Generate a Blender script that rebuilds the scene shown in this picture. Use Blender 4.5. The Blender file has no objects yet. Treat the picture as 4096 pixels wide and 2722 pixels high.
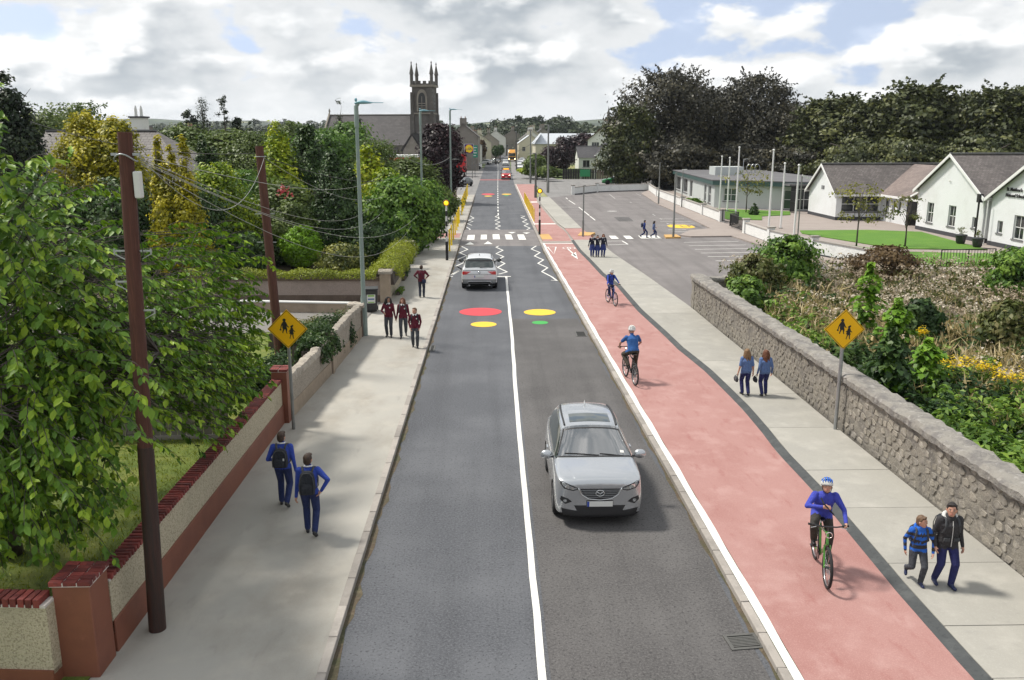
import bpy, bmesh, math, random
import numpy as np
from mathutils import Vector, Matrix, geometry
from mathutils.bvhtree import BVHTree
S = bpy.context.scene
C = S.collection
R = math.radians
# ------------------------------------------------------------------ camera
PW, PH, FPX, PITCH, YAW, CH = 4096., 2722., 3486., R(13.0), R(1.33), 7.4
cd = bpy.data.cameras.new('camera'); cam = bpy.data.objects.new('camera', cd); C.objects.link(cam)
cd.sensor_width = 36; cd.lens = 36*FPX/PW; cd.clip_start = .1; cd.clip_end = 9000
cam.location = (0, 0, CH); cam.rotation_euler = (R(90)-PITCH, 0, -YAW)
S.camera = cam
S.view_settings.view_transform = 'Standard'; S.view_settings.look = 'None'
S.view_settings.exposure = 1.12; S.view_settings.gamma = 1
S.view_settings.use_curve_mapping = False
# ------------------------------------------------------------------ sky and sun
SUN_EL, SUN_AZ = R(57), R(-66)          # azimuth from +Y towards +X
sd = bpy.data.lights.new('sun', 'SUN'); sun = bpy.data.objects.new('sun', sd); C.objects.link(sun)
sd.energy = 2.0; sd.angle = R(8); sd.color = (1, .95, .86)
sdir = Vector((math.sin(SUN_AZ)*math.cos(SUN_EL), math.cos(SUN_AZ)*math.cos(SUN_EL), math.sin(SUN_EL)))
sun.rotation_euler = (-sdir).to_track_quat('-Z', 'Y').to_euler(); sun.location = (0, 0, 60)
wd = bpy.data.worlds.new('World'); S.world = wd; wd.use_nodes = True
def sky():
    nt = wd.node_tree; N = nt.nodes; L = nt.links; N.clear()
    def n(t, **k):
        x = N.new(t)
        for a, b in k.items(): setattr(x, a, b)
        return x
    def math_(op, a, b=None, c=None, clamp=False):
        x = n('ShaderNodeMath', operation=op, use_clamp=clamp)
        for i, v in enumerate((a, b, c)):
            if v is None: continue
            if isinstance(v, (int, float)): x.inputs[i].default_value = v
            else: L.new(v, x.inputs[i])
        return x.outputs[0]
    def vm(op, a, b):
        x = n('ShaderNodeVectorMath', operation=op)
        for i, v in enumerate((a, b)):
            if isinstance(v, tuple): x.inputs[i].default_value = v
            else: L.new(v, x.inputs[i])
        return x.outputs[0]
    def noise(v, sc, det, rough, dist=0., lac=2.):
        x = n('ShaderNodeTexNoise'); L.new(v, x.inputs['Vector'])
        x.inputs['Scale'].default_value = sc; x.inputs['Detail'].default_value = det
        x.inputs['Roughness'].default_value = rough; x.inputs['Distortion'].default_value = dist
        return x.outputs[0]
    def step(v, a, b):
        x = n('ShaderNodeMapRange', interpolation_type='SMOOTHSTEP'); L.new(v, x.inputs[0])
        x.inputs[1].default_value = a; x.inputs[2].default_value = b; return x.outputs[0]
    def mix(f, a, b):
        x = n('ShaderNodeMix', data_type='RGBA')
        if isinstance(f, (int, float)): x.inputs[0].default_value = f
        else: L.new(f, x.inputs[0])
        for i, v in ((6, a), (7, b)):
            if isinstance(v, tuple): x.inputs[i].default_value = (*v, 1)
            else: L.new(v, x.inputs[i])
        return x.outputs[2]
    tc = n('ShaderNodeTexCoord'); d = tc.outputs['Generated']
    sx = n('ShaderNodeSeparateXYZ'); L.new(d, sx.inputs[0]); z = sx.outputs[2]
    p = vm('ADD', vm('MULTIPLY', d, (1, 1, 2.0)), SKY_OFF)
    def dens(v, det): return math_('ADD', math_('MULTIPLY', noise(v, 3.2, 2, .5), .52), math_('MULTIPLY', noise(v, 9, det, .53), .48))
    D = dens(p, 7); D2 = dens(vm('ADD', p, (-.012, 0, .04)), 4)
    cover = step(D, .40, .44)
    lit = step(math_('SUBTRACT', D, D2), -.015, .095)
    thick = step(D, .44, .58)
    body = mix(thick, (.40, .408, .412), (.22, .243, .262))
    col = mix(lit, body, (.54, .54, .535))
    col = mix(math_('MULTIPLY', step(z, .075, .005), .75), col, (.455, .465, .468))
    st = n('ShaderNodeTexSky', sky_type='NISHITA'); st.sun_disc = False
    st.sun_elevation = SUN_EL; st.sun_rotation = SUN_AZ; st.altitude = 80; st.air_density = 1; st.dust_density = 1.2; st.ozone_density = .2
    nv = n('ShaderNodeVectorMath', operation='NORMALIZE'); L.new(vm('ADD', d, (0, 0, .4)), nv.inputs[0]); L.new(nv.outputs[0], st.inputs[0])
    b1 = n('ShaderNodeBackground'); L.new(st.outputs[0], b1.inputs[0]); b1.inputs[1].default_value = .10
    b2 = n('ShaderNodeBackground'); L.new(col, b2.inputs[0]); b2.inputs[1].default_value = CLOUD_STRENGTH
    mx = n('ShaderNodeMixShader'); L.new(math_('ADD', math_('MULTIPLY', cover, .58), .40), mx.inputs[0]); L.new(b1.outputs[0], mx.inputs[1]); L.new(b2.outputs[0], mx.inputs[2])
    out = n('ShaderNodeOutputWorld'); L.new(mx.outputs[0], out.inputs[0])
SKY_OFF = (1.4, 5.7, 3.3); CLOUD_STRENGTH = 1.0
sky()
# ------------------------------------------------------------------ picture <-> place
_cp, _sp, _cs, _ss = math.cos(PITCH), math.sin(PITCH), math.cos(YAW), math.sin(YAW)
FW = Vector((_ss*_cp, _cs*_cp, -_sp)); RT = Vector((_cs, -_ss, 0)); UP = Vector((_ss*_sp, _cs*_sp, _cp))
def ray(x, y): return FW + RT*((x-PW/2)/FPX) - UP*((y-PH/2)/FPX)
def G(x, y, z=0.):                       # where a pixel of the ground lies
    d = ray(x, y); t = (z-CH)/d.z; return Vector((d.x*t, d.y*t, z))
def at(x, y, Y):
    d = ray(x, y); t = Y/d.y; return Vector((d.x*t, Y, CH+d.z*t))
OV = 1.7363
def Go(x, y, z=0.): return G(x*OV, y*OV, z)
def ato(x, y, Y): return at(x*OV, y*OV, Y)
# ------------------------------------------------------------------ materials
def _nodes(name):
    m = bpy.data.materials.new(name); m.use_nodes = True; nt = m.node_tree; nt.nodes.clear()
    def n(t, **k):
        x = nt.nodes.new(t)
        for a, b in k.items(): setattr(x, a, b)
        return x
    def lk(a, b): nt.links.new(a, b)
    out = n('ShaderNodeOutputMaterial'); p = n('ShaderNodeBsdfPrincipled'); lk(p.outputs[0], out.inputs[0])
    return m, n, lk, p, out
def _mix(n, lk, f, a, b, bt='MIX'):
    x = n('ShaderNodeMix', data_type='RGBA', blend_type=bt)
    if isinstance(f, (int, float)): x.inputs[0].default_value = f
    else: lk(f, x.inputs[0])
    for i, v in ((6, a), (7, b)):
        if isinstance(v, (tuple, list)): x.inputs[i].default_value = (*v[:3], 1)
        else: lk(v, x.inputs[i])
    return x.outputs[2]
def _rng(n, lk, v, a, b, c=0., d=1.):
    x = n('ShaderNodeMapRange', interpolation_type='SMOOTHSTEP'); lk(v, x.inputs[0])
    for i, q in enumerate((a, b, c, d)): x.inputs[i+1].default_value = q
    return x.outputs[0]
def _noise(n, lk, vec, sc, det=4, rough=.55, dist=0.):
    x = n('ShaderNodeTexNoise'); lk(vec, x.inputs['Vector'])
    for k, v in (('Scale', sc), ('Detail', det), ('Roughness', rough), ('Distortion', dist)): x.inputs[k].default_value = v
    return x.outputs[0]
def _scaled(n, lk, vec, s):
    x = n('ShaderNodeVectorMath', operation='MULTIPLY'); lk(vec, x.inputs[0]); x.inputs[1].default_value = s; return x.outputs[0]
MATS = {}
def mat(name, col, rough=.8, metal=0., spec=.5, layers=(), bump=None, rand=0., coat=0., emit=None, world=True, trans=0., bump2=None):
    """layers: (colour, noise scale, lo, hi, amount[, stretch]) mixed over the base colour"""
    m, n, lk, p, out = _nodes(name)
    tc = n('ShaderNodeNewGeometry').outputs['Position'] if world else n('ShaderNodeTexCoord').outputs['Object']
    c = None
    for ly in layers:
        cc, sc, lo, hi, am = ly[:5]
        v = tc if len(ly) < 6 else _scaled(n, lk, tc, ly[5])
        f = _rng(n, lk, _noise(n, lk, v, sc, 6, .6), lo, hi, 0, am)
        c = _mix(n, lk, f, col if c is None else c, cc)
    if rand:
        oi = n('ShaderNodeObjectInfo').outputs['Random']
        hs = n('ShaderNodeHueSaturation')
        if c is None: hs.inputs['Color'].default_value = (*col, 1)
        else: lk(c, hs.inputs['Color'])
        lk(_rng(n, lk, oi, 0, 1, 1-rand, 1+rand), hs.inputs['Value'])
        c = hs.outputs[0]
    if c is None: p.inputs['Base Color'].default_value = (*col, 1)
    else: lk(c, p.inputs['Base Color'])
    p.inputs['Roughness'].default_value = rough; p.inputs['Metallic'].default_value = metal
    p.inputs['Specular IOR Level'].default_value = spec; p.inputs['Coat Weight'].default_value = coat
    p.inputs['Coat Roughness'].default_value = .05; p.inputs['Transmission Weight'].default_value = trans
    if emit: p.inputs['Emission Color'].default_value = (*emit[0], 1); p.inputs['Emission Strength'].default_value = emit[1]
    nrm = None
    for bp in (bump, bump2):
        if not bp: continue
        b = n('ShaderNodeBump'); b.inputs['Strength'].default_value = bp[1]; b.inputs['Distance'].default_value = bp[2] if len(bp) > 2 else .01
        v = tc if len(bp) < 4 else _scaled(n, lk, tc, bp[3])
        lk(_noise(n, lk, v, bp[0], 5, .6), b.inputs['Height'])
        if nrm is not None: lk(nrm, b.inputs['Normal'])
        nrm = b.outputs[0]
    if nrm is not None: lk(nrm, p.inputs['Normal'])
    MATS[name] = m; return m
def leafmat(name, dark, mid, light, transl=.3, rough=.5):
    m, n, lk, p, out = _nodes(name)
    a = n('ShaderNodeAttribute', attribute_name='var').outputs['Fac']
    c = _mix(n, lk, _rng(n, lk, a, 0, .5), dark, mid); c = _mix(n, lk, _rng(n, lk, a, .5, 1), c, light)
    lk(c, p.inputs['Base Color']); p.inputs['Roughness'].default_value = rough; p.inputs['Specular IOR Level'].default_value = .35
    t = n('ShaderNodeBsdfTranslucent'); lk(c, t.inputs[0])
    mx = n('ShaderNodeMixShader'); mx.inputs[0].default_value = transl; lk(p.outputs[0], mx.inputs[1]); lk(t.outputs[0], mx.inputs[2]); lk(mx.outputs[0], out.inputs[0])
    MATS[name] = m; return m
def plain(name, col, rough=.6, **k): return mat(name, col, rough, **k)
# ------------------------------------------------------------------ objects
def tag(o, label=None, cat=None, group=None, kind=None):
    if label: o['label'] = label
    if cat: o['category'] = cat
    if group: o['group'] = group
    if kind: o['kind'] = kind
    return o
def empty(name, loc=(0, 0, 0), rz=0., label=None, cat=None, group=None, parent=None):
    o = bpy.data.objects.new(name, None); C.objects.link(o); o.location = loc; o.rotation_euler = (0, 0, rz); o.empty_display_size = .2
    if parent: o.parent = parent
    return tag(o, label, cat, group)
def link(name, me, parent=None, loc=None, rot=None):
    o = bpy.data.objects.new(name, me); C.objects.link(o)
    if parent: o.parent = parent
    if loc is not None: o.location = loc
    if rot is not None: o.rotation_euler = rot
    return o
def copy_tree(o, parent=None):
    c = o.copy(); C.objects.link(c); c.parent = parent
    for ch in list(o.children): copy_tree(ch, c)
    return c
class MB:
    def __init__(s): s.v = []; s.f = []; s.m = []
    def add(s, vs, fs, mi=0):
        b = len(s.v); s.v += [tuple(p) for p in vs]; s.f += [tuple(i+b for i in q) for q in fs]; s.m += [mi]*len(fs); return s
    def box(s, x0, x1, y0, y1, z0, z1, mi=0):
        return s.add([(x0, y0, z0), (x1, y0, z0), (x1, y1, z0), (x0, y1, z0), (x0, y0, z1), (x1, y0, z1), (x1, y1, z1), (x0, y1, z1)],
                     [(3, 2, 1, 0), (4, 5, 6, 7), (0, 1, 5, 4), (1, 2, 6, 5), (2, 3, 7, 6), (3, 0, 4, 7)], mi)
    def obox(s, c, size, M=None, mi=0, rz=None):
        if rz is not None: M = Matrix.Rotation(rz, 3, 'Z')
        M = M or Matrix.Identity(3); a, b, d = [q/2 for q in size]; c = Vector(c)
        vs = [c+M @ Vector(q) for q in ((-a, -b, -d), (a, -b, -d), (a, b, -d), (-a, b, -d), (-a, -b, d), (a, -b, d), (a, b, d), (-a, b, d))]
        return s.add(vs, [(3, 2, 1, 0), (4, 5, 6, 7), (0, 1, 5, 4), (1, 2, 6, 5), (2, 3, 7, 6), (3, 0, 4, 7)], mi)
    def bar(s, p0, p1, w, h=None, mi=0, up=(0, 0, 1)):
        p0 = Vector(p0); p1 = Vector(p1); h = h or w; y = (p1-p0); l = y.length; y = y/l; u = Vector(up)
        if abs(y.dot(u)) > .98: u = Vector((1, 0, 0))
        x = y.cross(u).normalized(); z = x.cross(y); M = Matrix((x, y, z)).transposed()
        return s.obox((p0+p1)/2, (w, l, h), M, mi)
    def prism(s, poly, z0, z1, mi=0, bottom=True):
        n = len(poly); vs = [(p[0], p[1], z0) for p in poly]+[(p[0], p[1], z1) for p in poly]
        fs = [tuple(range(n, 2*n))]+[(i, (i+1) % n, (i+1) % n+n, i+n) for i in range(n)]
        if bottom: fs.append(tuple(range(n-1, -1, -1)))
        return s.add(vs, fs, mi)
    def tri_prism(s, a, b, c, off, mi=0):
        off = Vector(off); p = [Vector(q) for q in (a, b, c)]; q = [x+off for x in p]
        return s.add(p+q, [(0, 1, 2), (5, 4, 3), (0, 3, 4, 1), (1, 4, 5, 2), (2, 5, 3, 0)], mi)
    def extr(s, pts, off, mi=0):
        off = Vector(off); p = [Vector(q) for q in pts]; n = len(p)
        return s.add(p+[x+off for x in p], [tuple(range(n-1, -1, -1)), tuple(range(n, 2*n))]+[(i, (i+1) % n, (i+1) % n+n, i+n) for i in range(n)], mi)
    def quad(s, a, b, c, d, mi=0): return s.add([a, b, c, d], [(0, 1, 2, 3)], mi)
    def tube(s, pts, rad, n=8, mi=0, caps=True, flat=1.):
        pts = [Vector(p) for p in pts]; m = len(pts)
        rad = [rad]*m if isinstance(rad, (int, float)) else rad
        t = [(pts[min(i+1, m-1)]-pts[max(i-1, 0)]).normalized() for i in range(m)]
        u = Vector((0, 0, 1)) if abs(t[0].z) < .9 else Vector((0, 1, 0))
        vs = []
        for i in range(m):
            x = u.cross(t[i])
            if x.length < 1e-4: x = Vector((1, 0, 0)).cross(t[i])
            x.normalize(); u = t[i].cross(x)
            for k in range(n):
                a = 2*math.pi*k/n; vs.append(pts[i]+(x*math.cos(a)+u*math.sin(a)*flat)*rad[i])
        fs = [(i*n+k, i*n+(k+1) % n, (i+1)*n+(k+1) % n, (i+1)*n+k) for i in range(m-1) for k in range(n)]
        if caps: fs += [tuple(range(n-1, -1, -1)), tuple(range((m-1)*n, m*n))]
        return s.add(vs, fs, mi)
    def lathe(s, prof, n=16, c=(0, 0, 0), mi=0, sx=1., sy=1., ph=0.):
        m = len(prof); vs = [(c[0]+r*sx*math.cos(2*math.pi*k/n+ph), c[1]+r*sy*math.sin(2*math.pi*k/n+ph), c[2]+z) for r, z in prof for k in range(n)]
        fs = [(i*n+k, i*n+(k+1) % n, (i+1)*n+(k+1) % n, (i+1)*n+k) for i in range(m-1) for k in range(n)]
        if prof[0][0] > 1e-4: fs.append(tuple(range(n-1, -1, -1)))
        if prof[-1][0] > 1e-4: fs.append(tuple(range((m-1)*n, m*n)))
        return s.add(vs, fs, mi)
    def ell(s, c, r, nu=12, nv=8, M=None, mi=0):
        c = Vector(c); M = M or Matrix.Identity(3); vs = []
        for j in range(nv+1):
            th = math.pi*j/nv
            for k in range(nu):
                a = 2*math.pi*k/nu
                vs.append(c+M @ Vector((r[0]*math.sin(th)*math.cos(a), r[1]*math.sin(th)*math.sin(a), r[2]*math.cos(th))))
        fs = [((j+1)*nu+k, (j+1)*nu+(k+1) % nu, j*nu+(k+1) % nu, j*nu+k) for j in range(nv) for k in range(nu)]
        return s.add(vs, fs, mi)
    def loft(s, rings, mi=0, caps=True):
        n = len(rings[0]); m = len(rings); vs = [p for r in rings for p in r]
        fs = [(i*n+k, i*n+(k+1) % n, (i+1)*n+(k+1) % n, (i+1)*n+k) for i in range(m-1) for k in range(n)]
        if caps: fs += [tuple(range(n-1, -1, -1)), tuple(range((m-1)*n, m*n))]
        return s.add(vs, fs, mi)
    def mesh(s, name, mats, smooth=False, angle=None):
        me = bpy.data.meshes.new(name); me.from_pydata(s.v, [], s.f)
        for x in (mats if isinstance(mats, (list, tuple)) else [mats]): me.materials.append(MATS[x] if isinstance(x, str) else x)
        if any(s.m): me.polygons.foreach_set('material_index', s.m)
        if smooth or angle:
            me.polygons.foreach_set('use_smooth', [True]*len(s.f))
            if angle: me.set_sharp_from_angle(angle=R(angle))
        me.validate(); me.update(); return me
    def build(s, name, mats, parent=None, smooth=False, angle=None, bevel=0., loc=None, rot=None):
        o = link(name, s.mesh(name, mats, smooth, angle), parent, loc, rot)
        if bevel:
            b = o.modifiers.new('bevel', 'BEVEL'); b.width = bevel; b.segments = 2; b.limit_method = 'ANGLE'; b.angle_limit = R(40)
        return o
TMP = bpy.data.scenes.new('workbench')
def evaluated(o, drop=True):
    us = [o]+[m.object for m in o.modifiers if m.type == 'BOOLEAN']
    for q in us: C.objects.unlink(q); TMP.collection.objects.link(q)
    with bpy.context.temp_override(scene=TMP, view_layer=TMP.view_layers[0]): dg = bpy.context.evaluated_depsgraph_get()
    dg.update(); me = bpy.data.meshes.new_from_object(o.evaluated_get(dg), depsgraph=dg)
    for q in us[1:]: TMP.collection.objects.unlink(q); C.objects.link(q)
    if drop:
        old = o.data; bpy.data.objects.remove(o)
        if old.users == 0: bpy.data.meshes.remove(old)
    return me
def lerp_tab(tab, y):
    if y <= tab[0][0]: return tab[0][1]
    for (a, p), (b, q) in zip(tab, tab[1:]):
        if y <= b: return p+(q-p)*(y-a)/(b-a)
    return tab[-1][1]
def npmesh(name, V, Fc, mats, var=None, smooth=False):
    """V (n,3) array, Fc (k, 3 or 4) array of faces, var per vertex"""
    me = bpy.data.meshes.new(name); V = np.asarray(V, np.float32); Fc = np.asarray(Fc, np.int32); k = Fc.shape[1]
    me.vertices.add(len(V)); me.vertices.foreach_set('co', V.ravel())
    me.loops.add(Fc.size); me.loops.foreach_set('vertex_index', Fc.ravel())
    me.polygons.add(len(Fc)); me.polygons.foreach_set('loop_start', np.arange(0, Fc.size, k, dtype=np.int32))
    if smooth: me.polygons.foreach_set('use_smooth', np.ones(len(Fc), bool))
    me.update(calc_edges=True)
    if var is not None:
        a = me.attributes.new('var', 'FLOAT', 'POINT'); a.data.foreach_set('value', np.asarray(var, np.float32))
    for x in (mats if isinstance(mats, (list, tuple)) else [mats]): me.materials.append(MATS[x] if isinstance(x, str) else x)
    return me
def unit(a): return a/np.maximum(np.linalg.norm(a, axis=-1, keepdims=True), 1e-6)
def leaves(rng, c, nrm, size, var, aspect=.55, tdir=None, fold=.18, fine=False):
    """leaf-shaped faces at c with normals nrm: returns verts, faces, var"""
    n = len(c); nrm = unit(nrm)
    t = rng.normal(size=(n, 3)) if tdir is None else tdir
    t = unit(t-nrm*np.sum(t*nrm, 1, keepdims=True)); b = np.cross(nrm, t)
    s = np.asarray(size)[:, None]*np.ones((n, 1)); w = s*aspect
    if fine:
        mid = c-nrm*s*.1; base = c-t*s*.5; tip = c+t*s*.5-nrm*s*.12
        V = np.stack([base, c-t*s*.12+b*w*.5, c+t*s*.2+b*w*.42, tip, c+t*s*.2-b*w*.42, c-t*s*.12-b*w*.5, mid], 1)
        Fc = np.array([[0, 6, 1], [1, 6, 2], [2, 6, 3], [3, 6, 4], [4, 6, 5], [5, 6, 0]])
    else:
        V = np.stack([c-t*s*.5, c+b*w*.5+nrm*s*fold, c+t*s*.5, c-b*w*.5+nrm*s*fold], 1); Fc = np.array([[0, 1, 2, 3]])
    k = V.shape[1]; Fa = (Fc[None]+(np.arange(n)*k)[:, None, None]).reshape(-1, Fc.shape[1])
    return V.reshape(-1, 3), Fa, np.repeat(var, k)
def put(o, label, cat, group=None, kind=None): return tag(o, label, cat, group, kind)
# ------------------------------------------------------------------ surfaces of the setting
def asphalt(name, base, light, dark, speck=.5):
    m, n, lk, p, out = _nodes(name)
    tc = n('ShaderNodeNewGeometry').outputs['Position']
    c = _mix(n, lk, _rng(n, lk, _noise(n, lk, tc, .35, 4, .6), .35, .7, 0, .7), base, light)
    c = _mix(n, lk, _rng(n, lk, _noise(n, lk, _scaled(n, lk, tc, (1.1, .05, 1)), 1.3, 3, .5), .44, .72, 0, .5), c, dark)
    c = _mix(n, lk, _rng(n, lk, _noise(n, lk, tc, 26, 3, .75), .42, .68, 0, speck), c, light)
    c = _mix(n, lk, _rng(n, lk, _noise(n, lk, tc, 21, 2, .7), .56, .66, 0, speck), c, dark)
    v = n('ShaderNodeTexVoronoi'); lk(tc, v.inputs['Vector']); v.inputs['Scale'].default_value = 16
    c = _mix(n, lk, _rng(n, lk, v.outputs['Distance'], .06, .03, 0, .5), c, tuple(q*1.6 for q in light))
    c = _mix(n, lk, _rng(n, lk, _noise(n, lk, tc, 1.1, 8, .7, .5), .60, .76, 0, .45), c, dark)
    lk(c, p.inputs['Base Color']); p.inputs['Roughness'].default_value = .82; p.inputs['Specular IOR Level'].default_value = .35
    b = n('ShaderNodeBump'); b.inputs['Strength'].default_value = .5; b.inputs['Distance'].default_value = .006
    lk(_noise(n, lk, tc, 60, 3, .7), b.inputs['Height']); lk(b.outputs[0], p.inputs['Normal']); MATS[name] = m
asphalt('asphalt', (.080, .084, .095), (.140, .145, .158), (.044, .046, .053), .8)
asphalt('asphalt_dark', (.080, .076, .076), (.14, .134, .132), (.04, .038, .039), .8)
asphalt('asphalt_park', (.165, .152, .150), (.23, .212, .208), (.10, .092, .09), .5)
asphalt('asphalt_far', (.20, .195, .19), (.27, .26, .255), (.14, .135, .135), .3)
mat('concrete', (.335, .322, .288), .9, layers=[((.30, .29, .265), .55, .42, .72, .7), ((.44, .42, .38), 1.7, .45, .75, .55), ((.24, .235, .22), 3.2, .56, .8, .45), ((.50, .49, .46), 40, .5, .75, .3), ((.2, .195, .18), .9, .60, .74, .35, (1, .4, 1))], bump=(30, .25, .004), rand=.05)
mat('pavement_left', (.37, .355, .32), .9, layers=[((.265, .24, .20), .5, .44, .70, .7, (1, .55, 1)), ((.43, .40, .35), 1.4, .45, .75, .6), ((.22, .21, .19), 2.4, .58, .8, .45, (1.6, .5, 1)), ((.47, .455, .42), 45, .5, .75, .3)], bump=(28, .3, .005))
mat('track_red', (.355, .19, .172), .88, layers=[((.30, .14, .124), .55, .44, .68, .75, (1.3, .7, 1)), ((.43, .265, .243), 1.6, .46, .72, .6), ((.27, .10, .088), 2.6, .54, .76, .6, (1.6, .5, 1)), ((.60, .36, .33), 48, .45, .75, .35), ((.25, .11, .1), 9, .70, .8, .5)], bump=(45, .3, .004))
mat('kerb', (.34, .31, .28), .9, layers=[((.24, .22, .2), 2.2, .42, .7, .7), ((.42, .39, .36), 12, .5, .75, .5), ((.17, .15, .14), 4, .6, .78, .6)], bump=(20, .4, .006), rand=.14)
mat('kerb_dark', (.055, .06, .062), .85, layers=[((.10, .105, .105), 3, .45, .75, .7), ((.03, .032, .035), 14, .5, .7, .6)], bump=(18, .5, .006))
mat('paint_white', (.74, .73, .69), .65, layers=[((.42, .41, .39), 9, .58, .70, .75), ((.55, .54, .5), 1.6, .5, .75, .5), ((.3, .29, .28), 26, .64, .72, .6)], bump=(30, .2, .003))
mat('paint_worn', (.50, .49, .47), .75, layers=[((.24, .23, .23), 3, .45, .65, .85), ((.2, .19, .19), 14, .52, .66, .7)])
mat('paint_red', (.62, .05, .065), .7, layers=[((.5, .06, .07), 8, .5, .75, .6), ((.3, .08, .08), 30, .64, .74, .5)])
mat('paint_redline', (.33, .09, .085), .8, layers=[((.2, .1, .1), 3, .45, .7, .7)])
mat('paint_yellow', (.80, .50, .035), .7, layers=[((.66, .42, .06), 8, .5, .75, .6), ((.45, .33, .12), 30, .64, .74, .5)])
mat('paint_green', (.045, .36, .07), .7, layers=[((.08, .28, .08), 8, .5, .75, .6)])
mat('buff', (.56, .34, .12), .85, layers=[((.45, .27, .1), 3, .45, .7, .6)], bump=(25, .4, .006))
mat('grass', (.12, .17, .022), .9, layers=[((.23, .24, .05), .7, .42, .68, .8), ((.07, .12, .015), 2.3, .45, .7, .7), ((.30, .27, .08), 4.5, .58, .78, .6), ((.05, .09, .012), 26, .5, .68, .6), ((.20, .26, .04), 60, .5, .7, .5)], bump=(60, 1., .03), bump2=(14, .6, .03))
mat('lawn', (.085, .20, .014), .9, layers=[((.13, .25, .02), .6, .42, .7, .7), ((.06, .17, .01), 9, .45, .72, .6), ((.05, .13, .01), 40, .5, .7, .5)], bump=(50, .8, .02))
mat('field', (.13, .17, .06), .95, layers=[((.32, .30, .13), .012, .5, .6, .9), ((.07, .11, .04), .03, .5, .62, .9)])
mat('soil', (.10, .075, .05), .95, layers=[((.06, .07, .03), 2, .4, .7, .8), ((.17, .14, .09), 7, .5, .7, .6)], bump=(12, .8, .05))
mat('gravel', (.20, .19, .175), .95, layers=[((.16, .15, .14), 14, .45, .65, .7), ((.32, .31, .29), 22, .55, .7, .7)], bump=(24, 1., .03))
mat('path', (.31, .265, .24), .9, layers=[((.25, .21, .19), .6, .42, .7, .6), ((.38, .33, .3), 14, .5, .75, .4)], bump=(30, .3, .005))
def sheet(name, poly, z, m, parent=None, kind='structure', thick=0.):
    b = MB()
    if thick: b.prism(poly, z-thick, z)
    else: b.add([(p[0], p[1], z) for p in poly], [tuple(range(len(poly)))])
    o = b.build(name, m, parent)
    if not parent: o['kind'] = kind
    return o
def strip(name, left, right, ys, z, m, parent=None, zr=None):
    """a sheet between two edges given as functions of Y"""
    b = MB(); zr = z if zr is None else zr
    zf = (lambda y: z) if not callable(z) else z; zg = (lambda y: zr) if not callable(zr) else zr
    vs = []
    for y in ys: vs += [(left(y), y, zf(y)), (right(y), y, zg(y))]
    b.add(vs, [(2*i, 2*i+1, 2*i+3, 2*i+2) for i in range(len(ys)-1)])
    o = b.build(name, m, parent)
    if not parent: o['kind'] = 'structure'
    return o
PZ, TZ, CZ = .11, .10, .16               # left pavement, cycle track, concrete footway
# edges as tables of (Y, X) read off the photograph's ground plane
LK = [(-20, -2.36), (60, -2.32), (134, -2.17), (200, -2.0), (273, -1.73), (330, -.6), (420, 3.5), (520, 10)]
RK = [(-20, 4.03), (11.6, 4.01), (18, 3.95), (25.5, 3.85), (35.5, 3.75), (58, 3.49), (85, 3.54), (144, 3.78), (200, 4.5), (273, 5.6), (330, 7.2), (420, 11.5), (520, 18)]
def pxtab(pts, z): return sorted((lambda g: (g.y, g.x))(G(x, y, z)) for x, y in pts)
_tr = pxtab([(3900, 2722), (3831, 2647), (3584, 2365), (3478, 2235), (3269, 1982), (3098, 1800), (3068, 1755), (2966, 1633), (2885, 1551), (2813, 1480), (2711, 1398), (2650, 1337), (2550, 1245), (2464, 1143), (2405, 1102), (2354, 1046), (2313, 1005), (2285, 965)], TZ)
TRK = [(-20, _tr[0][1])]+_tr+[(70, 6.0), (77, 5.6), (104, 5.4), (125, 6.2), (146, 7.3)]
FWR = [(-20, 9.0), (13.4, 8.98), (20, 8.86), (37.7, 8.78), (47, 8.4), (56, 7.9), (72.5, 7.5), (113, 7.4)]
lk_, rk_, tr_, fw_ = (lambda y: lerp_tab(LK, y)), (lambda y: lerp_tab(RK, y)), (lambda y: lerp_tab(TRK, y)), (lambda y: lerp_tab(FWR, y))
def rngy(a, b, st=2.): return list(np.arange(a, b, st))+[b]

# ------------------------------------------------------------------ ground, road, footways
sheet('ground', [(-3500, -60), (3500, -60), (3500, 6000), (-3500, 6000)], -.06, 'field')
road = strip('road', lk_, rk_, rngy(-15, 520, 4), 0., 'asphalt')
# darker resurfaced lane on the right of the centre line
strip('resurfaced_lane', lambda y: .80, lambda y: rk_(y)-.02-.12*abs(math.sin(y*1.7)), rngy(-15, 36, 1.5), .003, 'asphalt_dark', road)
# raised table at the crossing
strip('raised_table', lambda y: lk_(y)+.02, lambda y: rk_(y)-.02, [61.6, 62.6, 72, 73], lambda y: .004 if y < 62 or y > 72.5 else .05, 'asphalt_park', road, lambda y: .004 if y < 62 or y > 72.5 else .05)
pl = strip('pavement', lambda y: -7.6 if 33 < y < 40 else -5.6, lambda y: lk_(y)-.13, [-15, 33, 33.01, 39.9, 40]+rngy(44, 118, 4), PZ, 'pavement_left'); pl.name = 'left_pavement'
strip('track_crossing', lambda y: -5.4, lambda y: lk_(y)-.14, [66, 69.2], PZ+.004, 'track_red', pl)
ct = strip('cycle_track', lambda y: rk_(y)+.29, tr_, rngy(-15, 62.6, 1.5), TZ, 'track_red')
ct2 = strip('cycle_track', lambda y: rk_(y)+.24, tr_, rngy(62.7, 146, 3), TZ, 'track_red')
# the dark sloping kerb between the track and the footway
strip('dark_kerb', tr_, lambda y: tr_(y)+.20, rngy(-15, 64, 1.), TZ+.002, 'kerb_dark', None, CZ+.002)
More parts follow.
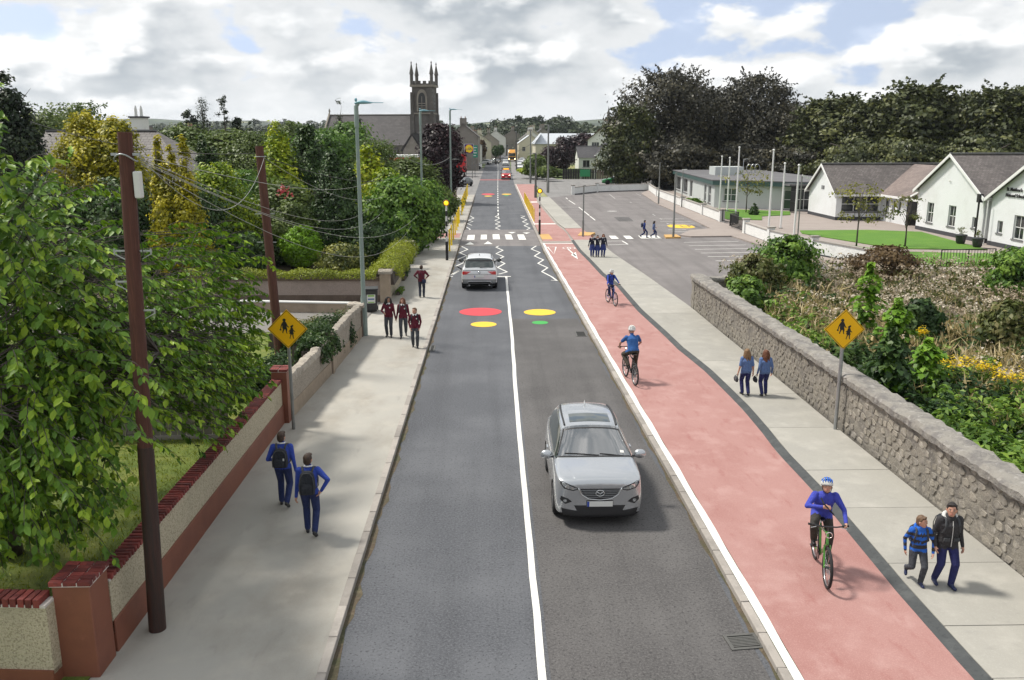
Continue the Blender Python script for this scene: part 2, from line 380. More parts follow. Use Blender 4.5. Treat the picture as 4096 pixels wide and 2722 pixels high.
# concrete footway: bays with recessed joints
fwy = tag(strip('right_footway', lambda y: tr_(y)-.03, fw_, rngy(-15, 76, 2)+[76.01]+rngy(78, 113, 3), TZ-.006, 'kerb'), kind='structure')
jy = sorted([G(3400, y, CZ).y for y in (2722, 2509, 2256, 2032, 1880, 1709, 1574, 1441, 1360, 1250, 1190, 1137, 1070, 1030)])
jy = [5, 8.2]+jy+[jy[-1]+4.2, 64]
jy2 = [72.6]+list(np.arange(76.5, 113, 4.0))+[113]
for tab in (jy, jy2):
    for a, b in zip(tab, tab[1:]):
        if b-a < .3: continue
        y = [a+.007, (2*a+b)/3, (a+2*b)/3, b-.007]; l = [(tr_(q)+.215, q) for q in y]; r = [(fw_(q), q) for q in y]
        MB().prism(r[::-1][::-1]+l[::-1], CZ-.028, CZ+random.Random(a).uniform(-.002, .003)).build('slab', 'concrete', fwy, bevel=.004)
sheet('footway_ramp', [(tr_(64)+.215, 64.02), (fw_(64), 64.02), (fw_(72.5), 72.58), (tr_(72.5)+.2, 72.58)], CZ-.02, 'track_red')
# kerbs stone by stone
kl = empty('left_kerb'); kl['kind'] = 'structure'
kr = empty('right_kerb'); kr['kind'] = 'structure'
ks = MB().box(-.075, .065, 0, .893, -.1, PZ+.012).mesh('kerb_stone', 'kerb')
rr = random.Random(3)
def kerbrun(par, f, y0, y1, top, w0, w1):
    me = MB().box(w0, w1, 0, .890, -.1, top).mesh('kerb_stone', 'kerb'); y = y0
    while y < y1:
        o = link('kerb_stone', me, par, (f(y), y, rr.uniform(-.006, .006))); o.rotation_euler = (rr.uniform(-.004, .004), 0, math.atan2(-(f(y+.9)-f(y)), .9)+rr.uniform(-.004, .004))
        if y < 45:
            bv = o.modifiers.new('bevel', 'BEVEL'); bv.width = .014; bv.segments = 2
        y += .902
kerbrun(kl, lk_, 8.2, 118, PZ+.012, -.14, .0)
kerbrun(kr, rk_, 8.2, 62.4, TZ+.006, .0, .14)
kerbrun(kr, rk_, 62.6, 146, TZ+.006, .0, .2)
# far side-road mouths and forecourts
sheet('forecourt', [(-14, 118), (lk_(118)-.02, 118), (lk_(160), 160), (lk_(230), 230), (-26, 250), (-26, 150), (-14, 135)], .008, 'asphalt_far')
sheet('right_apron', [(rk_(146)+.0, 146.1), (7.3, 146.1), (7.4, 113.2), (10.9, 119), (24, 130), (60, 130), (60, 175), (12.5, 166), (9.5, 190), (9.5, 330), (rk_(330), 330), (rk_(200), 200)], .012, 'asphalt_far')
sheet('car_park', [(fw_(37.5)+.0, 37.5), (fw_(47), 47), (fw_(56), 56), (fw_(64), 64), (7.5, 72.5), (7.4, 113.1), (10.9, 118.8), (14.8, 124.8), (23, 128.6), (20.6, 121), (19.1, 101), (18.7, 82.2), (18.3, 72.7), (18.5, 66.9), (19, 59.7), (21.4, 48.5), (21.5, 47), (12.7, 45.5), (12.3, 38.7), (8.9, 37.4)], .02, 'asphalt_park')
side = MB().prism([(18.3, 72.7), (18.7, 82.2), (19.1, 101), (20.6, 121), (23, 128.6), (23.4, 127), (21.5, 98), (20.7, 78), (20.2, 66), (20.6, 56), (23, 48), (21, 49.8), (19, 59.7), (18.5, 66.9), (15.3, 66.6), (14.6, 67.6), (16.2, 71.2)][::-1], -.02, .12).build('school_footway', 'path'); side['kind'] = 'structure'
sheet('school_yard', [(20.4, 60), (20.7, 78.3), (21.1, 97), (23.2, 128), (60, 128), (60, 50), (24, 47)], .05, 'path')
gl = sheet('school_lawn', [(25.2, 70.9), (24.6, 68.7), (27.6, 58.9), (33.5, 58), (34, 64), (34.6, 69.6), (31, 71.2)], .11, 'lawn', thick=.05)
sheet('school_lawn', [(22.3, 64), (21.6, 60.6), (23.4, 54), (26.8, 50.2), (33.5, 50.8), (33.4, 55.8), (26.6, 57.3), (25.1, 61.2), (23.4, 67)], .11, 'lawn', thick=.05)
sheet('school_lawn', [(22, 81.3), (22.3, 94.5), (30.8, 90), (29.5, 86), (26.2, 84.5), (25, 80.5)], .11, 'lawn', thick=.05)
# left gardens
lg = sheet('left_garden', [(-60, 5), (-5.6, 5), (-5.6, 33), (-60, 33)], .13, 'grass')
sheet('driveway', [(-60, 30.5), (-14, 32.2), (-7.5, 33.2), (-5.55, 33.1), (-5.3, 33.2), (-5.1, 39.3), (-60, 39.6)], .14, 'gravel')
sheet('left_garden', [(-60, 39.5), (-5.2, 39.5), (-5.0, 118), (-14, 118), (-14, 135), (-60, 140)], .12, 'soil')
sheet('left_garden', [(-60, 19), (-7.2, 19.5), (-6.6, 26), (-60, 27)], .136, 'grass')
gy = random.Random(4); gw = {}
def wob(y, a, b, s=3.): return a+(b-a)*(.5+.28*math.sin(y*s)+.22*math.sin(y*s*2.7+1))
strip('gutter_grime', lambda y: lk_(y), lambda y: lk_(y)+wob(y, .03, .17), rngy(8, 110, .35), .004, 'soil', road)
strip('gutter_grime', lambda y: rk_(y)-wob(y, .02, .10, 2.2), lambda y: rk_(y), rngy(8, 60, .35), .0065, 'soil', road)
# ------------------------------------------------------------------ markings on the road
MZ = .006
def mark(name, poly, m='paint_white', z=MZ, parent=road): return sheet(name, poly, z, m, parent)
def line(name, pts, w, m='paint_white', z=MZ, parent=road):
    """a painted line of constant width through pts (mitred)"""
    p = [Vector((q[0], q[1])) for q in pts]; l = []; r = []
    for i in range(len(p)):
        a = (p[i]-p[i-1]).normalized() if i else (p[1]-p[0]).normalized(); b = (p[i+1]-p[i]).normalized() if i < len(p)-1 else a
        na = Vector((-a.y, a.x)); nb = Vector((-b.y, b.x)); k = (na+nb); k = k/max(.3, k.dot(na)); l.append(p[i]+k*w/2); r.append(p[i]-k*w/2)
    b_ = MB(); n = len(p); vs = [(q.x, q.y, z) for q in l]+[(q.x, q.y, z) for q in r]
    b_.add(vs, [(i+n, i+n+1, i+1, i) for i in range(n-1)])
    o = b_.build(name, m, parent)
    return o
cl = rngy(-15, 47.6, 1.2); rj = random.Random(8)
line('centre_line', [(lerp_tab([(-15, .69), (23, .68), (33, .76), (47, .78)], y)+rj.uniform(-.008, .008), y) for y in cl], .115)
yy = 83.0
while yy < 300:
    x = lerp_tab([(80, .66), (90, .66), (135, .96), (200, 1.5), (300, 2.2)], yy)
    mark('centre_dash', [(x-.06, yy), (x+.06, yy), (x+.07, yy+2.4), (x-.05, yy+2.4)]); yy += 4.3
# white edge line beside the kerb
strip('edge_line', lambda y: rk_(y)+.14, lambda y: rk_(y)+.285+.012*math.sin(y*2.1), rngy(-15, 62.5, .8), TZ+.004, 'paint_white', ct)
strip('edge_line', lambda y: rk_(y)+.20, lambda y: rk_(y)+.27, rngy(76, 146, 4), TZ+.005, 'paint_white', ct2)
def c7(x, y): return 1750+x/3.92, 700+y/3.92        # the enlarged crop of the crossing
def P7(x, y): g = G(*c7(x, y)); return (g.x, g.y)
for q in ([(457, 1032), (577, 1032), (586, 953), (475, 957)], [(674, 1027), (774, 1025), (774, 949), (683, 952)], [(869, 1023), (981, 1023), (968, 943), (863, 945)], [(1075, 1026), (1186, 1026), (1155, 946), (1056, 946)], [(1277, 1030), (1391, 1030), (1352, 947), (1250, 947)]):
    mark('zebra_stripe', [P7(*p) for p in q], z=.056)
zz = [
 [(512, 645), (571, 681), (484, 714), (556, 735), (469, 767), (538, 795)], [(455, 822), (515, 855), (428, 893), (505, 900)],
 [(955, 634), (905, 658), (976, 686), (902, 716), (979, 743), (907, 774), (987, 803), (909, 836), (1003, 873), (915, 900), (995, 907)],
 [(1300, 640), (1370, 650), (1310, 673), (1400, 706), (1333, 738), (1423, 771), (1360, 800), (1452, 836), (1385, 870), (1490, 912)],
 [(380, 1125), (474, 1171), (348, 1225), (455, 1270), (320, 1326), (428, 1370), (290, 1435), (380, 1480), (240, 1566)],
 [(990, 1102), (918, 1138), (1026, 1185), (920, 1238), (1038, 1285), (935, 1337), (1055, 1392), (945, 1455), (1092, 1525), (960, 1560)],
 [(1445, 1114), (1548, 1116), (1470, 1166), (1607, 1221), (1520, 1275), (1662, 1336), (1575, 1390), (1727, 1460), (1635, 1520), (1790, 1600), (1870, 1660), (1780, 1655)],
]
for q in zz: line('zigzag_line', [P7(*p) for p in q], .10)
line('zigzag_line', [P7(*p) for p in [(290, 1435), (380, 1480), (200, 1575), (170, 1600)]], .10)
for a, b in (((425, 1112), (990, 1097)), ((880, 1597), (1150, 1597)), ((90, 1595), (240, 1597)), ((1000, 908), (1260, 910))): line('give_way_line', [P7(*a), P7(*b)], .22, z=.008)
for q in ([(430, 1112), (575, 1106), (512, 1063)], [(722, 1102), (866, 1099), (790, 1055)]): mark('give_way_triangle', [P7(*p) for p in q], z=.06)
for q in ([(1100, 910), (1230, 910), (1170, 932)], [(1335, 917), (1455, 917), (1395, 938)]): mark('give_way_triangle', [P7(*p) for p in q], z=.06)
def disc(name, cx, cy, rx, ry, m):
    mark(name, [(cx+rx*math.cos(a*math.pi/24), cy+ry*math.sin(a*math.pi/24)) for a in range(48)], m, .007)
for cx, cy, rx, ry, m, nm in ((-.51, 37.57, .93, .90, 'paint_red', 'red'), (-.35, 34.9, .53, .52, 'paint_yellow', 'yellow'), (2.08, 37.4, .695, .70, 'paint_yellow', 'yellow'), (1.975, 35.2, .335, .34, 'paint_green', 'green'),
                          (-.47, 120.9, .92, 1.5, 'paint_red', 'red'), (-.42, 116.8, .53, .9, 'paint_yellow', 'yellow'), (2.06, 120.8, .68, 1.1, 'paint_yellow', 'yellow'), (1.98, 117.6, .33, .55, 'paint_green', 'green')):
    disc('%s_painted_circle' % nm, cx, cy, rx, ry, m)
mark('red_band', [(lk_(163), 162), (3.4, 162), (3.4, 165.5), (lk_(163), 165.5)], 'paint_redline')
# cycle symbols on the track
def P3(x, y): g = G(2048+x/1.96, 200+y/1.96, TZ); return (g.x, g.y)
line('track_triangle', [P3(278, 1546), P3(345, 1546), P3(330, 1603), P3(278, 1546)], .10, z=TZ+.004, parent=ct)
bw = [P3(430, 1555), P3(465, 1555)]
for c_ in bw: line('bicycle_symbol', [(c_[0]+.26*math.cos(a*math.pi/10), c_[1]+.55*math.sin(a*math.pi/10)) for a in range(21)], .06, z=TZ+.004, parent=ct)
line('bicycle_symbol', [bw[0], ((bw[0][0]+bw[1][0])/2, bw[0][1]+.6), bw[1], ((bw[0][0]+bw[1][0])/2-.1, bw[0][1]-.05), bw[0]], .06, z=TZ+.0045, parent=ct)
def P8(x, y): g = G(2048+x/1.96, 1000+y/1.96, TZ); return (g.x, g.y)
line('track_arrow', [P8(440, -5), P8(500, 50)], .1, z=TZ+.004, parent=ct); mark('track_arrow', [P8(516, 74), P8(462, 40), P8(500, 18)], z=TZ+.004, parent=ct)
for a, b in ((76.6, 77.4), (103.4, 105)): mark('track_stop_line', [(rk_(a)+.3, a), (tr_(a), a), (tr_(a), b), (rk_(a)+.3, b)], z=TZ+.004, parent=ct2)
mark('tactile_paving', [(3.75, 64.9), (4.55, 64.9), (4.5, 68.6), (3.72, 68.6)], 'buff', TZ+.004, ct2)
sheet('track_ramp', [(rk_(62)+.14, 62.55), (tr_(62)+.2, 62.55), (tr_(62)+.2, 63.6), (rk_(62)+.14, 63.6)], TZ+.006, 'kerb', ct2)
line('track_ramp_line', [(rk_(62)+.2, 62.2), (tr_(62), 62.2)], .3, z=TZ+.005, parent=ct)
# car-park markings
park = bpy.data.objects['car_park']
def P1(x, y): g = G(2400+x/2.6133, 700+y/2.6133, .02); return (g.x, g.y)
for a, b in (((877, 707), (1447, 697)), ((930, 743), (1525, 734)), ((992, 780), (1610, 771)), ((1055, 819), (1700, 811)), ((1127, 856), (1500, 853)), ((1207, 900), (1450, 897)), ((1310, 958), (1400, 957)), ((750, 596), (1075, 590)), ((712, 576), (900, 574)), ((630, 488), (950, 488)), ((700, 515), (990, 515)), ((640, 461), (880, 461))):
    line('bay_line', [P1(*a), P1(*b)], .11, 'paint_white', .026, park)
for a, b in (((98, 203), (158, 250)), ((375, 197), (430, 220)), ((310, 285), (330, 292)), ((548, 412), (577, 428)), ((622, 455), (645, 466)), ((697, 505), (722, 518)), ((420, 366), (475, 366)), ((0, 543), (42, 543))):
    line('bay_line', [P1(*a), P1(*b)], .10, 'paint_worn', .026, park)
def Pc(x, y): g = G(2048+x/1.96, 200+y/1.96, .02); return (g.x, g.y)
for a, b in (((422, 1160), (437, 1172)), ((445, 1180), (495, 1212)), ((524, 1234), (606, 1300)), ((612, 1306), (652, 1337)), ((370, 1234), (522, 1234))): line('bay_line', [Pc(*a), Pc(*b)], .12, 'paint_white', .026, park)
line('corner_line', [P1(70, 694), P1(232, 692), P1(290, 727), P1(70, 735)], .12, 'paint_white', .026, park)
for q in ([(92, 638), (160, 638), (198, 670), (120, 670)], [(242, 638), (312, 638), (352, 670), (273, 670)], [(396, 636), (600, 636), (648, 667), (430, 667)]): mark('crossing_stripe', [P1(*p) for p in q], 'paint_white', .026, park)
mark('repair_patch', [P1(*p) for p in [(143, 442), (300, 443), (356, 487), (200, 487)]], 'asphalt_dark', .024, park)
mark('manhole_cover', [(lambda g: (g[0]+.55*math.cos(a*.5236), g[1]+.55*math.sin(a*.5236)))(P1(126, 381)) for a in range(12)], 'paint_worn', .025, park)
g0, g1 = P1(712, 540), P1(990, 540); dy = 1.5
yo = mark('yellow_marking', [(g0[0]+.5, g0[1]-dy), (g1[0]-.7, g1[1]-dy), (g1[0]-.1, g1[1]-dy*.5), (g1[0]-.1, g1[1]+dy*.5), (g1[0]-.6, g1[1]+dy), (g0[0]+.5, g0[1]+dy), (g0[0], g0[1]+.6), (g0[0], g0[1]-.6)], 'paint_yellow', .026, park)
for i in range(4):
    x = g0[0]+1.1+i*.62; mark('marking_letter', [(x, g0[1]-.75), (x+.13, g0[1]-.75), (x+.13, g0[1]+.75), (x, g0[1]+.75)], 'asphalt_dark', .030, park)
    mark('marking_letter', [(x+.13, g0[1]+(.45 if i % 2 else -.75)), (x+.42, g0[1]+(.45 if i % 2 else -.75)), (x+.42, g0[1]+(.75 if i % 2 else -.45)), (x+.13, g0[1]+(.75 if i % 2 else -.45))], 'asphalt_dark', .030, park)
isl = MB().prism([P1(668, 640), P1(688, 668), P1(845, 664), P1(800, 638)], 0, .13).build('yellow_island', 'buff'); isl['kind'] = 'structure'
isl2 = MB().prism([(6.6, 66.9), (7.5, 66.9), (8.2, 69), (7.1, 69.6)], .0, .17).build('yellow_island', 'buff'); isl2['kind'] = 'structure'
# ------------------------------------------------------------------ materials of walls and street furniture
def roughcast(name, base, chips, darkc, sc=34, amt=.75):
    m, n, lk, p, out = _nodes(name); tc = n('ShaderNodeNewGeometry').outputs['Position']
    v = n('ShaderNodeTexVoronoi'); lk(tc, v.inputs['Vector']); v.inputs['Scale'].default_value = sc
    c = _mix(n, lk, _rng(n, lk, _noise(n, lk, tc, sc*1.1, 5, .7), .47, .62, 0, amt), base, darkc)
    c = _mix(n, lk, _rng(n, lk, v.outputs['Distance'], .25, .1, 0, .6), c, chips)
    c = _mix(n, lk, _rng(n, lk, _noise(n, lk, tc, 1.1, 5, .6), .5, .75, 0, .4), c, tuple(q*.6 for q in base))
    lk(c, p.inputs['Base Color']); p.inputs['Roughness'].default_value = .92
    b = n('ShaderNodeBump'); b.inputs['Strength'].default_value = .9; b.inputs['Distance'].default_value = .02
    lk(_noise(n, lk, tc, sc*.8, 4, .65), b.inputs['Height']); lk(b.outputs[0], p.inputs['Normal']); MATS[name] = m
roughcast('roughcast_cream', (.50, .44, .32), (.60, .55, .43), (.20, .17, .11))
roughcast('roughcast_grey', (.335, .295, .245), (.42, .38, .33), (.13, .11, .09), 24)
roughcast('roughcast_white', (.78, .785, .77), (.82, .82, .81), (.50, .50, .49), 12, .4)
roughcast('roughcast_pink', (.34, .275, .24), (.40, .33, .29), (.20, .16, .14), 22, .5)
mat('paint_brown', (.205, .072, .042), .55, layers=[((.15, .05, .032), 1.5, .4, .7, .7), ((.30, .12, .075), 5, .6, .8, .4), ((.45, .38, .3), 7, .71, .76, .8)], bump=(14, .2, .006))
mat('brick', (.19, .035, .028), .75, layers=[((.09, .02, .02), 6, .42, .66, .75), ((.28, .07, .055), 14, .52, .75, .6), ((.05, .03, .03), 30, .58, .7, .6)], bump=(40, .5, .006), rand=.35)
mat('mortar', (.60, .56, .52), .9, layers=[((.3, .27, .25), 9, .45, .7, .7)], bump=(40, .5, .006))
mat('render_beige', (.32, .255, .19), .88, layers=[((.22, .175, .13), 1.4, .4, .7, .7), ((.40, .33, .26), 6, .5, .75, .5)], bump=(20, .3, .006))
mat('render_brown', (.135, .098, .075), .88, layers=[((.09, .065, .05), 1.4, .4, .7, .7), ((.20, .15, .12), 6, .5, .75, .5)], bump=(20, .3, .006))
mat('coping_rock', (.37, .33, .275), .95, layers=[((.22, .19, .16), 3, .4, .66, .8), ((.50, .47, .42), 7, .5, .72, .6), ((.10, .09, .08), 12, .62, .72, .7)], bump=(9, 1., .06), bump2=(28, .7, .02), rand=.12)
mat('wood_brown', (.088, .032, .022), .8, world=False, layers=[((.07, .024, .016), 3, .38, .62, .85, (6, 6, .35)), ((.17, .066, .042), 9, .5, .72, .7, (6, 6, .25)), ((.03, .016, .013), 24, .6, .7, .7, (5, 5, .15))], bump=(26, .8, .012, (5, 5, .2)))
mat('wood_dark', (.045, .017, .012), .6, world=False, layers=[((.018, .012, .010), 3, .38, .62, .8, (6, 6, .35)), ((.075, .03, .02), 12, .55, .72, .6, (6, 6, .25))], bump=(26, .6, .01, (5, 5, .2)))
mat('galv', (.36, .38, .39), .42, .75, layers=[((.26, .27, .28), 5, .45, .7, .6), ((.46, .48, .49), 16, .5, .75, .5)])
mat('galv_dull', (.23, .235, .225), .6, .5, layers=[((.15, .155, .15), 4, .42, .7, .7)])
mat('lamp_green', (.215, .27, .25), .5, .2, layers=[((.28, .33, .305), 2.5, .45, .7, .7), ((.14, .21, .195), 9, .55, .75, .5)])
mat('lamp_teal', (.17, .34, .40), .4, .1)
mat('sign_yellow', (.88, .48, .004), .38, layers=[((.80, .43, .01), 4, .45, .75, .4)])
mat('black_paint', (.012, .012, .013), .5)
mat('black_plastic', (.018, .019, .021), .42, layers=[((.035, .036, .04), 6, .5, .75, .5)])
mat('white_plastic', (.62, .62, .60), .45)
mat('bollard_yellow', (.92, .64, .008), .42, layers=[((.78, .5, .02), 5, .5, .78, .4)], rand=.06)
mat('amber_globe', (.95, .60, .02), .25, emit=((1, .62, .02), .55))
mat('cable_black', (.012, .012, .012), .6)
mat('cable_white', (.34, .34, .32), .5)
mat('iron_dark', (.03, .03, .032), .55, .6, layers=[((.07, .06, .055), 12, .5, .7, .6)])
mat('iron_grate', (.13, .128, .12), .6, .4, layers=[((.08, .075, .07), 12, .5, .7, .6)])
mat('pit', (.006, .006, .006), .9)
# ------------------------------------------------------------------ brown and cream garden wall with brick coping
rb = random.Random(5)
def brick_cap(par, x0, x1, y0, y1, z, bl, bw, bh, across=True):
    """bricks on edge over a rectangle, recessed mortar between"""
    nx = max(1, round((x1-x0)/(bl+.012))); ny = max(1, round((y1-y0)/(bw+.012))); bl, bw = (x1-x0)/nx-.016, (y1-y0)/ny-.016
    me = MB().box(-bl/2, bl/2, -bw/2, bw/2, 0, bh).mesh('brick', 'brick')
    for i in range(nx):
        for j in range(ny):
            o = link('brick', me, par, (x0+(i+.5)*(x1-x0)/nx+rb.uniform(-.006, .006), y0+(j+.5)*(y1-y0)/ny, z+rb.uniform(-.006, .006)), (rb.uniform(-.02, .02), rb.uniform(-.02, .02), rb.uniform(-.03, .03)))
            b = o.modifiers.new('bevel', 'BEVEL'); b.width = .007; b.segments = 2
WX = -5.5
def pillar(par, x0, x1, y0, y1, h):
    MB().box(x0, x1, y0, y1, 0, h).build('pillar', 'paint_brown', par, bevel=.015)
    MB().box(x0-.02, x1+.02, y0-.02, y1+.02, h-.001, h+.055).build('mortar_bed', 'mortar', par)
    brick_cap(par, x0-.035, x1+.035, y0-.035, y1+.035, h+.012, .205, .095, .066)
wl = empty('garden_wall', (WX, 11, PZ-.1), 0, 'cream roughcast garden wall with brown plinth and dark red brick coping along pavement', 'wall')
L0 = (-WX, -11, 0)
def wbox(par, name, m, x0, x1, y0, y1, z0, z1, bevel=0.): return MB().box(x0+L0[0], x1+L0[0], y0+L0[1], y1+L0[1], z0, z1).build(name, m, par, bevel=bevel)
wbox(wl, 'roughcast_panel', 'roughcast_cream', WX-.22, WX, 11.5, 22.0, .4, 1.22)
wbox(wl, 'plinth', 'paint_brown', WX-.25, WX+.028, 11.5, 22.0, -.05, .60, .012)
wbox(wl, 'mortar_bed', 'mortar', WX-.235, WX+.006, 11.5, 22.0, 1.21, 1.238)
me = MB().box(-.135, .135, -.036, .036, 0, .085).mesh('brick', 'brick'); y = 11.58
while y < 21.95:
    o = link('brick', me, wl, (-.11, y-11, 1.222+rb.uniform(-.004, .004)), (rb.uniform(-.03, .03), rb.uniform(-.02, .02), rb.uniform(-.02, .02)))
    b = o.modifiers.new('bevel', 'BEVEL'); b.width = .008; b.segments = 2; y += .108
pl1 = empty('gate_pillar', (-5.66, 11.05, 0), 0, 'near brown square pillar with brick cap at the corner of the cream wall', 'pillar')
pillar(pl1, -.32, .19, -.18, .37, 1.50)
pl2 = empty('gate_pillar', (-5.55, 22.2, 0), 0, 'far brown pillar with brick cap behind the yellow diamond sign post', 'pillar')
pillar(pl2, -.20, .20, -.22, .22, 1.5)
wr = empty('garden_wall', (-7, 10.85, 0), R(-4), 'cream roughcast wall returning left from the near brown pillar', 'wall')
MB().box(-3, 1.03, -.1, .12, .3, 1.30).build('roughcast_panel', 'roughcast_cream', wr)
MB().box(-3, 1.03, -.13, .14, -.05, .36).build('plinth', 'paint_brown', wr)
MB().box(-3, 1.03, -.12, .13, 1.295, 1.335).build('mortar_bed', 'mortar', wr)
me = MB().box(-.042, .042, -.14, .14, 0, .125).mesh('brick', 'brick')
x = -1.4
while x < 1.0:
    o = link('brick', me, wr, (x, .01, 1.30+rb.uniform(-.004, .004)), (rb.uniform(-.02, .02), rb.uniform(-.03, .03), rb.uniform(-.02, .02)))
    b = o.modifiers.new('bevel', 'BEVEL'); b.width = .008; b.segments = 2; x += .105
# ------------------------------------------------------------------ grey roughcast wall with rock coping
def rocky(par, name, pts, w, h, m='coping_rock', seed=1, seg=.12):
    """a broken, rounded coping along pts"""
    rg = random.Random(seed); rings = []
    for a, b in zip(pts, pts[1:]):
        a, b = Vector(a), Vector(b); n = max(2, int((b-a).length/seg)); t = (b-a).normalized(); x = Vector((t.y, -t.x, 0)).normalized()
        for i in range(n+(1 if b == Vector(pts[-1]) else 0)):
            c = a.lerp(b, i/n); k = 1+rg.uniform(-.10, .10); hh = h*(1+rg.uniform(-.2, .15))
            rings.append([c+x*w*k*u*.5+Vector((0, 0, hh*v)) for u, v in ((-1, -.1), (1, -.1), (1.04+rg.uniform(-.06, .06), .6), (.86+rg.uniform(-.12, .06), .95), (.1+rg.uniform(-.2, .2), 1.04), (-.84+rg.uniform(-.06, .12), .97), (-1.03, .62))])
    return MB().loft(rings).build(name, m, par, smooth=True, angle=35)
w2 = empty('roughcast_wall', (-5.3, 28, 0), 0, 'grey roughcast wall with broken rock coping between the brown pillar and the driveway', 'wall')
w2w = []
def wall2(y0, y1, x0, x1, h0):
    d = Vector((x1-x0, y1-y0, 0)); n = Vector((d.y, -d.x, 0)).normalized()
    a, b = Vector((x0+5.3, y0-28, 0)), Vector((x1+5.3, y1-28, 0))
    def slab(name, m, t0, t1, z0, z1): MB().prism([(a+n*t0)[:2], (b+n*t0)[:2], (b+n*t1)[:2], (a+n*t1)[:2]], z0, z1).build(name, m, w2)
    slab('wall_panel', 'roughcast_grey', -.2, 0, .3, h0); slab('wall_base', 'render_beige', -.21, .022, -.05, .52)
    rocky(w2, 'coping', [a-n*.1+Vector((0, 0, h0)), b-n*.1+Vector((0, 0, h0))], .27, .2, seed=int(y0))
wall2(22.42, 26.9, -5.38, -5.12, 1.08); wall2(27.2, 32.2, -5.10, -4.93, 1.16)
MB().box(-.22, .22, -1.1, -.78, 0, 1.42).build('post', 'render_brown', w2, bevel=.015)
MB().box(.06, .26, -1.08, -.80, 0, 1.40).build('post', 'render_beige', w2, bevel=.015)
MB().box(-.05, .42, 4.2, 4.62, 0, 1.25).build('post', 'render_brown', w2, bevel=.015)
rocky(w2, 'coping', [(-.12, 4.4, 1.25), (.5, 4.4, 1.25)], .62, .14, seed=77)
# driveway far side: pillar, return wall, hedge-topped
w3 = empty('boundary_wall', (-5.1, 41, 0), 0, 'pinkish roughcast wall with grey cap beyond the driveway, moss hedge on top', 'wall')
MB().box(.0, .46, -1.75, -1.3, 0, 1.45).build('pillar', 'render_beige', w3, bevel=.02)
rocky(w3, 'pillar_cap', [(-.05, -1.52, 1.44), (.55, -1.52, 1.44)], .6, .16, seed=12)
MB().prism([(0, -1.6), (0, -1.4), (-9, -1.2), (-9, -1.4)][::-1], .3, 1.10).build('wall_panel', 'roughcast_pink', w3)
MB().prism([(0, -1.63), (0, -1.37), (-9, -1.17), (-9, -1.43)][::-1], -.05, .44).build('wall_base', 'render_brown', w3)
MB().prism([(0, -1.66), (0, -1.34), (-9, -1.14), (-9, -1.46)][::-1], 1.10, 1.27).build('wall_cap', 'render_brown', w3)
MB().prism([(.10, -1.3), (.32, -1.3), (.34, 5.5), (.12, 5.5)], 0, 1.25).build('wall_panel', 'roughcast_cream', w3)
MB().box(.08, .42, 5.5, 5.9, 0, 1.35).build('pillar', 'render_brown', w3)
low = empty('low_wall', (-7, 36.6, 0), 0, 'low driveway kerb wall with pale capping behind the ivy', 'wall')
MB().prism([(1.2, .0), (1.2, .25), (-4, .9), (-4, .65)][::-1], 0, .55).build('wall_panel', 'render_beige', low); MB().prism([(1.22, -.03), (1.22, .28), (-4, .93), (-4, .62)][::-1], .55, .6).build('wall_cap', 'white_plastic', low)
# dark gate pillars and pale panels further on
for i, (y, h, lab) in enumerate(((51.9, 1.4, 'black pillar with pale cap beside the bollards, nearest of the dark gate pillars'), (56.4, 1.2, 'second dark pillar beyond the pale panel on left pavement'), (62.5, 1.25, 'dark pillar by the base of the second green lamp post'), (74, 1.5, 'dark pillar far along the hedge beside red crossing strip'), (80, 1.5, 'farthest dark pillar along the leafy hedge'))):
    p = empty('dark_pillar', (-4.95, y, 0), 0, lab, 'pillar', 'dark gate pillars'); MB().box(-.25, .25, 0, .5, 0, h).build('shaft', 'black_paint', p, bevel=.01); MB().box(-.3, .3, -.05, .55, h, h+.07).build('cap', 'kerb', p, bevel=.01)
p = empty('panel_wall', (-4.95, 54, 0), 0, 'short pale panel wall between two dark pillars on left pavement', 'wall'); MB().box(-.08, .08, -1.6, 2.4, 0, 1.0).build('panel', 'roughcast_white', p); MB().box(-.09, .1, -1.6, 2.4, 0, .2).build('base', 'black_paint', p)
p = empty('panel_wall', (-4.95, 68, 0), 0, 'long low grey wall under the leafy hedge beyond the lamp posts', 'wall'); MB().box(-.1, .1, -4.5, 40, 0, 1.0).build('panel', 'render_brown', p); MB().box(-.14, .14, -4.5, 40, 1.0, 1.07).build('cap', 'kerb', p)
f = empty('timber_fence', (-4.4, 100, 0), 0, 'weathered upright timber fence beyond the hedge on the left pavement', 'fence')
for i in range(12): MB().box(-.03, .03, i*.95, i*.95+.7, 0, 1.3).build('board', 'render_beige', f)
# ------------------------------------------------------------------ telegraph poles, fittings and wires
tp = empty('telegraph_pole', (-5.13, 12.09, PZ-.01), 0, 'tall dark brown wooden telegraph pole standing on the near left pavement', 'pole')
top = at(287*OV, 303*OV, 12.09); dx = top.x+5.13; hz = top.z-PZ
def pp(z): return Vector((dx*z/hz, 0, z))
MB().tube([pp(z) for z in np.linspace(2.9, hz, 12)], [.110-.016*i/11 for i in range(12)], 20).build('shaft', 'wood_brown', tp, smooth=True, angle=40)
MB().tube([pp(z) for z in (0, .7, 1.4, 2.2, 2.96)], [.126, .124, .121, .118, .114], 20).build('dark_foot', 'wood_dark', tp, smooth=True, angle=40)  # lower stretch of the pole in a darker brown than the shaft
z = at(290*OV, 362*OV, 12.09).z-PZ; cz = pp(z)
ring = MB(); ring.tube([cz+Vector((.15*math.cos(a), .15*math.sin(a)-.02, -.05*math.cos(a*2)+.02*0)) for a in np.linspace(math.pi*.95, math.pi*2.05, 14)], .011, 8)
ring.build('wire_ring', 'galv', tp, smooth=True)
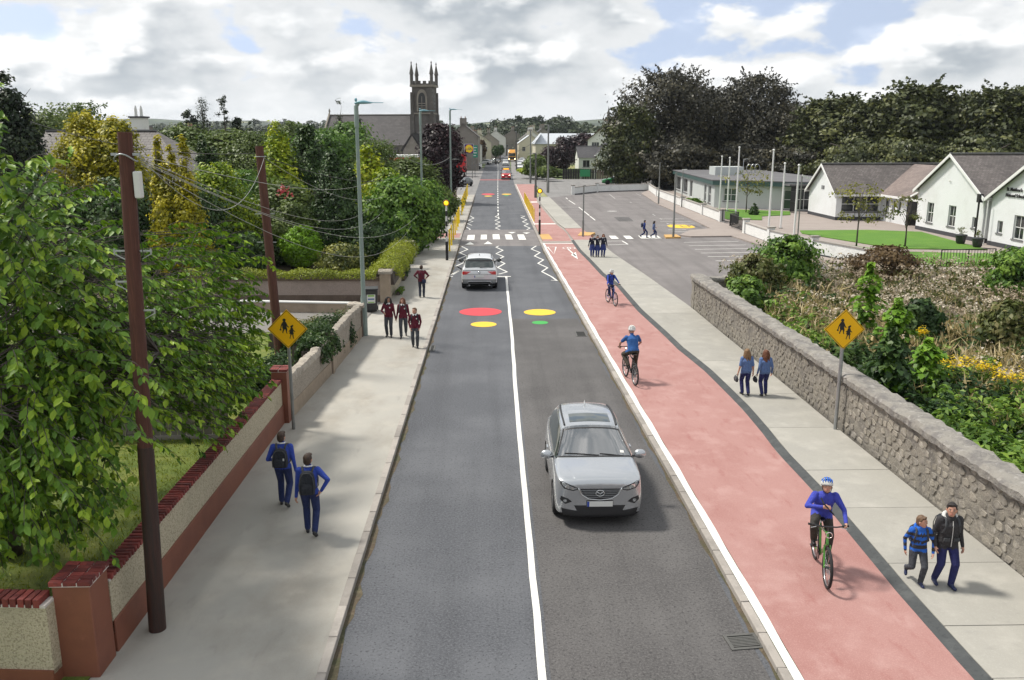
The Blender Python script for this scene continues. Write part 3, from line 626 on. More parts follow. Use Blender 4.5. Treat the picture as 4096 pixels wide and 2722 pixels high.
for s in (-1, 1): MB().bar(cz+Vector((s*.19, -.02, .045)), cz+Vector((s*.10, -.02, .045)), .035).build('bracket', 'galv', tp)
zb = at(316*OV, 425*OV, 12.0).z-PZ
MB().obox(pp(zb)+Vector((.145, -.02, 0)), (.09, .13, .36)).build('junction_box', 'white_plastic', tp, bevel=.02)
MB().tube([pp(zb-.2)+Vector((.13, -.05, 0)), pp(zb-.7)+Vector((.14, -.07, 0)), pp(zb-.95)+Vector((.17, -.06, 0)), pp(zb-1.05)+Vector((.12, -.05, 0))], .006, 6).build('box_cable', 'cable_black', tp)
for py, sgn in ((577, 1), (577, -1), (648, -1), (714, 1)):
    zz_ = at(320*OV, py*OV, 12.09).z-PZ; c = pp(zz_)
    MB().bar(c+Vector((sgn*.10, 0, 0)), c+Vector((sgn*.26, 0, 0)), .022).bar(c+Vector((sgn*.25, 0, .03)), c+Vector((sgn*.25, 0, -.05)), .018).bar(c+Vector((sgn*.25, 0, -.04)), c+Vector((sgn*.11, 0, -.12)), .012).build('step_iron', 'galv', tp)
t2 = at(597*OV, 337*OV, 28); P2 = Vector((t2.x+.25, 28, 0))
tp2 = empty('telegraph_pole', (P2.x, 28, .1), 0, 'second reddish wooden telegraph pole in the garden behind the cherry tree', 'pole')
h2 = t2.z-.1
MB().tube([(-.25*z/h2, 0, z) for z in np.linspace(0, h2, 10)], [.155-.03*i/9 for i in range(10)], 16).build('shaft', 'wood_brown', tp2, smooth=True, angle=40)
MB().tube([(-.23+.17*math.cos(a), .17*math.sin(a), h2-.32) for a in np.linspace(0, 2*math.pi, 14)], .014, 6).build('wire_ring', 'galv', tp2)
for k in (1, 2):
    zz_ = h2-1.2-k*.45*2
    for sgn in (-1, 1): MB().bar((-.2+sgn*.12, 0, zz_), (-.2+sgn*.3, 0, zz_), .03).build('step_iron', 'galv', tp2)
def wire(name, a, b, sag, r, m, label):
    a, b = Vector(a), Vector(b); pts = [a.lerp(b, t)-Vector((0, 0, sag*4*t*(1-t))) for t in np.linspace(0, 1, 22)]
    tag(MB().tube(pts, r, 5).build(name, m, smooth=True), label, 'wire', 'overhead wires')
A1 = Vector((-5.13+cz.x+.18, 12.05, cz.z+PZ+.02)); T2 = Vector((t2.x+.15, 28, t2.z-.32))
wire('overhead_wire', A1, T2, 1.15, .0062, 'cable_white', 'pale wire sagging deepest between the two telegraph poles')
for i, (e, s, lab) in enumerate(((ato(880, 400, 62), .75, 'topmost pale wire from near pole to the trees by the first lamp post'), (ato(862, 470, 60), 1.0, 'pale wire running from near pole to yellow-green shrub by first lamp post'),
                                 (ato(905, 455, 64), 1.55, 'pale wire dipping past the cypress and rising behind first lamp post'), (ato(975, 478, 60), 1.5, 'pale wire from near pole ending near the second green lamp post'),
                                 (ato(960, 500, 58), 1.9, 'lowest pale wire crossing in front of the dark cypress'))):
    wire('overhead_wire', A1+Vector((0, .02*i, -.03*i)), e, s, .0062, 'cable_white', lab)
wire('overhead_wire', T2+Vector((0, 0, -.05)), ato(905, 442, 60), .9, .008, 'cable_white', 'pale wire leaving second pole towards the first green lamp post')
wire('overhead_wire', at(122, 488, 30), T2+Vector((-.25, 0, .1)), .35, .011, 'cable_black', 'thick black cable crossing above the golden conifers to the second pole')
wire('overhead_wire', T2+Vector((-.1, 0, .05)), at(1640, 692, 62), .7, .013, 'cable_black', 'thick black cable running from second pole past the lamp posts')
wire('overhead_wire', at(1700, 690, 90), at(2150, 560, 200), 1.2, .03, 'cable_black', 'black cable crossing the far street near the round shop sign')
wire('overhead_wire', at(1240+400, 640, 80), at(1800, 630, 95), .6, .016, 'cable_white', 'thin pale wire across the purple maple')
# ------------------------------------------------------------------ school-children warning signs
KID_A = [(-.05, .33), (.0, .36), (.05, .345), (.065, .30), (.04, .26), (.05, .25), (.085, .19), (.12, .10), (.16, .055), (.15, .03), (.10, .06), (.075, .10), (.085, .02), (.10, -.03), (.085, -.10), (.09, -.16), (.115, -.175), (.06, -.175), (.05, -.10), (.03, -.03), (.0, -.04), (-.03, -.10), (-.05, -.15), (-.03, -.17), (-.085, -.165), (-.075, -.10), (-.055, -.03), (-.075, .03), (-.07, .12), (-.10, .06), (-.115, -.02), (-.10, -.05), (-.12, -.075), (-.17, -.06), (-.165, -.02), (-.14, -.005), (-.13, .07), (-.10, .16), (-.05, .235), (-.025, .255), (-.055, .29)]
KID_B = [(-.04, .19), (.0, .22), (.05, .235), (.065, .20), (.045, .17), (.02, .14), (.045, .11), (.06, .05), (.115, .0), (.11, -.02), (.055, .005), (.045, -.03), (.07, -.09), (.045, -.105), (.05, -.18), (.055, -.24), (.085, -.255), (.03, -.26), (.015, -.18), (.005, -.11), (-.02, -.12), (-.045, -.18), (-.065, -.24), (-.04, -.26), (-.095, -.255), (-.075, -.18), (-.055, -.10), (-.095, -.075), (-.07, .0), (-.11, -.01), (-.115, .015), (-.06, .05), (-.045, .11), (-.02, .14), (-.05, .16)]
def sign(px, py, py_top, w_ov, label, shade):
    b = Go(px, py, CZ if px > 1200 else PZ); top = ato(px, py_top, b.y).z; s = w_ov*OV*math.hypot(b.y, 4)/FPX
    o = empty('warning_sign', b, 0, label, 'sign', 'school children warning signs'); d = s/2; hc = top-b.z-d
    MB().tube([(0, .03, 0), (0, .03, hc+d*.55)], .042 if px < 1200 else .045, 14).build('post', shade, o, smooth=True, angle=50)
    def dia(k, y0, y1, m, name): return MB().extr([(0, y0, hc-d*k), (d*k, y0, hc), (0, y0, hc+d*k), (-d*k, y0, hc)], (0, y1-y0, 0)).build(name, m, plate)
    plate = MB().extr([(0, -.012, hc-d), (d, -.012, hc), (0, -.012, hc+d), (-d, -.012, hc)], (0, .006, 0)).build('sign_plate', 'sign_yellow', o)
    dia(.955, -.0145, -.012, 'black_paint', 'border'); dia(.92, -.017, -.0145, 'sign_yellow', 'panel')
    k = d*1.42
    for nm, poly, ox, oz in (('child_silhouette', KID_A, -.10, .02), ('child_silhouette', KID_B, .155, -.085)):
        MB().extr([((x+ox)*k, -.0195, hc+(z+oz)*k) for x, z in poly], (0, .0025, 0)).build(nm, 'black_paint', plate)
    for s in (.4, -.4): MB().bar((0, -.005, hc+d*s), (0, .08, hc+d*s), .05, .04).build('clamp', 'galv_dull', o)
sign(676, 990, 713, 92, 'yellow diamond school children sign on grey post by the left garden wall', 'galv_dull')
sign(1925, 990, 713, 96, 'yellow diamond school children sign on pale post by the right stone wall', 'galv')
# ------------------------------------------------------------------ street lamps
def lamp(x, y, h, label, m='lamp_green', head='teal', arm=1.0, r=.075, z0=PZ, lowarm=None, grp='street lamps'):
    o = empty('street_lamp', (x, y, z0), 0, label, 'street lamp', grp)
    MB().tube([(0, 0, 0), (0, 0, 1.45), (0, 0, 1.6), (0, 0, h*.6), (0, 0, h*.92)], [r*1.35, r*1.35, r, r*.85, r*.75], 14).build('column', m, o, smooth=True, angle=50)
    MB().box(-.05, .05, -r*1.4-.01, -r*1.3, .5, 1.1).build('access_door', m, o)
    MB().tube([(0, 0, h*.9), (0, 0, h*.985), (.10*arm, 0, h)], [r*1.0, r*.95, r*.6], 12).build('spigot', m, o, smooth=True, angle=50)
    hm = 'lamp_teal' if head == 'teal' else 'galv_dull'
    MB().tube([(-.05*arm, 0, h-.02), (.10*arm, 0, h+.015), (.30*arm, 0, h+.02), (.52*arm, 0, h+.0), (.60*arm, 0, h+.005), (.98*arm, 0, h+.0)], [.05, .10, .11, .05, .022, .02], 12, flat=.6).build('lantern', hm, o, smooth=True, angle=60)
    MB().ell((.0, 0, h+.10), (.05, .05, .07), 10, 6).build('photocell', hm, o, smooth=True)
    if lowarm:
        MB().tube([(0, 0, lowarm), (.35, 0, lowarm+.04), (.9, 0, lowarm+.02)], [.08, .14, .05], 10, flat=.4).build('lower_lantern', 'galv_dull', o, smooth=True)
    return o
lamp(-4.84, 32.46, 8.55, 'tall pale green street lamp nearest, standing at the driveway on left pavement', r=.085)
lamp(-4.71, 59.87, 9.1, 'second pale green street lamp behind hedge beside the dark pillars', r=.085)
lamp(-4.2, 92.0, 10.2, 'third street lamp with a lower grey lantern in front of the purple maple', r=.1, arm=1.3, lowarm=5.2)
lamp(7.9, 123.6, 9.2, 'thick grey street lamp on the far right beyond the beacon', 'galv_dull', 'grey', -1.2, .15, .05)
lamp(5.6, 112, 5.5, 'dark post with side lantern just behind the right belisha beacon', 'iron_grate', 'grey', -1.0, .13, .1)
lamp(6.6, 150, 8.8, 'slender grey lamp post at the corner beyond the red cycle track', 'galv_dull', 'grey', -1.2, .12, .05)
lamp(3.9+2.2, 215, 9.0, 'far dark lamp post beside the waiting traffic', 'iron_grate', 'grey', -.6, .14, .05)
lamp(5.3+2.0, 262, 9.2, 'farthest dark lamp post above the parked cars', 'iron_grate', 'grey', -.6, .15, .05)
# plain posts in and round the car park
def post(px, py, h, r, label, m='galv', z0=.02, head=None):
    b = Go(px, py, z0); o = empty('lamp_post', b, 0, label, 'post', 'car park posts')
    MB().tube([(0, 0, 0), (0, 0, 1.2), (0, 0, 1.25), (0, 0, h)], [r*1.3, r*1.3, r, r*.8], 12).build('column', m, o, smooth=True, angle=50)
    MB().bar((-.05, 0, h), (.14, 0, h+.02), .09, .06).build('head', m, o) if head is None else MB().bar((-.1, 0, h), (.42, 0, h+.05), .2, .1).build('head', 'white_plastic', o)
    return o
post(1343, 545, 3.8, .06, 'grey post with dark upper half at the car park entrance', 'galv_dull', CZ)
post(1551, 546, 4.75, .07, 'tall grey post on the yellow island in the car park', 'galv_dull', .13)
post(1517, 470, 4.65, .07, 'grey post against the white wall at the back of car park', 'galv_dull', .12)
post(1570, 478, 4.0, .05, 'post with white lantern in front of flat-roofed school block', 'galv_dull', .12, 1)
post(1370, 414, 3.4, .07, 'short pole beside the green parked car', 'galv_dull', .02)
# ------------------------------------------------------------------ belisha beacons and bollards
def beacon(px, py, h, label, z0):
    b = Go(px, py, z0); o = empty('belisha_beacon', b, 0, label, 'beacon', 'belisha beacons'); n = 7; z1 = 1.15; dz = (h-.3-z1)/n
    MB().tube([(0, 0, 0), (0, 0, z1)], .085, 14).build('base', 'iron_dark', o, smooth=True, angle=50)
    for i in range(n): MB().tube([(0, 0, z1+i*dz), (0, 0, z1+(i+1)*dz)], .06, 14).build('white_band' if i % 2 == 0 else 'black_band', 'white_plastic' if i % 2 == 0 else 'black_paint', o, smooth=True, angle=50)
    g = MB(); g.ell((0, 0, h-.13), (.13, .13, .13), 18, 12); g.build('globe', 'amber_globe', o, smooth=True)
    MB().tube([(0, .05, h-.13), (0, .09, h-.13)], [.205, .205], 24).build('surround', 'bollard_yellow', o); MB().tube([(.19*math.cos(a), .02, h-.13+.19*math.sin(a)) for a in np.linspace(0, 2*math.pi, 26)], .03, 6).build('rim', 'render_brown', o)
beacon(1030, 600, 3.62, 'belisha beacon with yellow globe on striped pole, left pavement behind yellow bollards', PZ)
beacon(1243, 541, 3.5, 'belisha beacon with yellow globe on striped pole beside the red cycle track', TZ)
def bollard(x, y, h, label, grp, z0, proto=[]):
    if not proto:
        o = empty('bollard', (x, y, z0)); MB().lathe([(.052, 0), (.052, .82), (.047, .86), (.03, .885), (0.0, .89)], 14).build('post', 'bollard_yellow', o, smooth=True, angle=50)
        MB().lathe([(.065, 0), (.065, .03), (.046, .05)], 14).build('base_collar', 'bollard_yellow', o, smooth=True, angle=50); MB().lathe([(.0535, .66), (.0535, .72)], 14).build('band', 'paint_yellow', o); proto.append(o)
    else: o = copy_tree(proto[0])
    o.location = (x, y, z0); o.scale = (1.05, 1.05, h/.89); tag(o, label, 'bollard', grp)
ords = ['nearest', 'second', 'third', 'fourth', 'fifth', 'sixth', 'seventh', 'eighth', 'ninth']
for i, y in enumerate((54.4, 58.0, 61.2, 64.5, 68.0, 71.6, 74.6, 77.5)): bollard(-2.8-.01*i, y, 1.45, '%s yellow bollard in the near row on the left kerb' % ords[i], 'near row of yellow bollards, left kerb', PZ)
for i, y in enumerate((86.5, 90.6, 94.7, 99, 104, 109, 114.5)): bollard(-2.93-.03*i, y, 1.6, '%s yellow bollard in the far row on the left kerb' % ords[i], 'far row of yellow bollards, left kerb', PZ)
for i, y in enumerate(np.linspace(79.5, 103, 9)): bollard(3.84+.004*i, float(y), 1.2, '%s yellow bollard in the row along the red cycle track' % ords[i], 'yellow bollards along the cycle track', TZ)
# ------------------------------------------------------------------ drains, bin
def drain(px0, py0, px1, py1, n, label, along_x=True, ang=0):
    a = Go(px0, py0); b = Go(px1, py1); c = (a+b)/2; w = abs(b.x-a.x); l = abs(b.y-a.y)
    o = empty('drain_grate', (c.x, c.y, .004), R(ang), label, 'drain')
    MB().box(-w/2, w/2, -l/2, l/2, 0, .003).build('pit', 'pit', o)
    fr = MB(); t = .05
    fr.box(-w/2, w/2, -l/2, -l/2+t, .003, .014).box(-w/2, w/2, l/2-t, l/2, .003, .014).box(-w/2, -w/2+t, -l/2+t, l/2-t, .003, .014).box(w/2-t, w/2, -l/2+t, l/2-t, .003, .014).build('frame', 'iron_grate', o)
    for i in range(n-1):
        y = -l/2+t+(l-2*t)*(i+1)/n; MB().box(-w/2+t, w/2-t, y-.013, y+.013, .003, .012).build('bar', 'iron_grate', o)
drain(1682, 1498, 1742, 1462, 8, 'iron drain grate by the right kerb in the near foreground', ang=6)
drain(1328, 776, 1348, 765, 5, 'iron drain grate by the right kerb near the green painted circle')
drain(988, 810, 1004, 797, 6, 'iron drain grate by the left kerb below the schoolboy')
bn = empty('wheelie_bin', Go(856, 718, .12), R(8), 'black wheelie bin with green and white sticker beside the driveway pillar', 'bin')
MB().loft([[(-.24, -.28, .06), (.24, -.28, .06), (.24, .25, .06), (-.24, .25, .06)], [(-.29, -.36, .98), (.29, -.36, .98), (.29, .33, .98), (-.29, .33, .98)]]).build('body', 'black_plastic', bn, bevel=.03)
MB().box(-.31, .31, -.39, .37, .985, 1.05).build('lid', 'black_plastic', bn, bevel=.02); MB().tube([(-.27, .40, 1.0), (.27, .40, 1.0)], .02, 8).build('handle', 'black_plastic', bn)
st = MB().add([(-.17, -.335, .42), (.17, -.335, .42), (.18, -.362, .80), (-.18, -.362, .80)], [(0, 1, 2, 3)]).build('sticker', 'white_plastic', bn)
mat('sticker_green', (.22, .42, .08), .5); mat('sticker_blue', (.05, .12, .3), .5)
for z0, z1, m in ((.71, .78, 'sticker_green'), (.57, .63, 'sticker_blue'), (.44, .48, 'sticker_green')):
    yf = lambda z: -.337-.027*(z-.42)/.38-.002
    MB().add([(-.14, yf(z0), z0), (.14, yf(z0), z0), (.14, yf(z1), z1), (-.14, yf(z1), z1)], [(0, 1, 2, 3)]).build('sticker_print', m, st)
for s in (-1, 1): MB().tube([(s*.25, .27, .10), (s*.30, .27, .10)], .10, 14).build('wheel', 'black_plastic', bn)
# ------------------------------------------------------------------ rubble stone wall on the right
mat('stone', (.262, .236, .196), .92, world=True, layers=[((.17, .155, .14), 2.4, .42, .66, .8), ((.38, .355, .32), 5, .5, .72, .65), ((.11, .10, .09), 11, .6, .74, .6)], bump=(11, .9, .03), bump2=(40, .5, .008), rand=.2)
mat('stone_mortar', (.235, .214, .18), .95, layers=[((.12, .11, .1), 2.2, .42, .66, .8), ((.30, .275, .25), 7, .5, .72, .6), ((.07, .07, .06), 1.2, .6, .75, .5)], bump=(13, 1., .03), bump2=(40, .6, .008))
mat('coping_grey', (.265, .248, .222), .95, layers=[((.16, .15, .145), 2.6, .4, .64, .8), ((.40, .38, .355), 6, .52, .72, .7), ((.09, .085, .08), 14, .62, .74, .6)], bump=(10, 1., .05), bump2=(34, .6, .01))
sw = empty('stone_wall', (9, 20, 0), 0, 'grey rubble stone wall with rough mortar coping along the right footway', 'wall')
def swx(y): return 9.06-.0078*(y-3)-9
SH = 1.30
MB().prism([(swx(4)+.03, -16), (swx(37.7)+.03, 17.7), (swx(37.7)+.45, 17.7), (swx(4)+.45, -16)][::-1], 0, CZ+SH).build('mortar_core', 'stone_mortar', sw)
MB().prism([(-.2, 17.28), (3.4, 18.6), (3.3, 18.95), (-.2, 17.72)][::-1], 0, SH+.05).build('return_core', 'stone_mortar', sw)
rs = random.Random(21)
def rubble(y0, y1, z0, z1, sp=.25):
    """random rubble: Voronoi cells of jittered points as polygons in (y, z)"""
    K = 1.55; z0, z1 = z0*K, z1*K; nr = int((z1-z0)/.235); pts = []
    for r in range(nr):
        y = y0+rs.uniform(0, .3)
        while y < y1:
            pts.append((y+rs.uniform(-.05, .05), z0+(r+.5)*(z1-z0)/nr+rs.uniform(-.075, .075))); y += sp*rs.choice((.6, .85, 1.1, 1.5))
    cells = []
    for p in pts:
        q = [(max(y0, p[0]-.4), max(z0, p[1]-.35)), (p[0]+.4, max(z0, p[1]-.35)), (p[0]+.4, min(z1, p[1]+.35)), (max(y0, p[0]-.4), min(z1, p[1]+.35))]
        for o in pts:
            dy, dz = o[0]-p[0], o[1]-p[1]
            if o is p or abs(dy) > .85 or abs(dz) > .6: continue
            m = (p[0]+dy/2, p[1]+dz/2); s = [(v[0]-m[0])*dy+(v[1]-m[1])*dz for v in q]; nq = []
            for i in range(len(q)):
                a, b = q[i], q[(i+1) % len(q)]; sa, sb = s[i], s[(i+1) % len(q)]
                if sa <= 0: nq.append(a)
                if (sa < 0) != (sb < 0) and sa != sb: t = sa/(sa-sb); nq.append((a[0]+(b[0]-a[0])*t, a[1]+(b[1]-a[1])*t))
            q = nq
            if len(q) < 3: break
        if len(q) < 3: continue
        q = [(v[0], v[1]/K) for v in q]; c = (sum(v[0] for v in q)/len(q), sum(v[1] for v in q)/len(q)); k = 1-.03/max(.07, min(math.hypot(v[0]-c[0], v[1]-c[1]) for v in q)); k = max(.74, k)*rs.uniform(.92, 1.03)
        e = [((q[i][0]*.88+q[(i+1) % len(q)][0]*.12, q[i][1]*.88+q[(i+1) % len(q)][1]*.12), (q[i][0]*.12+q[(i+1) % len(q)][0]*.88, q[i][1]*.12+q[(i+1) % len(q)][1]*.88)) for i in range(len(q))]
        cells.append(([(c[0]+(v[0]-c[0])*k, c[1]+(v[1]-c[1])*k) for pr in e for v in pr], c, .2))
    return cells
cells = [c for c in rubble(9.5, 37.6, CZ-.02, CZ+SH-.02) if rs.random() < .86]
cells.sort(key=lambda c: c[1][0])
rest = MB()
def stone_mesh(mb, cell, ox, oy, oz):
    p, (cy, cz_), w = cell; x = swx(cy); d = rs.uniform(-.004, .02); n = len(p)
    def ring(s, dx): return [(x+.03-dx-ox, cy+(q[0]-cy)*s-20-oy, cz_+(q[1]-cz_)*s-oz) for q in p]
    b = len(mb.v); r = [ring(1, -.01), ring(.97, d*.6), ring(.92, d+rs.uniform(0, .012))]
    mb.add(r[0]+r[1]+r[2], [(i+k*n, (i+1) % n+k*n, (i+1) % n+(k+1)*n, i+(k+1)*n) for k in (0, 1) for i in range(n)]+[tuple(range(2*n, 3*n))])
for i, c in enumerate(cells):
    if i < 300:
        cy, cz_ = c[1]; m_ = MB(); stone_mesh(m_, c, 0, cy-20, cz_); m_.build('stone', 'stone', sw, loc=(0, cy-20, cz_), smooth=True, angle=22)
    else: stone_mesh(rest, c, 0, 0, 0)
tag(rest.build('distant_stones', 'stone', sw, smooth=True, angle=45), kind='stuff')
rocky(sw, 'coping', [(swx(4)+.21, -16, CZ+SH-.02), (swx(20)+.21, 0, CZ+SH-.02), (swx(37.7)+.21, 17.75, CZ+SH-.02)], .60, .19, 'coping_grey', 4, .16)
rocky(sw, 'coping', [(0, 17.6, SH), (3.3, 18.8, SH-.05)], .5, .2, 'coping_grey', 9, .16)
# ------------------------------------------------------------------ buildings: helpers
mat('wall_white', (.735, .75, .765), .9, layers=[((.63, .635, .63), .5, .42, .7, .6), ((.80, .80, .80), 5, .5, .75, .4), ((.48, .48, .46), 1.1, .64, .8, .5)], bump=(16, .8, .03))
mat('wall_white2', (.72, .72, .68), .9, layers=[((.62, .62, .58), .4, .45, .7, .5)], bump=(14, .4, .02))
mat('wall_offwhite', (.50, .53, .52), .85, layers=[((.42, .45, .44), .5, .45, .7, .5)])
mat('wall_cream', (.58, .54, .42), .9, layers=[((.48, .44, .34), .4, .45, .7, .5)])
mat('wall_stone', (.24, .215, .18), .95, layers=[((.15, .13, .11), .5, .4, .68, .8), ((.33, .30, .26), 1.8, .5, .7, .6)], bump=(3, .7, .08))
mat('wall_gable', (.27, .245, .215), .95, layers=[((.19, .17, .15), .3, .4, .68, .7), ((.34, .31, .28), 1.2, .5, .7, .5)])
mat('church_stone', (.118, .110, .102), .95, layers=[((.075, .065, .058), .35, .4, .66, .8), ((.19, .178, .165), 1.1, .5, .72, .6), ((.05, .045, .04), 2.4, .6, .75, .5)], bump=(2.2, .8, .1))
mat('church_dressing', (.26, .235, .20), .95, layers=[((.16, .14, .12), .6, .4, .7, .7)])
mat('church_wall', (.25, .23, .20), .95, layers=[((.16, .145, .125), .5, .42, .68, .7), ((.34, .31, .28), 1.6, .5, .7, .5)], bump=(2.5, .6, .08))
def slate(name, base, lite, dark, sc=3.3, moss=None):
    m, n, lk, p, out = _nodes(name); g = n('ShaderNodeTexCoord').outputs['UV']
    b = n('ShaderNodeTexBrick'); lk(g, b.inputs['Vector']); b.inputs['Scale'].default_value = sc
    b.inputs['Color1'].default_value = (*base, 1); b.inputs['Color2'].default_value = (*lite, 1); b.inputs['Mortar'].default_value = (*tuple(q*.45 for q in dark), 1)
    b.inputs['Mortar Size'].default_value = .03; b.inputs['Brick Width'].default_value = .9; b.inputs['Row Height'].default_value = .75; b.inputs['Bias'].default_value = -.1
    tc = n('ShaderNodeNewGeometry').outputs['Position']
    c = _mix(n, lk, _rng(n, lk, _noise(n, lk, tc, .45, 5, .6), .42, .7, 0, .6), b.outputs['Color'], dark)
    c = _mix(n, lk, _rng(n, lk, _noise(n, lk, tc, 1.6, 6, .65), .60, .76, 0, .6), c, moss or tuple(q*1.5 for q in lite))
    lk(c, p.inputs['Base Color']); p.inputs['Roughness'].default_value = .75
    bm = n('ShaderNodeBump'); bm.inputs['Strength'].default_value = .8; bm.inputs['Distance'].default_value = .03; lk(b.outputs['Fac'], bm.inputs['Height']); bm.invert = True; lk(bm.outputs[0], p.inputs['Normal']); MATS[name] = m
slate('slate_brown', (.115, .10, .096), (.175, .155, .147), (.06, .053, .052))
slate('slate_warm', (.20, .155, .14), (.25, .20, .18), (.12, .095, .088))
slate('slate_grey', (.155, .14, .135), (.21, .195, .185), (.09, .082, .08), 2.2)
slate('slate_dark', (.062, .060, .066), (.09, .088, .095), (.035, .034, .038), 2.4)
slate('slate_church', (.075, .068, .070), (.10, .092, .094), (.045, .042, .044), 1.6, (.15, .13, .11))
slate('slate_rust', (.13, .078, .062), (.17, .105, .085), (.075, .05, .042), 1.8)
mat('trim_white', (.78, .78, .77), .5, layers=[((.62, .62, .6), 2, .5, .75, .4)])
mat('trim_green', (.05, .10, .095), .5)
mat('sill_grey', (.17, .17, .175), .8)
mat('plinth_dark', (.055, .055, .062), .85)
mat('felt_roof', (.125, .122, .13), .8, layers=[((.19, .185, .19), .4, .45, .7, .7), ((.08, .078, .085), 1.6, .5, .75, .6)])
mat('glass_window', (.020, .024, .026), .06, spec=.8, layers=[((.07, .075, .075), .9, .45, .65, .6)])
mat('glass_green', (.06, .10, .07), .12, spec=.7)
mat('window_dark', (.02, .02, .022), .4)
mat('metal_roof', (.55, .58, .62), .5, .2, layers=[((.44, .47, .5), .1, .4, .7, .6)])
mat('chimney_pot', (.33, .20, .13), .8)
def quadmesh_uv(name, quads, m, par, thick=0.):
    """roof planes with uv in metres (u along the eave, v up the slope)"""
    me = bpy.data.meshes.new(name); vs = []; fs = []; uv = []
    for q in quads:
        q = [Vector(p) for p in q]; u = (q[1]-q[0]).normalized(); nn = (q[1]-q[0]).cross(q[-1]-q[0]).normalized(); v = nn.cross(u); b = len(vs)
        vs += [tuple(p) for p in q]; fs.append(tuple(range(b, b+len(q)))); uv += [((p-q[0]).dot(u), (p-q[0]).dot(v)) for p in q]
    me.from_pydata(vs, [], fs); l = me.uv_layers.new(name='UVMap')
    for i, t in enumerate(uv): l.data[i].uv = t
    me.materials.append(MATS[m]); o = link(name, me, par)
    if thick: s = o.modifiers.new('t', 'SOLIDIFY'); s.thickness = thick; s.offset = -1
    return o
def facade(par, o, u, W, H, holes, m, reveal=.14, name='wall', trim='trim_white', glass='glass_window', mull=None, sill=True, fr=.06):
    """wall with recessed windows; o lower-left corner seen from outside, u along it; outward normal = u x z"""
    o = Vector(o); u = Vector(u).normalized(); n = u.cross(Vector((0, 0, 1))); Z = Vector((0, 0, 1))
    P = lambda a, b, d=0.: o+u*a+Z*b-n*d
    us = sorted({0., W, *[h[0] for h in holes], *[h[1] for h in holes]}); vs = sorted({0., H, *[h[2] for h in holes], *[h[3] for h in holes]}); b = MB()
    for i in range(len(us)-1):
        for j in range(len(vs)-1):
            cu, cv = (us[i]+us[i+1])/2, (vs[j]+vs[j+1])/2
            if any(h[0] < cu < h[1] and h[2] < cv < h[3] for h in holes): continue
            b.quad(P(us[i], vs[j]), P(us[i+1], vs[j]), P(us[i+1], vs[j+1]), P(us[i], vs[j+1]))
    for h in holes:
        a0, a1, c0, c1 = h[:4]; r = reveal
        for q in ((P(a0, c0), P(a0, c0, r), P(a0, c1, r), P(a0, c1)), (P(a1, c0, r), P(a1, c0), P(a1, c1), P(a1, c1, r)), (P(a0, c1), P(a0, c1, r), P(a1, c1, r), P(a1, c1)), (P(a0, c0, r), P(a0, c0), P(a1, c0), P(a1, c0, r))): b.quad(*q)
    b.build(name, m, par)
    for h in holes:
        a0, a1, c0, c1 = h[:4]; nx, nz = (h[4] if len(h) > 4 else (2, 2)); door = len(h) > 5
        w = MB(); t = fr; d = reveal-.03
        def bx(x0, x1, z0, z1, d0, d1, mb): mb.extr([P(x0, z0, d0), P(x1, z0, d0), P(x1, z1, d0), P(x0, z1, d0)], -n*(d1-d0))
        bx(a0, a1, c0, c0+t, d, d+.05, w); bx(a0, a1, c1-t, c1, d, d+.05, w); bx(a0, a0+t, c0+t, c1-t, d, d+.05, w); bx(a1-t, a1, c0+t, c1-t, d, d+.05, w)
        for i in range(1, nx): x = a0+(a1-a0)*i/nx; bx(x-t*.4, x+t*.4, c0+t, c1-t, d+.004, d+.046, w)
        for j in range(1, nz): z = c0+(c1-c0)*j/nz; bx(a0+t, a1-t, z-t*.4, z+t*.4, d+.004, d+.046, w)
        wo = w.build('door' if door else 'window', h[5] if door else trim, par)
        iw = (a1-a0-2*t)/nx; iz = (c1-c0-2*t)/nz
        for i in range(nx):
            for j in range(nz):
                g = MB(); bx(a0+t+iw*i, a0+t+iw*(i+1), c0+t+iz*j, c0+t+iz*(j+1), d+.025, d+.035, g); g.build('pane', glass, wo)
        if sill and not door: s = MB(); bx(a0-.08, a1+.08, c0-.09, c0, -.06, .10, s); s.build('sill', 'sill_grey', wo)
def gable_tri(par, a, b, apex, m, name='gable'): MB().add([a, b, apex], [(0, 1, 2)]).build(name, m, par)
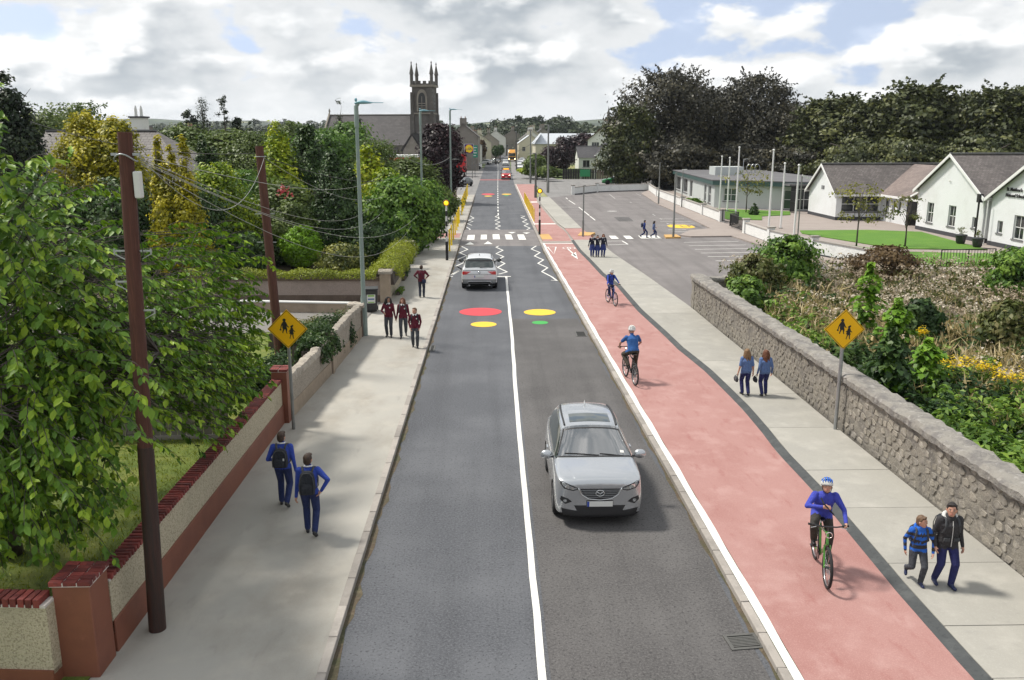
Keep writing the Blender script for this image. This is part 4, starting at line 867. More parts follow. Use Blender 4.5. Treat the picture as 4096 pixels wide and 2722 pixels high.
def gable_house(name, loc, rz, W, D, eave, ridge, wall, roof, label, front=(), side_l=(), side_r=(), chim=(), over=.3, cat='house', trim='trim_white', barge=None, glass='glass_window', base=None, group=None):
    """gables face -Y and +Y locally; W along X, D along Y; ridge along Y"""
    o = empty(name, loc, rz, label, cat, group)
    facade(o, (-W/2, 0, 0), (1, 0, 0), W, eave, front, wall, trim=trim, glass=glass)
    facade(o, (-W/2, D, 0), (0, -1, 0), D, eave, side_l, wall, trim=trim, glass=glass); facade(o, (W/2, 0, 0), (0, 1, 0), D, eave, side_r, wall, trim=trim, glass=glass)
    facade(o, (W/2, D, 0), (-1, 0, 0), W, eave, (), wall)
    gable_tri(o, (-W/2, 0, eave), (W/2, 0, eave), (0, 0, ridge), wall); gable_tri(o, (W/2, D, eave), (-W/2, D, eave), (0, D, ridge), wall)
    k = (ridge-eave)/(W/2); e = over; z0 = eave-k*e
    r = quadmesh_uv('roof', [[(W/2+e, -e, z0), (W/2+e, D+e, z0), (0, D+e, ridge), (0, -e, ridge)], [(-W/2-e, D+e, z0), (-W/2-e, -e, z0), (0, -e, ridge), (0, D+e, ridge)]], roof, o, .0)
    r.location.z = .06
    MB().bar((0, -e, ridge+.07), (0, D+e, ridge+.07), .26, .10).build('ridge_tiles', roof if False else 'sill_grey', r)
    if barge:
        for s in (-1, 1): MB().extr([(s*(W/2+e), -e-.03, z0-.16), (0, -e-.03, ridge-.12), (0, -e-.03, ridge+.11), (s*(W/2+e), -e-.03, z0+.09)], (0, .06, 0)).build('bargeboard', barge, o)
        for s in (-1, 1): MB().box(s*(W/2+e)-.06, s*(W/2+e)+.06, -e, D+e, z0-.1, z0+.05).build('gutter', barge, o)
    for cx, cy, cw, cdp, ct in chim:
        zc = ridge-k*abs(cx)-.4; c = MB().box(cx-cw/2, cx+cw/2, cy-cdp/2, cy+cdp/2, zc, ct).build('chimney', wall, r); MB().box(cx-cw/2-.06, cx+cw/2+.06, cy-cdp/2-.06, cy+cdp/2+.06, ct, ct+.1).build('chimney_cap', 'sill_grey', r)
        for q in (-.3, .3): MB().lathe([(.13, 0), (.10, .4)], 10, (cx+q*cw*(cw > cdp), cy+q*cdp*(cw <= cdp), ct+.1)).build('chimney_pot', 'chimney_pot', r)
    if base:
        MB().box(-W/2-.02, W/2+.02, -.02, D+.02, 0, .3).build('plinth', base, o)
    return o
# ------------------------------------------------------------------ the school
H_ = R(-90)      # gable looking at the road: local -Y -> world -X ; local X -> world -Y
sc1 = gable_house('school_building', (31.8, 84.05, .05), H_, 7.1, 12, 2.55, 4.95, 'wall_white', 'slate_brown', 'low white school wing with grey tiled roof and wide three-part window', front=(), side_r=((.5, 4.05, .75, 2.2, (3, 2)),), over=.35, cat='school building', barge='trim_white', base='plinth_dark')
for q in (-.25, .05, .3): MB().box(q-.09, q+.09, -.03, 0, 2.65, 3.0).build('wall_vent', 'sill_grey', sc1)
sc2 = empty('school_building', (36, 78, .05), 0, 'school link wing with sloping brown tiled roof between the two white gables', 'school building')
facade(sc2, (0, 2.4, 0), (0, -1, 0), 5.0, 2.5, ((.55, 1.55, .55, 2.05, (2, 2)), (2.15, 2.75, 1.15, 2.0, (1, 1)), (3.2, 3.85, 1.15, 2.0, (1, 1))), 'wall_white')
facade(sc2, (.9, -2.6, 0), (0, -1, 0), 3.6, 3.0, ((.3, 1.2, 0, 2.2, (1, 1), 'trim_white'), (1.5, 3.3, .2, 2.4, (2, 1))), 'plinth_dark')
r2 = quadmesh_uv('roof', [[(-.4, -5.9, 2.35), (-.4, 2.6, 2.35), (4.4, 6.2, 5.0), (4.4, -5.9, 5.0)][::-1]], 'slate_warm', sc2)
quadmesh_uv('roof_back', [[(4.4, 6.2, 5.0), (9, 2.6, 2.4), (9, -5.9, 2.4), (4.4, -5.9, 5.0)]], 'slate_warm', sc2)
MB().box(-.5, -.38, -5.9, 2.6, 2.22, 2.4).build('gutter', 'trim_white', sc2)
MB().bar((-.42, 2.62, 2.42), (4.4, 6.22, 5.06), .2, .08).build('hip_tiles', 'slate_warm', sc2)
MB().bar((0, -2.6, 2.3), (-.35, -5.6, 3.1), .3, .14).build('canopy', 'trim_white', sc2)
MB().bar((-.2, -5.4, 0), (-.2, -5.4, 3.0), .1).build('canopy_post', 'trim_white', sc2)
def tall(y, k=1.): return (y-.55*k, y+.55*k, .75, 2.35, (2, 2))
sc3 = gable_house('school_building', (35.4, 67.3, .05), H_, 10.0, 16, 3.35, 6.15, 'wall_white', 'slate_brown', 'tall white school gable with two four-pane windows facing the lawn', front=(tall(2.2, .95), tall(5.6), (8.55, 9.15, .95, 1.75, (1, 1))), over=.35, cat='school building', barge='trim_white', base='plinth_dark')
MB().tube([(4.85, -.38, 0), (4.85, -.38, 2.9)], .07, 8).build('downpipe', 'black_paint', sc3); MB().box(4.7, 5.05, -.5, -.2, 2.9, 3.5).build('hopper', 'black_paint', sc3)
MB().lathe([(.0, 0), (.09, .02), (.09, .05), (0, .07)], 12).build('wall_light', 'white_plastic', sc3, loc=(-.1, -.06, 4.2), rot=(R(90), 0, 0))
sc4 = gable_house('school_building', (35.3, 56.2, .05), H_, 10.2, 16, 3.4, 6.25, 'wall_white', 'slate_brown', 'nearest white school gable lettered with the school name at right edge', front=((1.0, 1.65, .95, 1.8, (1, 1)), tall(3.5, 1.1), tall(7.6, 1.1)), over=.35, cat='school building', barge='trim_white', base='plinth_dark')
MB().tube([(-4.9, -.38, 0), (-4.9, -.38, 3.1)], .04, 8).build('downpipe', 'trim_white', sc4)
MB().bar((-1.2, -.25, 4.75), (-1.2, 0, 4.75), .1, .1).build('wall_light', 'white_plastic', sc4)
def text_mesh(txt, size, depth, m, par, loc, rot, name='lettering', bold=0.):
    cu = bpy.data.curves.new('t', 'FONT'); cu.body = txt; cu.size = size; cu.extrude = depth; cu.offset = bold; cu.align_x = 'LEFT'
    t = bpy.data.objects.new('t', cu); C.objects.link(t); me = evaluated(t, False); bpy.data.objects.remove(t)
    me.materials.clear(); me.materials.append(MATS[m]); return link(name, me, par, loc, rot)
text_mesh("St. Matthew's", .33, .02, 'black_paint', sc4, (-3.42, -.05, 3.9), (R(90), 0, 0), bold=.004); text_mesh("National School", .33, .02, 'black_paint', sc4, (-3.46, -.05, 3.5), (R(90), 0, 0), bold=.004)
# flat-roofed block
fb = empty('flat_roofed_block', (24.4, 96, .05), 0, 'flat-roofed pale school block with green fascia behind the flagpoles', 'school building')
facade(fb, (0, 0, 0), (1, -.58, 0), 9.0, 2.45, ((1.0, 2.6, .75, 2.15, (2, 2)), (7.4, 8.6, .1, 2.1, (1, 2))), 'wall_offwhite', glass='glass_green')
facade(fb, (2, 31, 0), (-2, -31, 0), 31.06, 2.45, ((24.6, 26.0, .3, 2.2, (2, 2)), (27.2, 29.0, .3, 2.2, (2, 2)), (1, 6, .4, 2.2, (4, 1)), (8, 12, .4, 2.2, (3, 1)), (14, 16, .1, 2.2, (1, 1), 'trim_white')), 'wall_offwhite')
base = [(-.3, -.2), (8.2, -5.3), (14, 2), (14, 31), (1.7, 31)]
MB().prism(base, 2.45, 2.9).build('fascia', 'trim_green', fb); MB().prism([(p[0]*1.005-.05, p[1]*1.005) for p in base], 2.9, 3.0).build('roof', 'felt_roof', fb)
MB().box(3, 6.5, 12, 15, 3.0, 4.0).build('roof_box', 'wall_offwhite', fb); MB().tube([(7, 14, 3), (7, 14, 4.9), (7.5, 14, 4.9)], .05, 6).build('flue', 'galv', fb)
for x_ in (7.9, 8.4, 8.9): MB().tube([(x_+.35*math.cos(a), 14.5, 3.7+.55*math.sin(a)) for a in np.linspace(0, 2*math.pi, 12)], .04, 5).build('roof_hoop', 'galv', fb)
fb2 = empty('flat_roofed_block', (31, 90.7, .05), 0, 'dark recessed link between flat-roofed block and white school wing', 'school building')
facade(fb2, (0, 0, 0), (1, 0, 0), 3.0, 2.6, ((.5, 2.4, .1, 2.3, (2, 2)),), 'plinth_dark'); MB().box(-.3, 3.6, -.4, 6, 2.6, 2.8).build('roof', 'felt_roof', fb2)
# ------------------------------------------------------------------ school front: white boundary walls, gate, flagpoles, railings, pots
def white_wall(pts, h, label, caps=(), base_h=.14, m='roughcast_white'):
    o = empty('white_wall', (pts[0][0], pts[0][1], 0), 0, label, 'wall', 'white school boundary walls'); ox, oy = pts[0]
    for a, b in zip(pts, pts[1:]):
        d = Vector((b[0]-a[0], b[1]-a[1], 0)); n = Vector((-d.y, d.x, 0)).normalized()*.11; A = Vector((a[0]-ox, a[1]-oy, 0)); B = Vector((b[0]-ox, b[1]-oy, 0))
        MB().prism([(A-n)[:2], (B-n)[:2], (B+n)[:2], (A+n)[:2]], base_h, h).build('wall_panel', m, o)
        MB().prism([(A-n*1.2)[:2], (B-n*1.2)[:2], (B+n*1.2)[:2], (A+n*1.2)[:2]], 0, base_h).build('wall_base', 'plinth_dark', o)
        MB().prism([(A-n*1.5)[:2], (B-n*1.5)[:2], (B+n*1.5)[:2], (A+n*1.5)[:2]], h, h+.06).build('coping', 'kerb', o)
    for cx, cy, ch in caps:
        MB().box(cx-ox-.22, cx-ox+.22, cy-oy-.22, cy-oy+.22, 0, ch).build('pier', m, o); MB().box(cx-ox-.28, cx-ox+.28, cy-oy-.28, cy-oy+.28, ch, ch+.09).build('pier_cap', 'kerb', o)
    return o
white_wall([(11.0, 119), (14.8, 124.8), (23, 128.7)], 1.0, 'white roughcast wall across the back of the car park', [(11, 119, 1.25), (14.9, 124.9, 1.25), (23, 128.7, 1.2)])
white_wall([(22.9, 127.6), (21.6, 114.4), (21.1, 97), (20.7, 78.5)], .98, 'long white roughcast wall along the side of the car park to the gate', [(21.6, 114.4, 1.15), (21.05, 96.5, 1.15), (20.85, 86, 1.15), (20.7, 78.5, 1.15)])
white_wall([(20.1, 68.7), (20.1, 62.6), (20.9, 57), (23.2, 48.5)], .95, 'white roughcast wall in front of the lawn and flagpoles, right of the gate', [(20.1, 68.7, 1.2), (20.15, 62.6, 1.15), (21.1, 56.5, 1.15)])
gt = empty('school_gate', (20.5, 74, .1), 0, 'black metal gate standing open between the two white walls', 'gate')
for (a, b) in (((.2, 4.2), (.9, 1.6)), ((.9, 1.6), (-.3, -.2)), ((-.3, -.2), (-.4, -4.8))):
    MB().bar((*a, .1), (*a, 1.15), .07).bar((*a, 1.1), (*b, 1.1), .05).build('gate_rail', 'black_paint', gt); MB().bar((*a, .15), (*b, .15), .05).build('gate_rail', 'black_paint', gt)
    L_ = math.hypot(b[0]-a[0], b[1]-a[1]); n_ = int(L_/.14)
    for i in range(1, n_): q = (a[0]+(b[0]-a[0])*i/n_, a[1]+(b[1]-a[1])*i/n_); MB().bar((*q, .15), (*q, 1.1), .02).build('gate_bar', 'black_paint', gt)
MB().bar((.6, 1.0, .3), (-.2, -.1, .3), .04, .02).extr([(.75, 1.2, .3), (-.15, -.05, .3), (-.15, -.05, 1.0), (.75, 1.2, 1.0)], (.02, -.02, 0)).build('notice_board', 'plinth_dark', gt)
for px, py, h, lab in ((2877, 843, 5.5, 'white flagpole farthest left beside the flat-roofed block'), (2908, 848, 5.4, 'second white flagpole from the left in front of flat-roofed block'), (2942, 868, 6.5, 'tallest left white flagpole beside the young green tree'), (3074, 919, 6.4, 'tall white flagpole in the middle beside school path'), (3122, 914, 5.3, 'white flagpole second from right on the school path'), (3176, 939, 5.3, 'rightmost white flagpole at the edge of the lawn')):
    g = G(px, py, .06); o = empty('flagpole', g, 0, lab, 'flagpole', 'white flagpoles'); tilt = .0
    MB().tube([(0, 0, 0), (0, 0, h*.5), (0, 0, h)], [.085, .07, .05], 12).build('mast', 'trim_white', o, smooth=True, angle=50); MB().ell((0, 0, h+.05), (.1, .1, .09), 12, 8).build('finial', 'trim_white', o, smooth=True); MB().box(-.16, .16, -.16, .16, 0, .05).build('base_plate', 'kerb', o)
    MB().tube([(.07, -.05, 1.0), (.055, -.05, h-.1)], .008, 4).build('halyard', 'trim_white', o)
o = empty('floodlight_post', G(3191, 942, .06), 0, 'grey floodlight post beside the rightmost flagpole', 'post'); MB().tube([(0, 0, 0), (0, 0, 4.6)], .055, 10).build('column', 'galv_dull', o, smooth=True, angle=50)
MB().bar((0, 0, 4.6), (.55, -.1, 4.35), .22, .14).build('floodlight', 'white_plastic', o)
rl = empty('railing', (26.4, 50.4, .1), 0, 'black metal railing at the near edge of the school lawn', 'railing')
MB().bar((0, 0, .95), (3.5, .5, .95), .05).build('top_rail', 'black_paint', rl); MB().bar((0, 0, .12), (3.5, .5, .12), .04).build('bottom_rail', 'black_paint', rl)
for i in range(19): q = i/18; MB().bar((3.5*q, .5*q, 0), (3.5*q, .5*q, .95), .05 if i % 9 == 0 else .022).build('baluster', 'black_paint', rl)
rl = empty('railing', (32.2, 79.6, .1), 0, 'low black handrail in front of the wide school window', 'railing')
for a, b in (((0, 0), (4.2, 0)), ((4.0, -.3), (5.0, -2.4)), ((3.5, -.9), (4.3, -3.2))):
    MB().bar((*a, .8), (*b, .8), .05).build('top_rail', 'black_paint', rl)
    for i in range(5): q = i/4; x_, y_ = a[0]+(b[0]-a[0])*q, a[1]+(b[1]-a[1])*q; MB().bar((x_, y_, 0), (x_, y_, .8), .035).build('baluster', 'black_paint', rl)
g = empty('side_gate', (31.5, 89.2, .05), 0, 'tall black metal gate beside the left end of white school wing', 'gate')
for i in range(9): MB().bar((-.9, -1.6+i*.22, 0), (-.9, -1.6+i*.22, 2.1), .03).build('gate_bar', 'black_paint', g)
for z_ in (.1, 1.1, 2.1): MB().bar((-.9, -1.65, z_), (-.9, .2, z_), .04).build('gate_rail', 'black_paint', g)
mat('pot', (.03, .032, .036), .5)
leafmat('pot_leaf', (.08, .12, .03), (.14, .18, .05), (.25, .22, .10))
for i, (px, py, lab) in enumerate(((3841, 976, 'dark flower pot left of the school downpipe'), (3908, 990, 'dark flower pot right of the school downpipe'))):
    o = empty('flower_pot', G(px, py, .1), 0, lab, 'flower pot', 'flower pots by the school wall'); MB().lathe([(.22, 0), (.30, .1), (.36, .55), (.42, .6), (.40, .66), (.30, .62)], 16).build('pot', 'pot', o, smooth=True, angle=40)
    rg = np.random.default_rng(i); n = 60; c = np.stack([rg.normal(0, .12, n), rg.normal(0, .12, n), .7+rg.random(n)*.45], 1); V_, F_, v_ = leaves(rg, c, rg.normal(size=(n, 3)), np.full(n, .26), rg.random(n), .2); link('plant', npmesh('plant', V_, F_, 'pot_leaf', v_), o)
# ------------------------------------------------------------------ the church
ch = empty('church', (-27, 196.5, 0), R(-10), 'dark stone church with long slate nave roof and square pinnacled tower', 'church')
def lancet(par, x, z, w, h, y, depth=.3, frame='church_dressing'):
    def arch(k, d=0): return [(x-w*k/2, y+d, z), (x+w*k/2, y+d, z)]+[(x+w*k/2*math.cos(a)**.8 if a < math.pi/2 else x-w*k/2*abs(math.cos(a))**.8, y+d, z+h*.6+(h*.4*k)*math.sin(a)) for a in np.linspace(0.01, math.pi-.01, 11)]
    f = MB().extr(arch(1.45, -.12), (0, .14, 0)).build('window', frame, par); MB().extr(arch(1.0, -.135), (0, .01, 0)).build('pane', 'window_dark', f)
    MB().box(x-.06, x+.06, y-.16, y-.14, z, z+h*.8).build('mullion', frame, f)
MB().box(-10.6, 10.4, 0, 12, 0, 6.4).build('nave_wall', 'church_wall', ch)
for x_ in (-10.6, 10.4): MB().add([(x_, 0, 6.4), (x_, 12, 6.4), (x_, 6, 12.5)], [(0, 1, 2)]).build('gable', 'church_wall', ch)
rf = quadmesh_uv('nave_roof', [[(-10.6, -.5, 6.0), (10.6, -.5, 6.0), (10.6, 6, 12.6), (-10.6, 6, 12.6)], [(10.6, 12.5, 6.0), (-10.6, 12.5, 6.0), (-10.6, 6, 12.6), (10.6, 6, 12.6)]], 'slate_church', ch)
MB().extr([(-10.9, -.7, 5.7), (-10.9, 6, 12.6), (-10.9, 6, 13.1), (-10.9, -.9, 6.1)], (.35, 0, 0)).build('gable_coping', 'church_dressing', ch)
MB().box(-10.8, -10.6, 5.9, 6.1, 13, 14).box(-10.95, -10.45, 5.92, 6.08, 13.4, 13.6).build('gable_cross', 'church_dressing', ch)
MB().box(-10.6, 10.5, 5.85, 6.15, 12.55, 12.75).build('ridge', 'church_dressing', rf)
for x_ in (-6, -2.5, 1, 4.5, 8): lancet(ch, x_+.2, 2.4, 1.05, 2.6, 0)
for x_ in (-8, -4, -.5, 2.8, 6.4, 10): MB().loft([[(x_-.4, 0, 0), (x_+.4, 0, 0), (x_+.4, -1.1, 0), (x_-.4, -1.1, 0)][::-1], [(x_-.4, 0, 5.6), (x_+.4, 0, 5.6), (x_+.4, -.5, 5.0), (x_-.4, -.5, 5.0)][::-1]]).build('buttress', 'church_stone', ch)
# transept gables near the tower and the dormer
MB().add([(9, -4, 0), (13, -4, 0), (13, -4, 5), (11, -4, 8), (9, -4, 5), (9, 2, 0), (13, 2, 0), (13, 2, 5), (11, 2, 8), (9, 2, 5)], [(0, 1, 2, 3, 4), (1, 6, 7, 2), (0, 4, 9, 5), (2, 7, 8, 3), (3, 8, 9, 4)]).build('porch', 'church_wall', ch)
MB().extr([(8.8, -4.1, 4.7), (11, -4.1, 8.1), (11, -4.1, 8.6), (8.4, -4.1, 4.9)], (0, 6, 0)).extr([(13.2, -4.1, 4.7), (11, -4.1, 8.1), (11, -4.1, 8.6), (13.6, -4.1, 4.9)], (0, 6, 0)).build('porch_roof', 'slate_church', ch)
tw = MB(); X0, X1, Y0, Y1 = 9.9, 14.3, 1.0, 5.4
tw.box(X0, X1, Y0, Y1, 0, 19.0); tower = tw.build('tower', 'church_stone', ch)
MB().box(X0-.35, X1+.35, Y0-.35, Y1+.35, 18.3, 18.75).build('cornice', 'church_dressing', tower); MB().box(X0-.2, X1+.2, Y0-.2, Y1+.2, 12.6, 12.9).build('string_course', 'church_dressing', tower)
for x_ in np.linspace(X0, X1-.7, 4): MB().box(x_, x_+.7, Y0-.05, Y0+.3, 19.0, 19.55).build('merlon', 'church_stone', tower); MB().box(X1-.3, X1+.05, Y0+(x_-X0), Y0+(x_-X0)+.7, 19.0, 19.55).build('merlon', 'church_stone', tower)
for x_ in (X0, X1):
    for y_ in (Y0, Y1):
        MB().lathe([(.36, 18.75), (.36, 20.9), (.5, 20.95), (.44, 21.2), (.08, 23.1), (.16, 23.2), (.14, 23.3), (0, 23.7)], 8, (x_, y_, 0), ph=R(22.5)).build('pinnacle', 'church_stone', tower)
        MB().box(x_-.45, x_+.45, y_-.45, y_+.45, 0, 12.6).build('buttress', 'church_stone', tower); MB().box(x_-.32, x_+.32, y_-.32, y_+.32, 12.6, 17.2).build('buttress', 'church_stone', tower)
lancet(ch, (X0+X1)/2, 13.2, 1.6, 3.9, Y0, frame='church_dressing')
for k in range(4): MB().bar(((X0+X1)/2-.75, Y0-.2, 13.35+k*.5), ((X0+X1)/2+.75, Y0-.2, 13.35+k*.5), .18, .14).build('louvre', 'church_dressing', tower)
for k in range(5): MB().box(X1-.02, X1+.08, Y0+1.6, Y0+2.6, 13.2+k*.75, 13.6+k*.75).build('louvre', 'window_dark', tower)
# low slate-roofed building in front of the nave
gable_house('parish_house', (-24.2, 176, 0), R(90), 9, 13, 2.6, 5.3, 'wall_gable', 'slate_grey', 'low slate-roofed building with a chimney in front of the church nave', chim=((0, 2, 1.0, .9, 6.5),))
# ------------------------------------------------------------------ houses
hl = empty('house', (-27, 66, 0), 0, 'white house with hipped grey slate roof behind the golden conifers', 'house')
facade(hl, (-5, -4, 0), (1, 0, 0), 10.5, 5.3, ((1.2, 2.4, 3.2, 4.5), (7.6, 8.8, 3.2, 4.5)), 'wall_white2'); facade(hl, (5.5, -4, 0), (0, 1, 0), 8, 5.3, ((2, 3.2, 3.2, 4.5),), 'wall_white2'); facade(hl, (-5, 4, 0), (0, -1, 0), 8, 5.3, (), 'wall_white2')
quadmesh_uv('roof', [[(-5.4, -4.4, 5.2), (5.9, -4.4, 5.2), (2.6, 0, 7.95), (-5.4, 0, 7.95)], [(5.9, -4.4, 5.2), (5.9, 4.4, 5.2), (2.6, 0, 7.95)], [(5.9, 4.4, 5.2), (-5.4, 4.4, 5.2), (-5.4, 0, 7.95), (2.6, 0, 7.95)]], 'slate_grey', hl)
MB().bar((-5.4, 0, 8.0), (2.6, 0, 8.0), .26, .1).build('ridge_tiles', 'sill_grey', hl); MB().add([(-5, -4, 5.2), (-5, 4, 5.2), (-5, 0, 7.9)], [(0, 1, 2)]).build('gable', 'wall_white2', hl)
cc = ato(320, 270, 67)
cm = MB().box(-.85, .85, -.5, .5, 0, 2.1).build('chimney', 'wall_white2', hl); cm.matrix_world = Matrix.Translation((cc.x, 67, cc.z-1.75)); cm.scale = (.62, .8, .8); 
cm.parent = None; cm.name = 'chimney'; tag(cm, 'broad white rendered chimney with two tall clay pots above the golden conifers', 'chimney')
MB().box(-.98, .98, -.62, .62, 2.1, 2.24).build('cap', 'plinth_dark', cm)
for q in (-.32, .32): MB().lathe([(.19, 2.24), (.16, 2.45), (.17, 2.8), (.06, 3.2), (0, 3.22)], 10, (q, 0, 0)).build('chimney_pot', 'white_plastic', cm, smooth=True, angle=40)
gable_house('house', (-38, 120, 0), R(85), 8, 22, 5, 7.6, 'wall_gable', 'slate_grey', 'row of old slate roofs with brick chimneys far behind the white chimney', chim=((0, 2, 1.5, 1, 8.9), (0, 8, 1.5, 1, 8.9), (0, 13, 1.5, 1, 8.9), (0, 20, 1.5, 1, 8.9)))
gable_house('stone_gable_building', (-6.6, 212, 0), 0, 7.0, 34, 8.0, 10.8, 'wall_gable', 'slate_grey', 'large grey gable-ended building on left of the far street behind round shop sign', side_r=[(2+i*4.2, 3.1+i*4.2, 4.6, 6.2) for i in range(7)], chim=((0, .8, 1.6, 1, 12.0),), cat='building')
for i, (x, y, w, d, e, r_, wl_, rf_, lab) in enumerate(((-6.2, 252, 7, 16, 5.6, 8.2, 'wall_white2', 'slate_dark', 'pale terraced house with dark roof behind stone gable building, left street'), (-5.2, 275, 7, 18, 5.8, 8.4, 'wall_gable', 'slate_dark', 'grey terraced house further up the left side of the street'), (-4.0, 300, 8, 22, 6.3, 9.0, 'wall_cream', 'slate_grey', 'cream terraced house at the top left of the street'), (-1, 335, 8, 22, 6.5, 9.5, 'wall_gable', 'slate_dark', 'farthest grey house on left where the street bends'),
        (13.2, 300, 8, 16, 6.0, 8.8, 'wall_cream', 'metal_roof', 'cream house with pale metal roof on right of far street'), (14.5, 325, 8, 16, 7.2, 10.3, 'wall_white2', 'slate_grey', 'white two-storey house right of far street'), (16.5, 350, 8, 18, 8.0, 11.0, 'wall_cream', 'slate_dark', 'tall cream house with rows of windows on far right street'), (22, 380, 9, 18, 8.6, 11.8, 'wall_gable', 'slate_dark', 'grey house at the far right bend of the street'), (10, 410, 9, 16, 8.4, 11.2, 'wall_gable', 'slate_grey', 'house closing the view at the end of the street'), (2, 400, 9, 14, 8, 11, 'wall_white2', 'slate_rust', 'red-roofed house at the end of street'), (-8, 380, 10, 14, 8, 10.8, 'wall_gable', 'slate_grey', 'slate-roofed house above the left terrace'))):
    sl = [(1.2+j*3.2, 2.2+j*3.2, z_, z_+1.3) for j in range(int(d/3.4)) for z_ in (.9, 3.4)]
    gable_house('terraced_house', (x, y, 0), 0, w, d, e, r_, wl_, rf_, lab, front=((1.2, 2.3, 3.4, 4.8), (w-2.4, w-1.3, 3.4, 4.8)), side_l=sl, side_r=sl, chim=((0, .7, 1.2, .8, r_+1.2), (0, d-.7, 1.2, .8, r_+1.2)), cat='house', group='houses along the far street')
hr = gable_house('bungalow', (22.0, 201, 0), R(-90), 9, 8, 3.3, 5.7, 'wall_white2', 'slate_dark', 'white bungalow with dark slate roof behind the timber fence, right of the street', side_r=((.9, 2.5, 1.1, 2.7, (2, 1)),), cat='house')
hr.location = (19.8, 205.5, 0)
hq = gable_house('bungalow_wing', (26.3, 199.5, 0), 0, 5.2, 10, 4.0, 6.4, 'wall_white2', 'slate_dark', 'white gabled wing at the right end of the bungalow', front=((2.9, 4.3, .6, 2.9, (2, 2)),), barge='trim_white', cat='house')
gable_house('white_house', (28, 222, 0), R(-28), 8.5, 12, 7.2, 10.3, 'wall_white2', 'slate_rust', 'two-storey white house with rust roof above the bungalow', front=((1.0, 3.0, 4.4, 6.6, (3, 1)), (5, 6.2, 4.4, 6.4)), side_l=((2, 4, 4.4, 6.4, (3, 1)),), chim=((0, 1, 1.1, .9, 11.6),), barge='render_brown', cat='house')
gable_house('rust_roof_house', (30.5, 250, 0), R(-70), 12, 14, 7.0, 10.2, 'wall_gable', 'slate_rust', 'long rust-coloured roof behind the purple garden trees', chim=((0, 3, 1.3, 1, 11.6),), cat='house')
wh = empty('warehouse', (13, 262, 0), 0, 'long pale blue metal-roofed warehouse right of the street', 'warehouse')
MB().box(0, 26, 0, 20, 0, 6.0).build('wall', 'wall_cream', wh); MB().extr([(-.4, -.4, 5.9), (1.8, -.4, 9.0), (1.8, 8, 9.0), (-.4, 20.4, 5.9)], (0, 0, .1)).build('roof_end', 'metal_roof', wh)
MB().loft([[(-.4, -.5, 5.9), (26.4, -.5, 5.9), (26.4, 20.5, 5.9), (-.4, 20.5, 5.9)], [(1.8, 8, 9.0), (24, 8, 9.0), (24, 12, 9.0), (1.8, 12, 9.0)]]).build('roof', 'metal_roof', wh)
sp = empty('distant_steeple', at(2433, 520, 380), 0, 'slender far stone spire rising beside the copper beech', 'church'); sp.location.z = 0
MB().lathe([(1.6, 0), (1.5, 11), (1.2, 14), (.0, 21)], 8).build('spire', 'church_stone', sp)
sp = empty('round_tower', at(2455, 470, 385), 0, 'squat round stone tower behind the slender far spire', 'tower'); sp.location.z = 0
MB().lathe([(3.0, 0), (3.0, 15.2), (3.2, 15.3), (3.2, 15.8), (1.5, 16.6)], 20).build('shaft', 'wall_stone', sp)
fn = empty('timber_fence', (13.4, 166.5, 0), 0, 'dark and brown timber fence in front of the bungalow garden', 'fence')
mat('fence_dark', (.03, .027, .026), .8); mat('fence_brown', (.16, .125, .10), .85, layers=[((.1, .08, .07), 3, .45, .7, .6)])
for i in range(30):
    x = i*.46; MB().box(x, x+.40, 0, .06, 0, 1.9 if i < 14 else 1.7).build('board', 'fence_dark' if i < 14 else 'fence_brown', fn)
MB().box(0, 13.9, .08, .14, 1.2, 1.3).build('rail', 'fence_dark', fn)
mat('green_sheet', (.03, .28, .11), .6); o = empty('green_notice', (16.6, 165.9, 0), 0, 'green mesh panel on the dark fence', 'panel'); MB().box(0, 1.9, 0, .08, .5, 1.8).build('panel', 'green_sheet', o); MB().box(.1, .25, -.02, .1, 0, .5).build('foot', 'galv', o)
# ------------------------------------------------------------------ shop sign, green sign, shop canopy
mat('sign_blue', (.012, .018, .14), .4); mat('sign_red', (.68, .015, .02), .4); mat('sign_sun', (.88, .66, .01), .4); mat('sign_green', (.01, .26, .16), .5); mat('shop_red', (.55, .012, .015), .5)
c = at(1876, 596, 170); W_ = 34*172/FPX
o = empty('shop_sign', (c.x, 170, 0), 0, 'square blue shop sign with yellow disc and red ring on a pole', 'sign')
MB().bar((-W_*.35, .2, 0), (-W_*.35, .2, c.z-W_/2), .12).build('post', 'galv_dull', o); MB().bar((W_*.35, .2, 0), (W_*.35, .2, c.z-W_/2), .12).build('post', 'galv_dull', o)
pn = MB().box(-W_/2, W_/2, 0, .3, c.z-W_/2, c.z+W_/2).build('panel', 'sign_blue', o)
MB().box(-W_/2-.06, W_/2+.06, .02, .28, c.z+W_/2, c.z+W_/2+.06).box(-W_/2-.06, -W_/2, .02, .28, c.z-W_/2, c.z+W_/2).box(W_/2, W_/2+.06, .02, .28, c.z-W_/2, c.z+W_/2).build('frame', 'trim_white', pn)
for rr_, yy_, m_ in ((W_*.47, -.01, 'sign_red'), (W_*.43, -.02, 'sign_sun')): MB().extr([(rr_*math.cos(a), yy_, c.z+rr_*math.sin(a)) for a in np.linspace(0, 2*math.pi, 33)[:-1]], (0, .01, 0)).build('disc', m_, pn)
lx = -W_*.40
for chh, m_, dx_, dz_ in (('L', 'sign_blue', 0, 0), ('i', 'sign_red', .30, -.05), ('D', 'sign_blue', .48, 0), ('L', 'sign_blue', .86, 0)): text_mesh(chh, W_*.34, .01, m_, pn, (lx+dx_*W_*.68, -.03, c.z-W_*.12+dz_*W_), (R(90), 0, 0), 'letter', .014)
c = at(1899, 606, 172); o = empty('direction_sign', (c.x, 173, 0), 0, 'green road direction sign beside the square shop sign', 'sign')
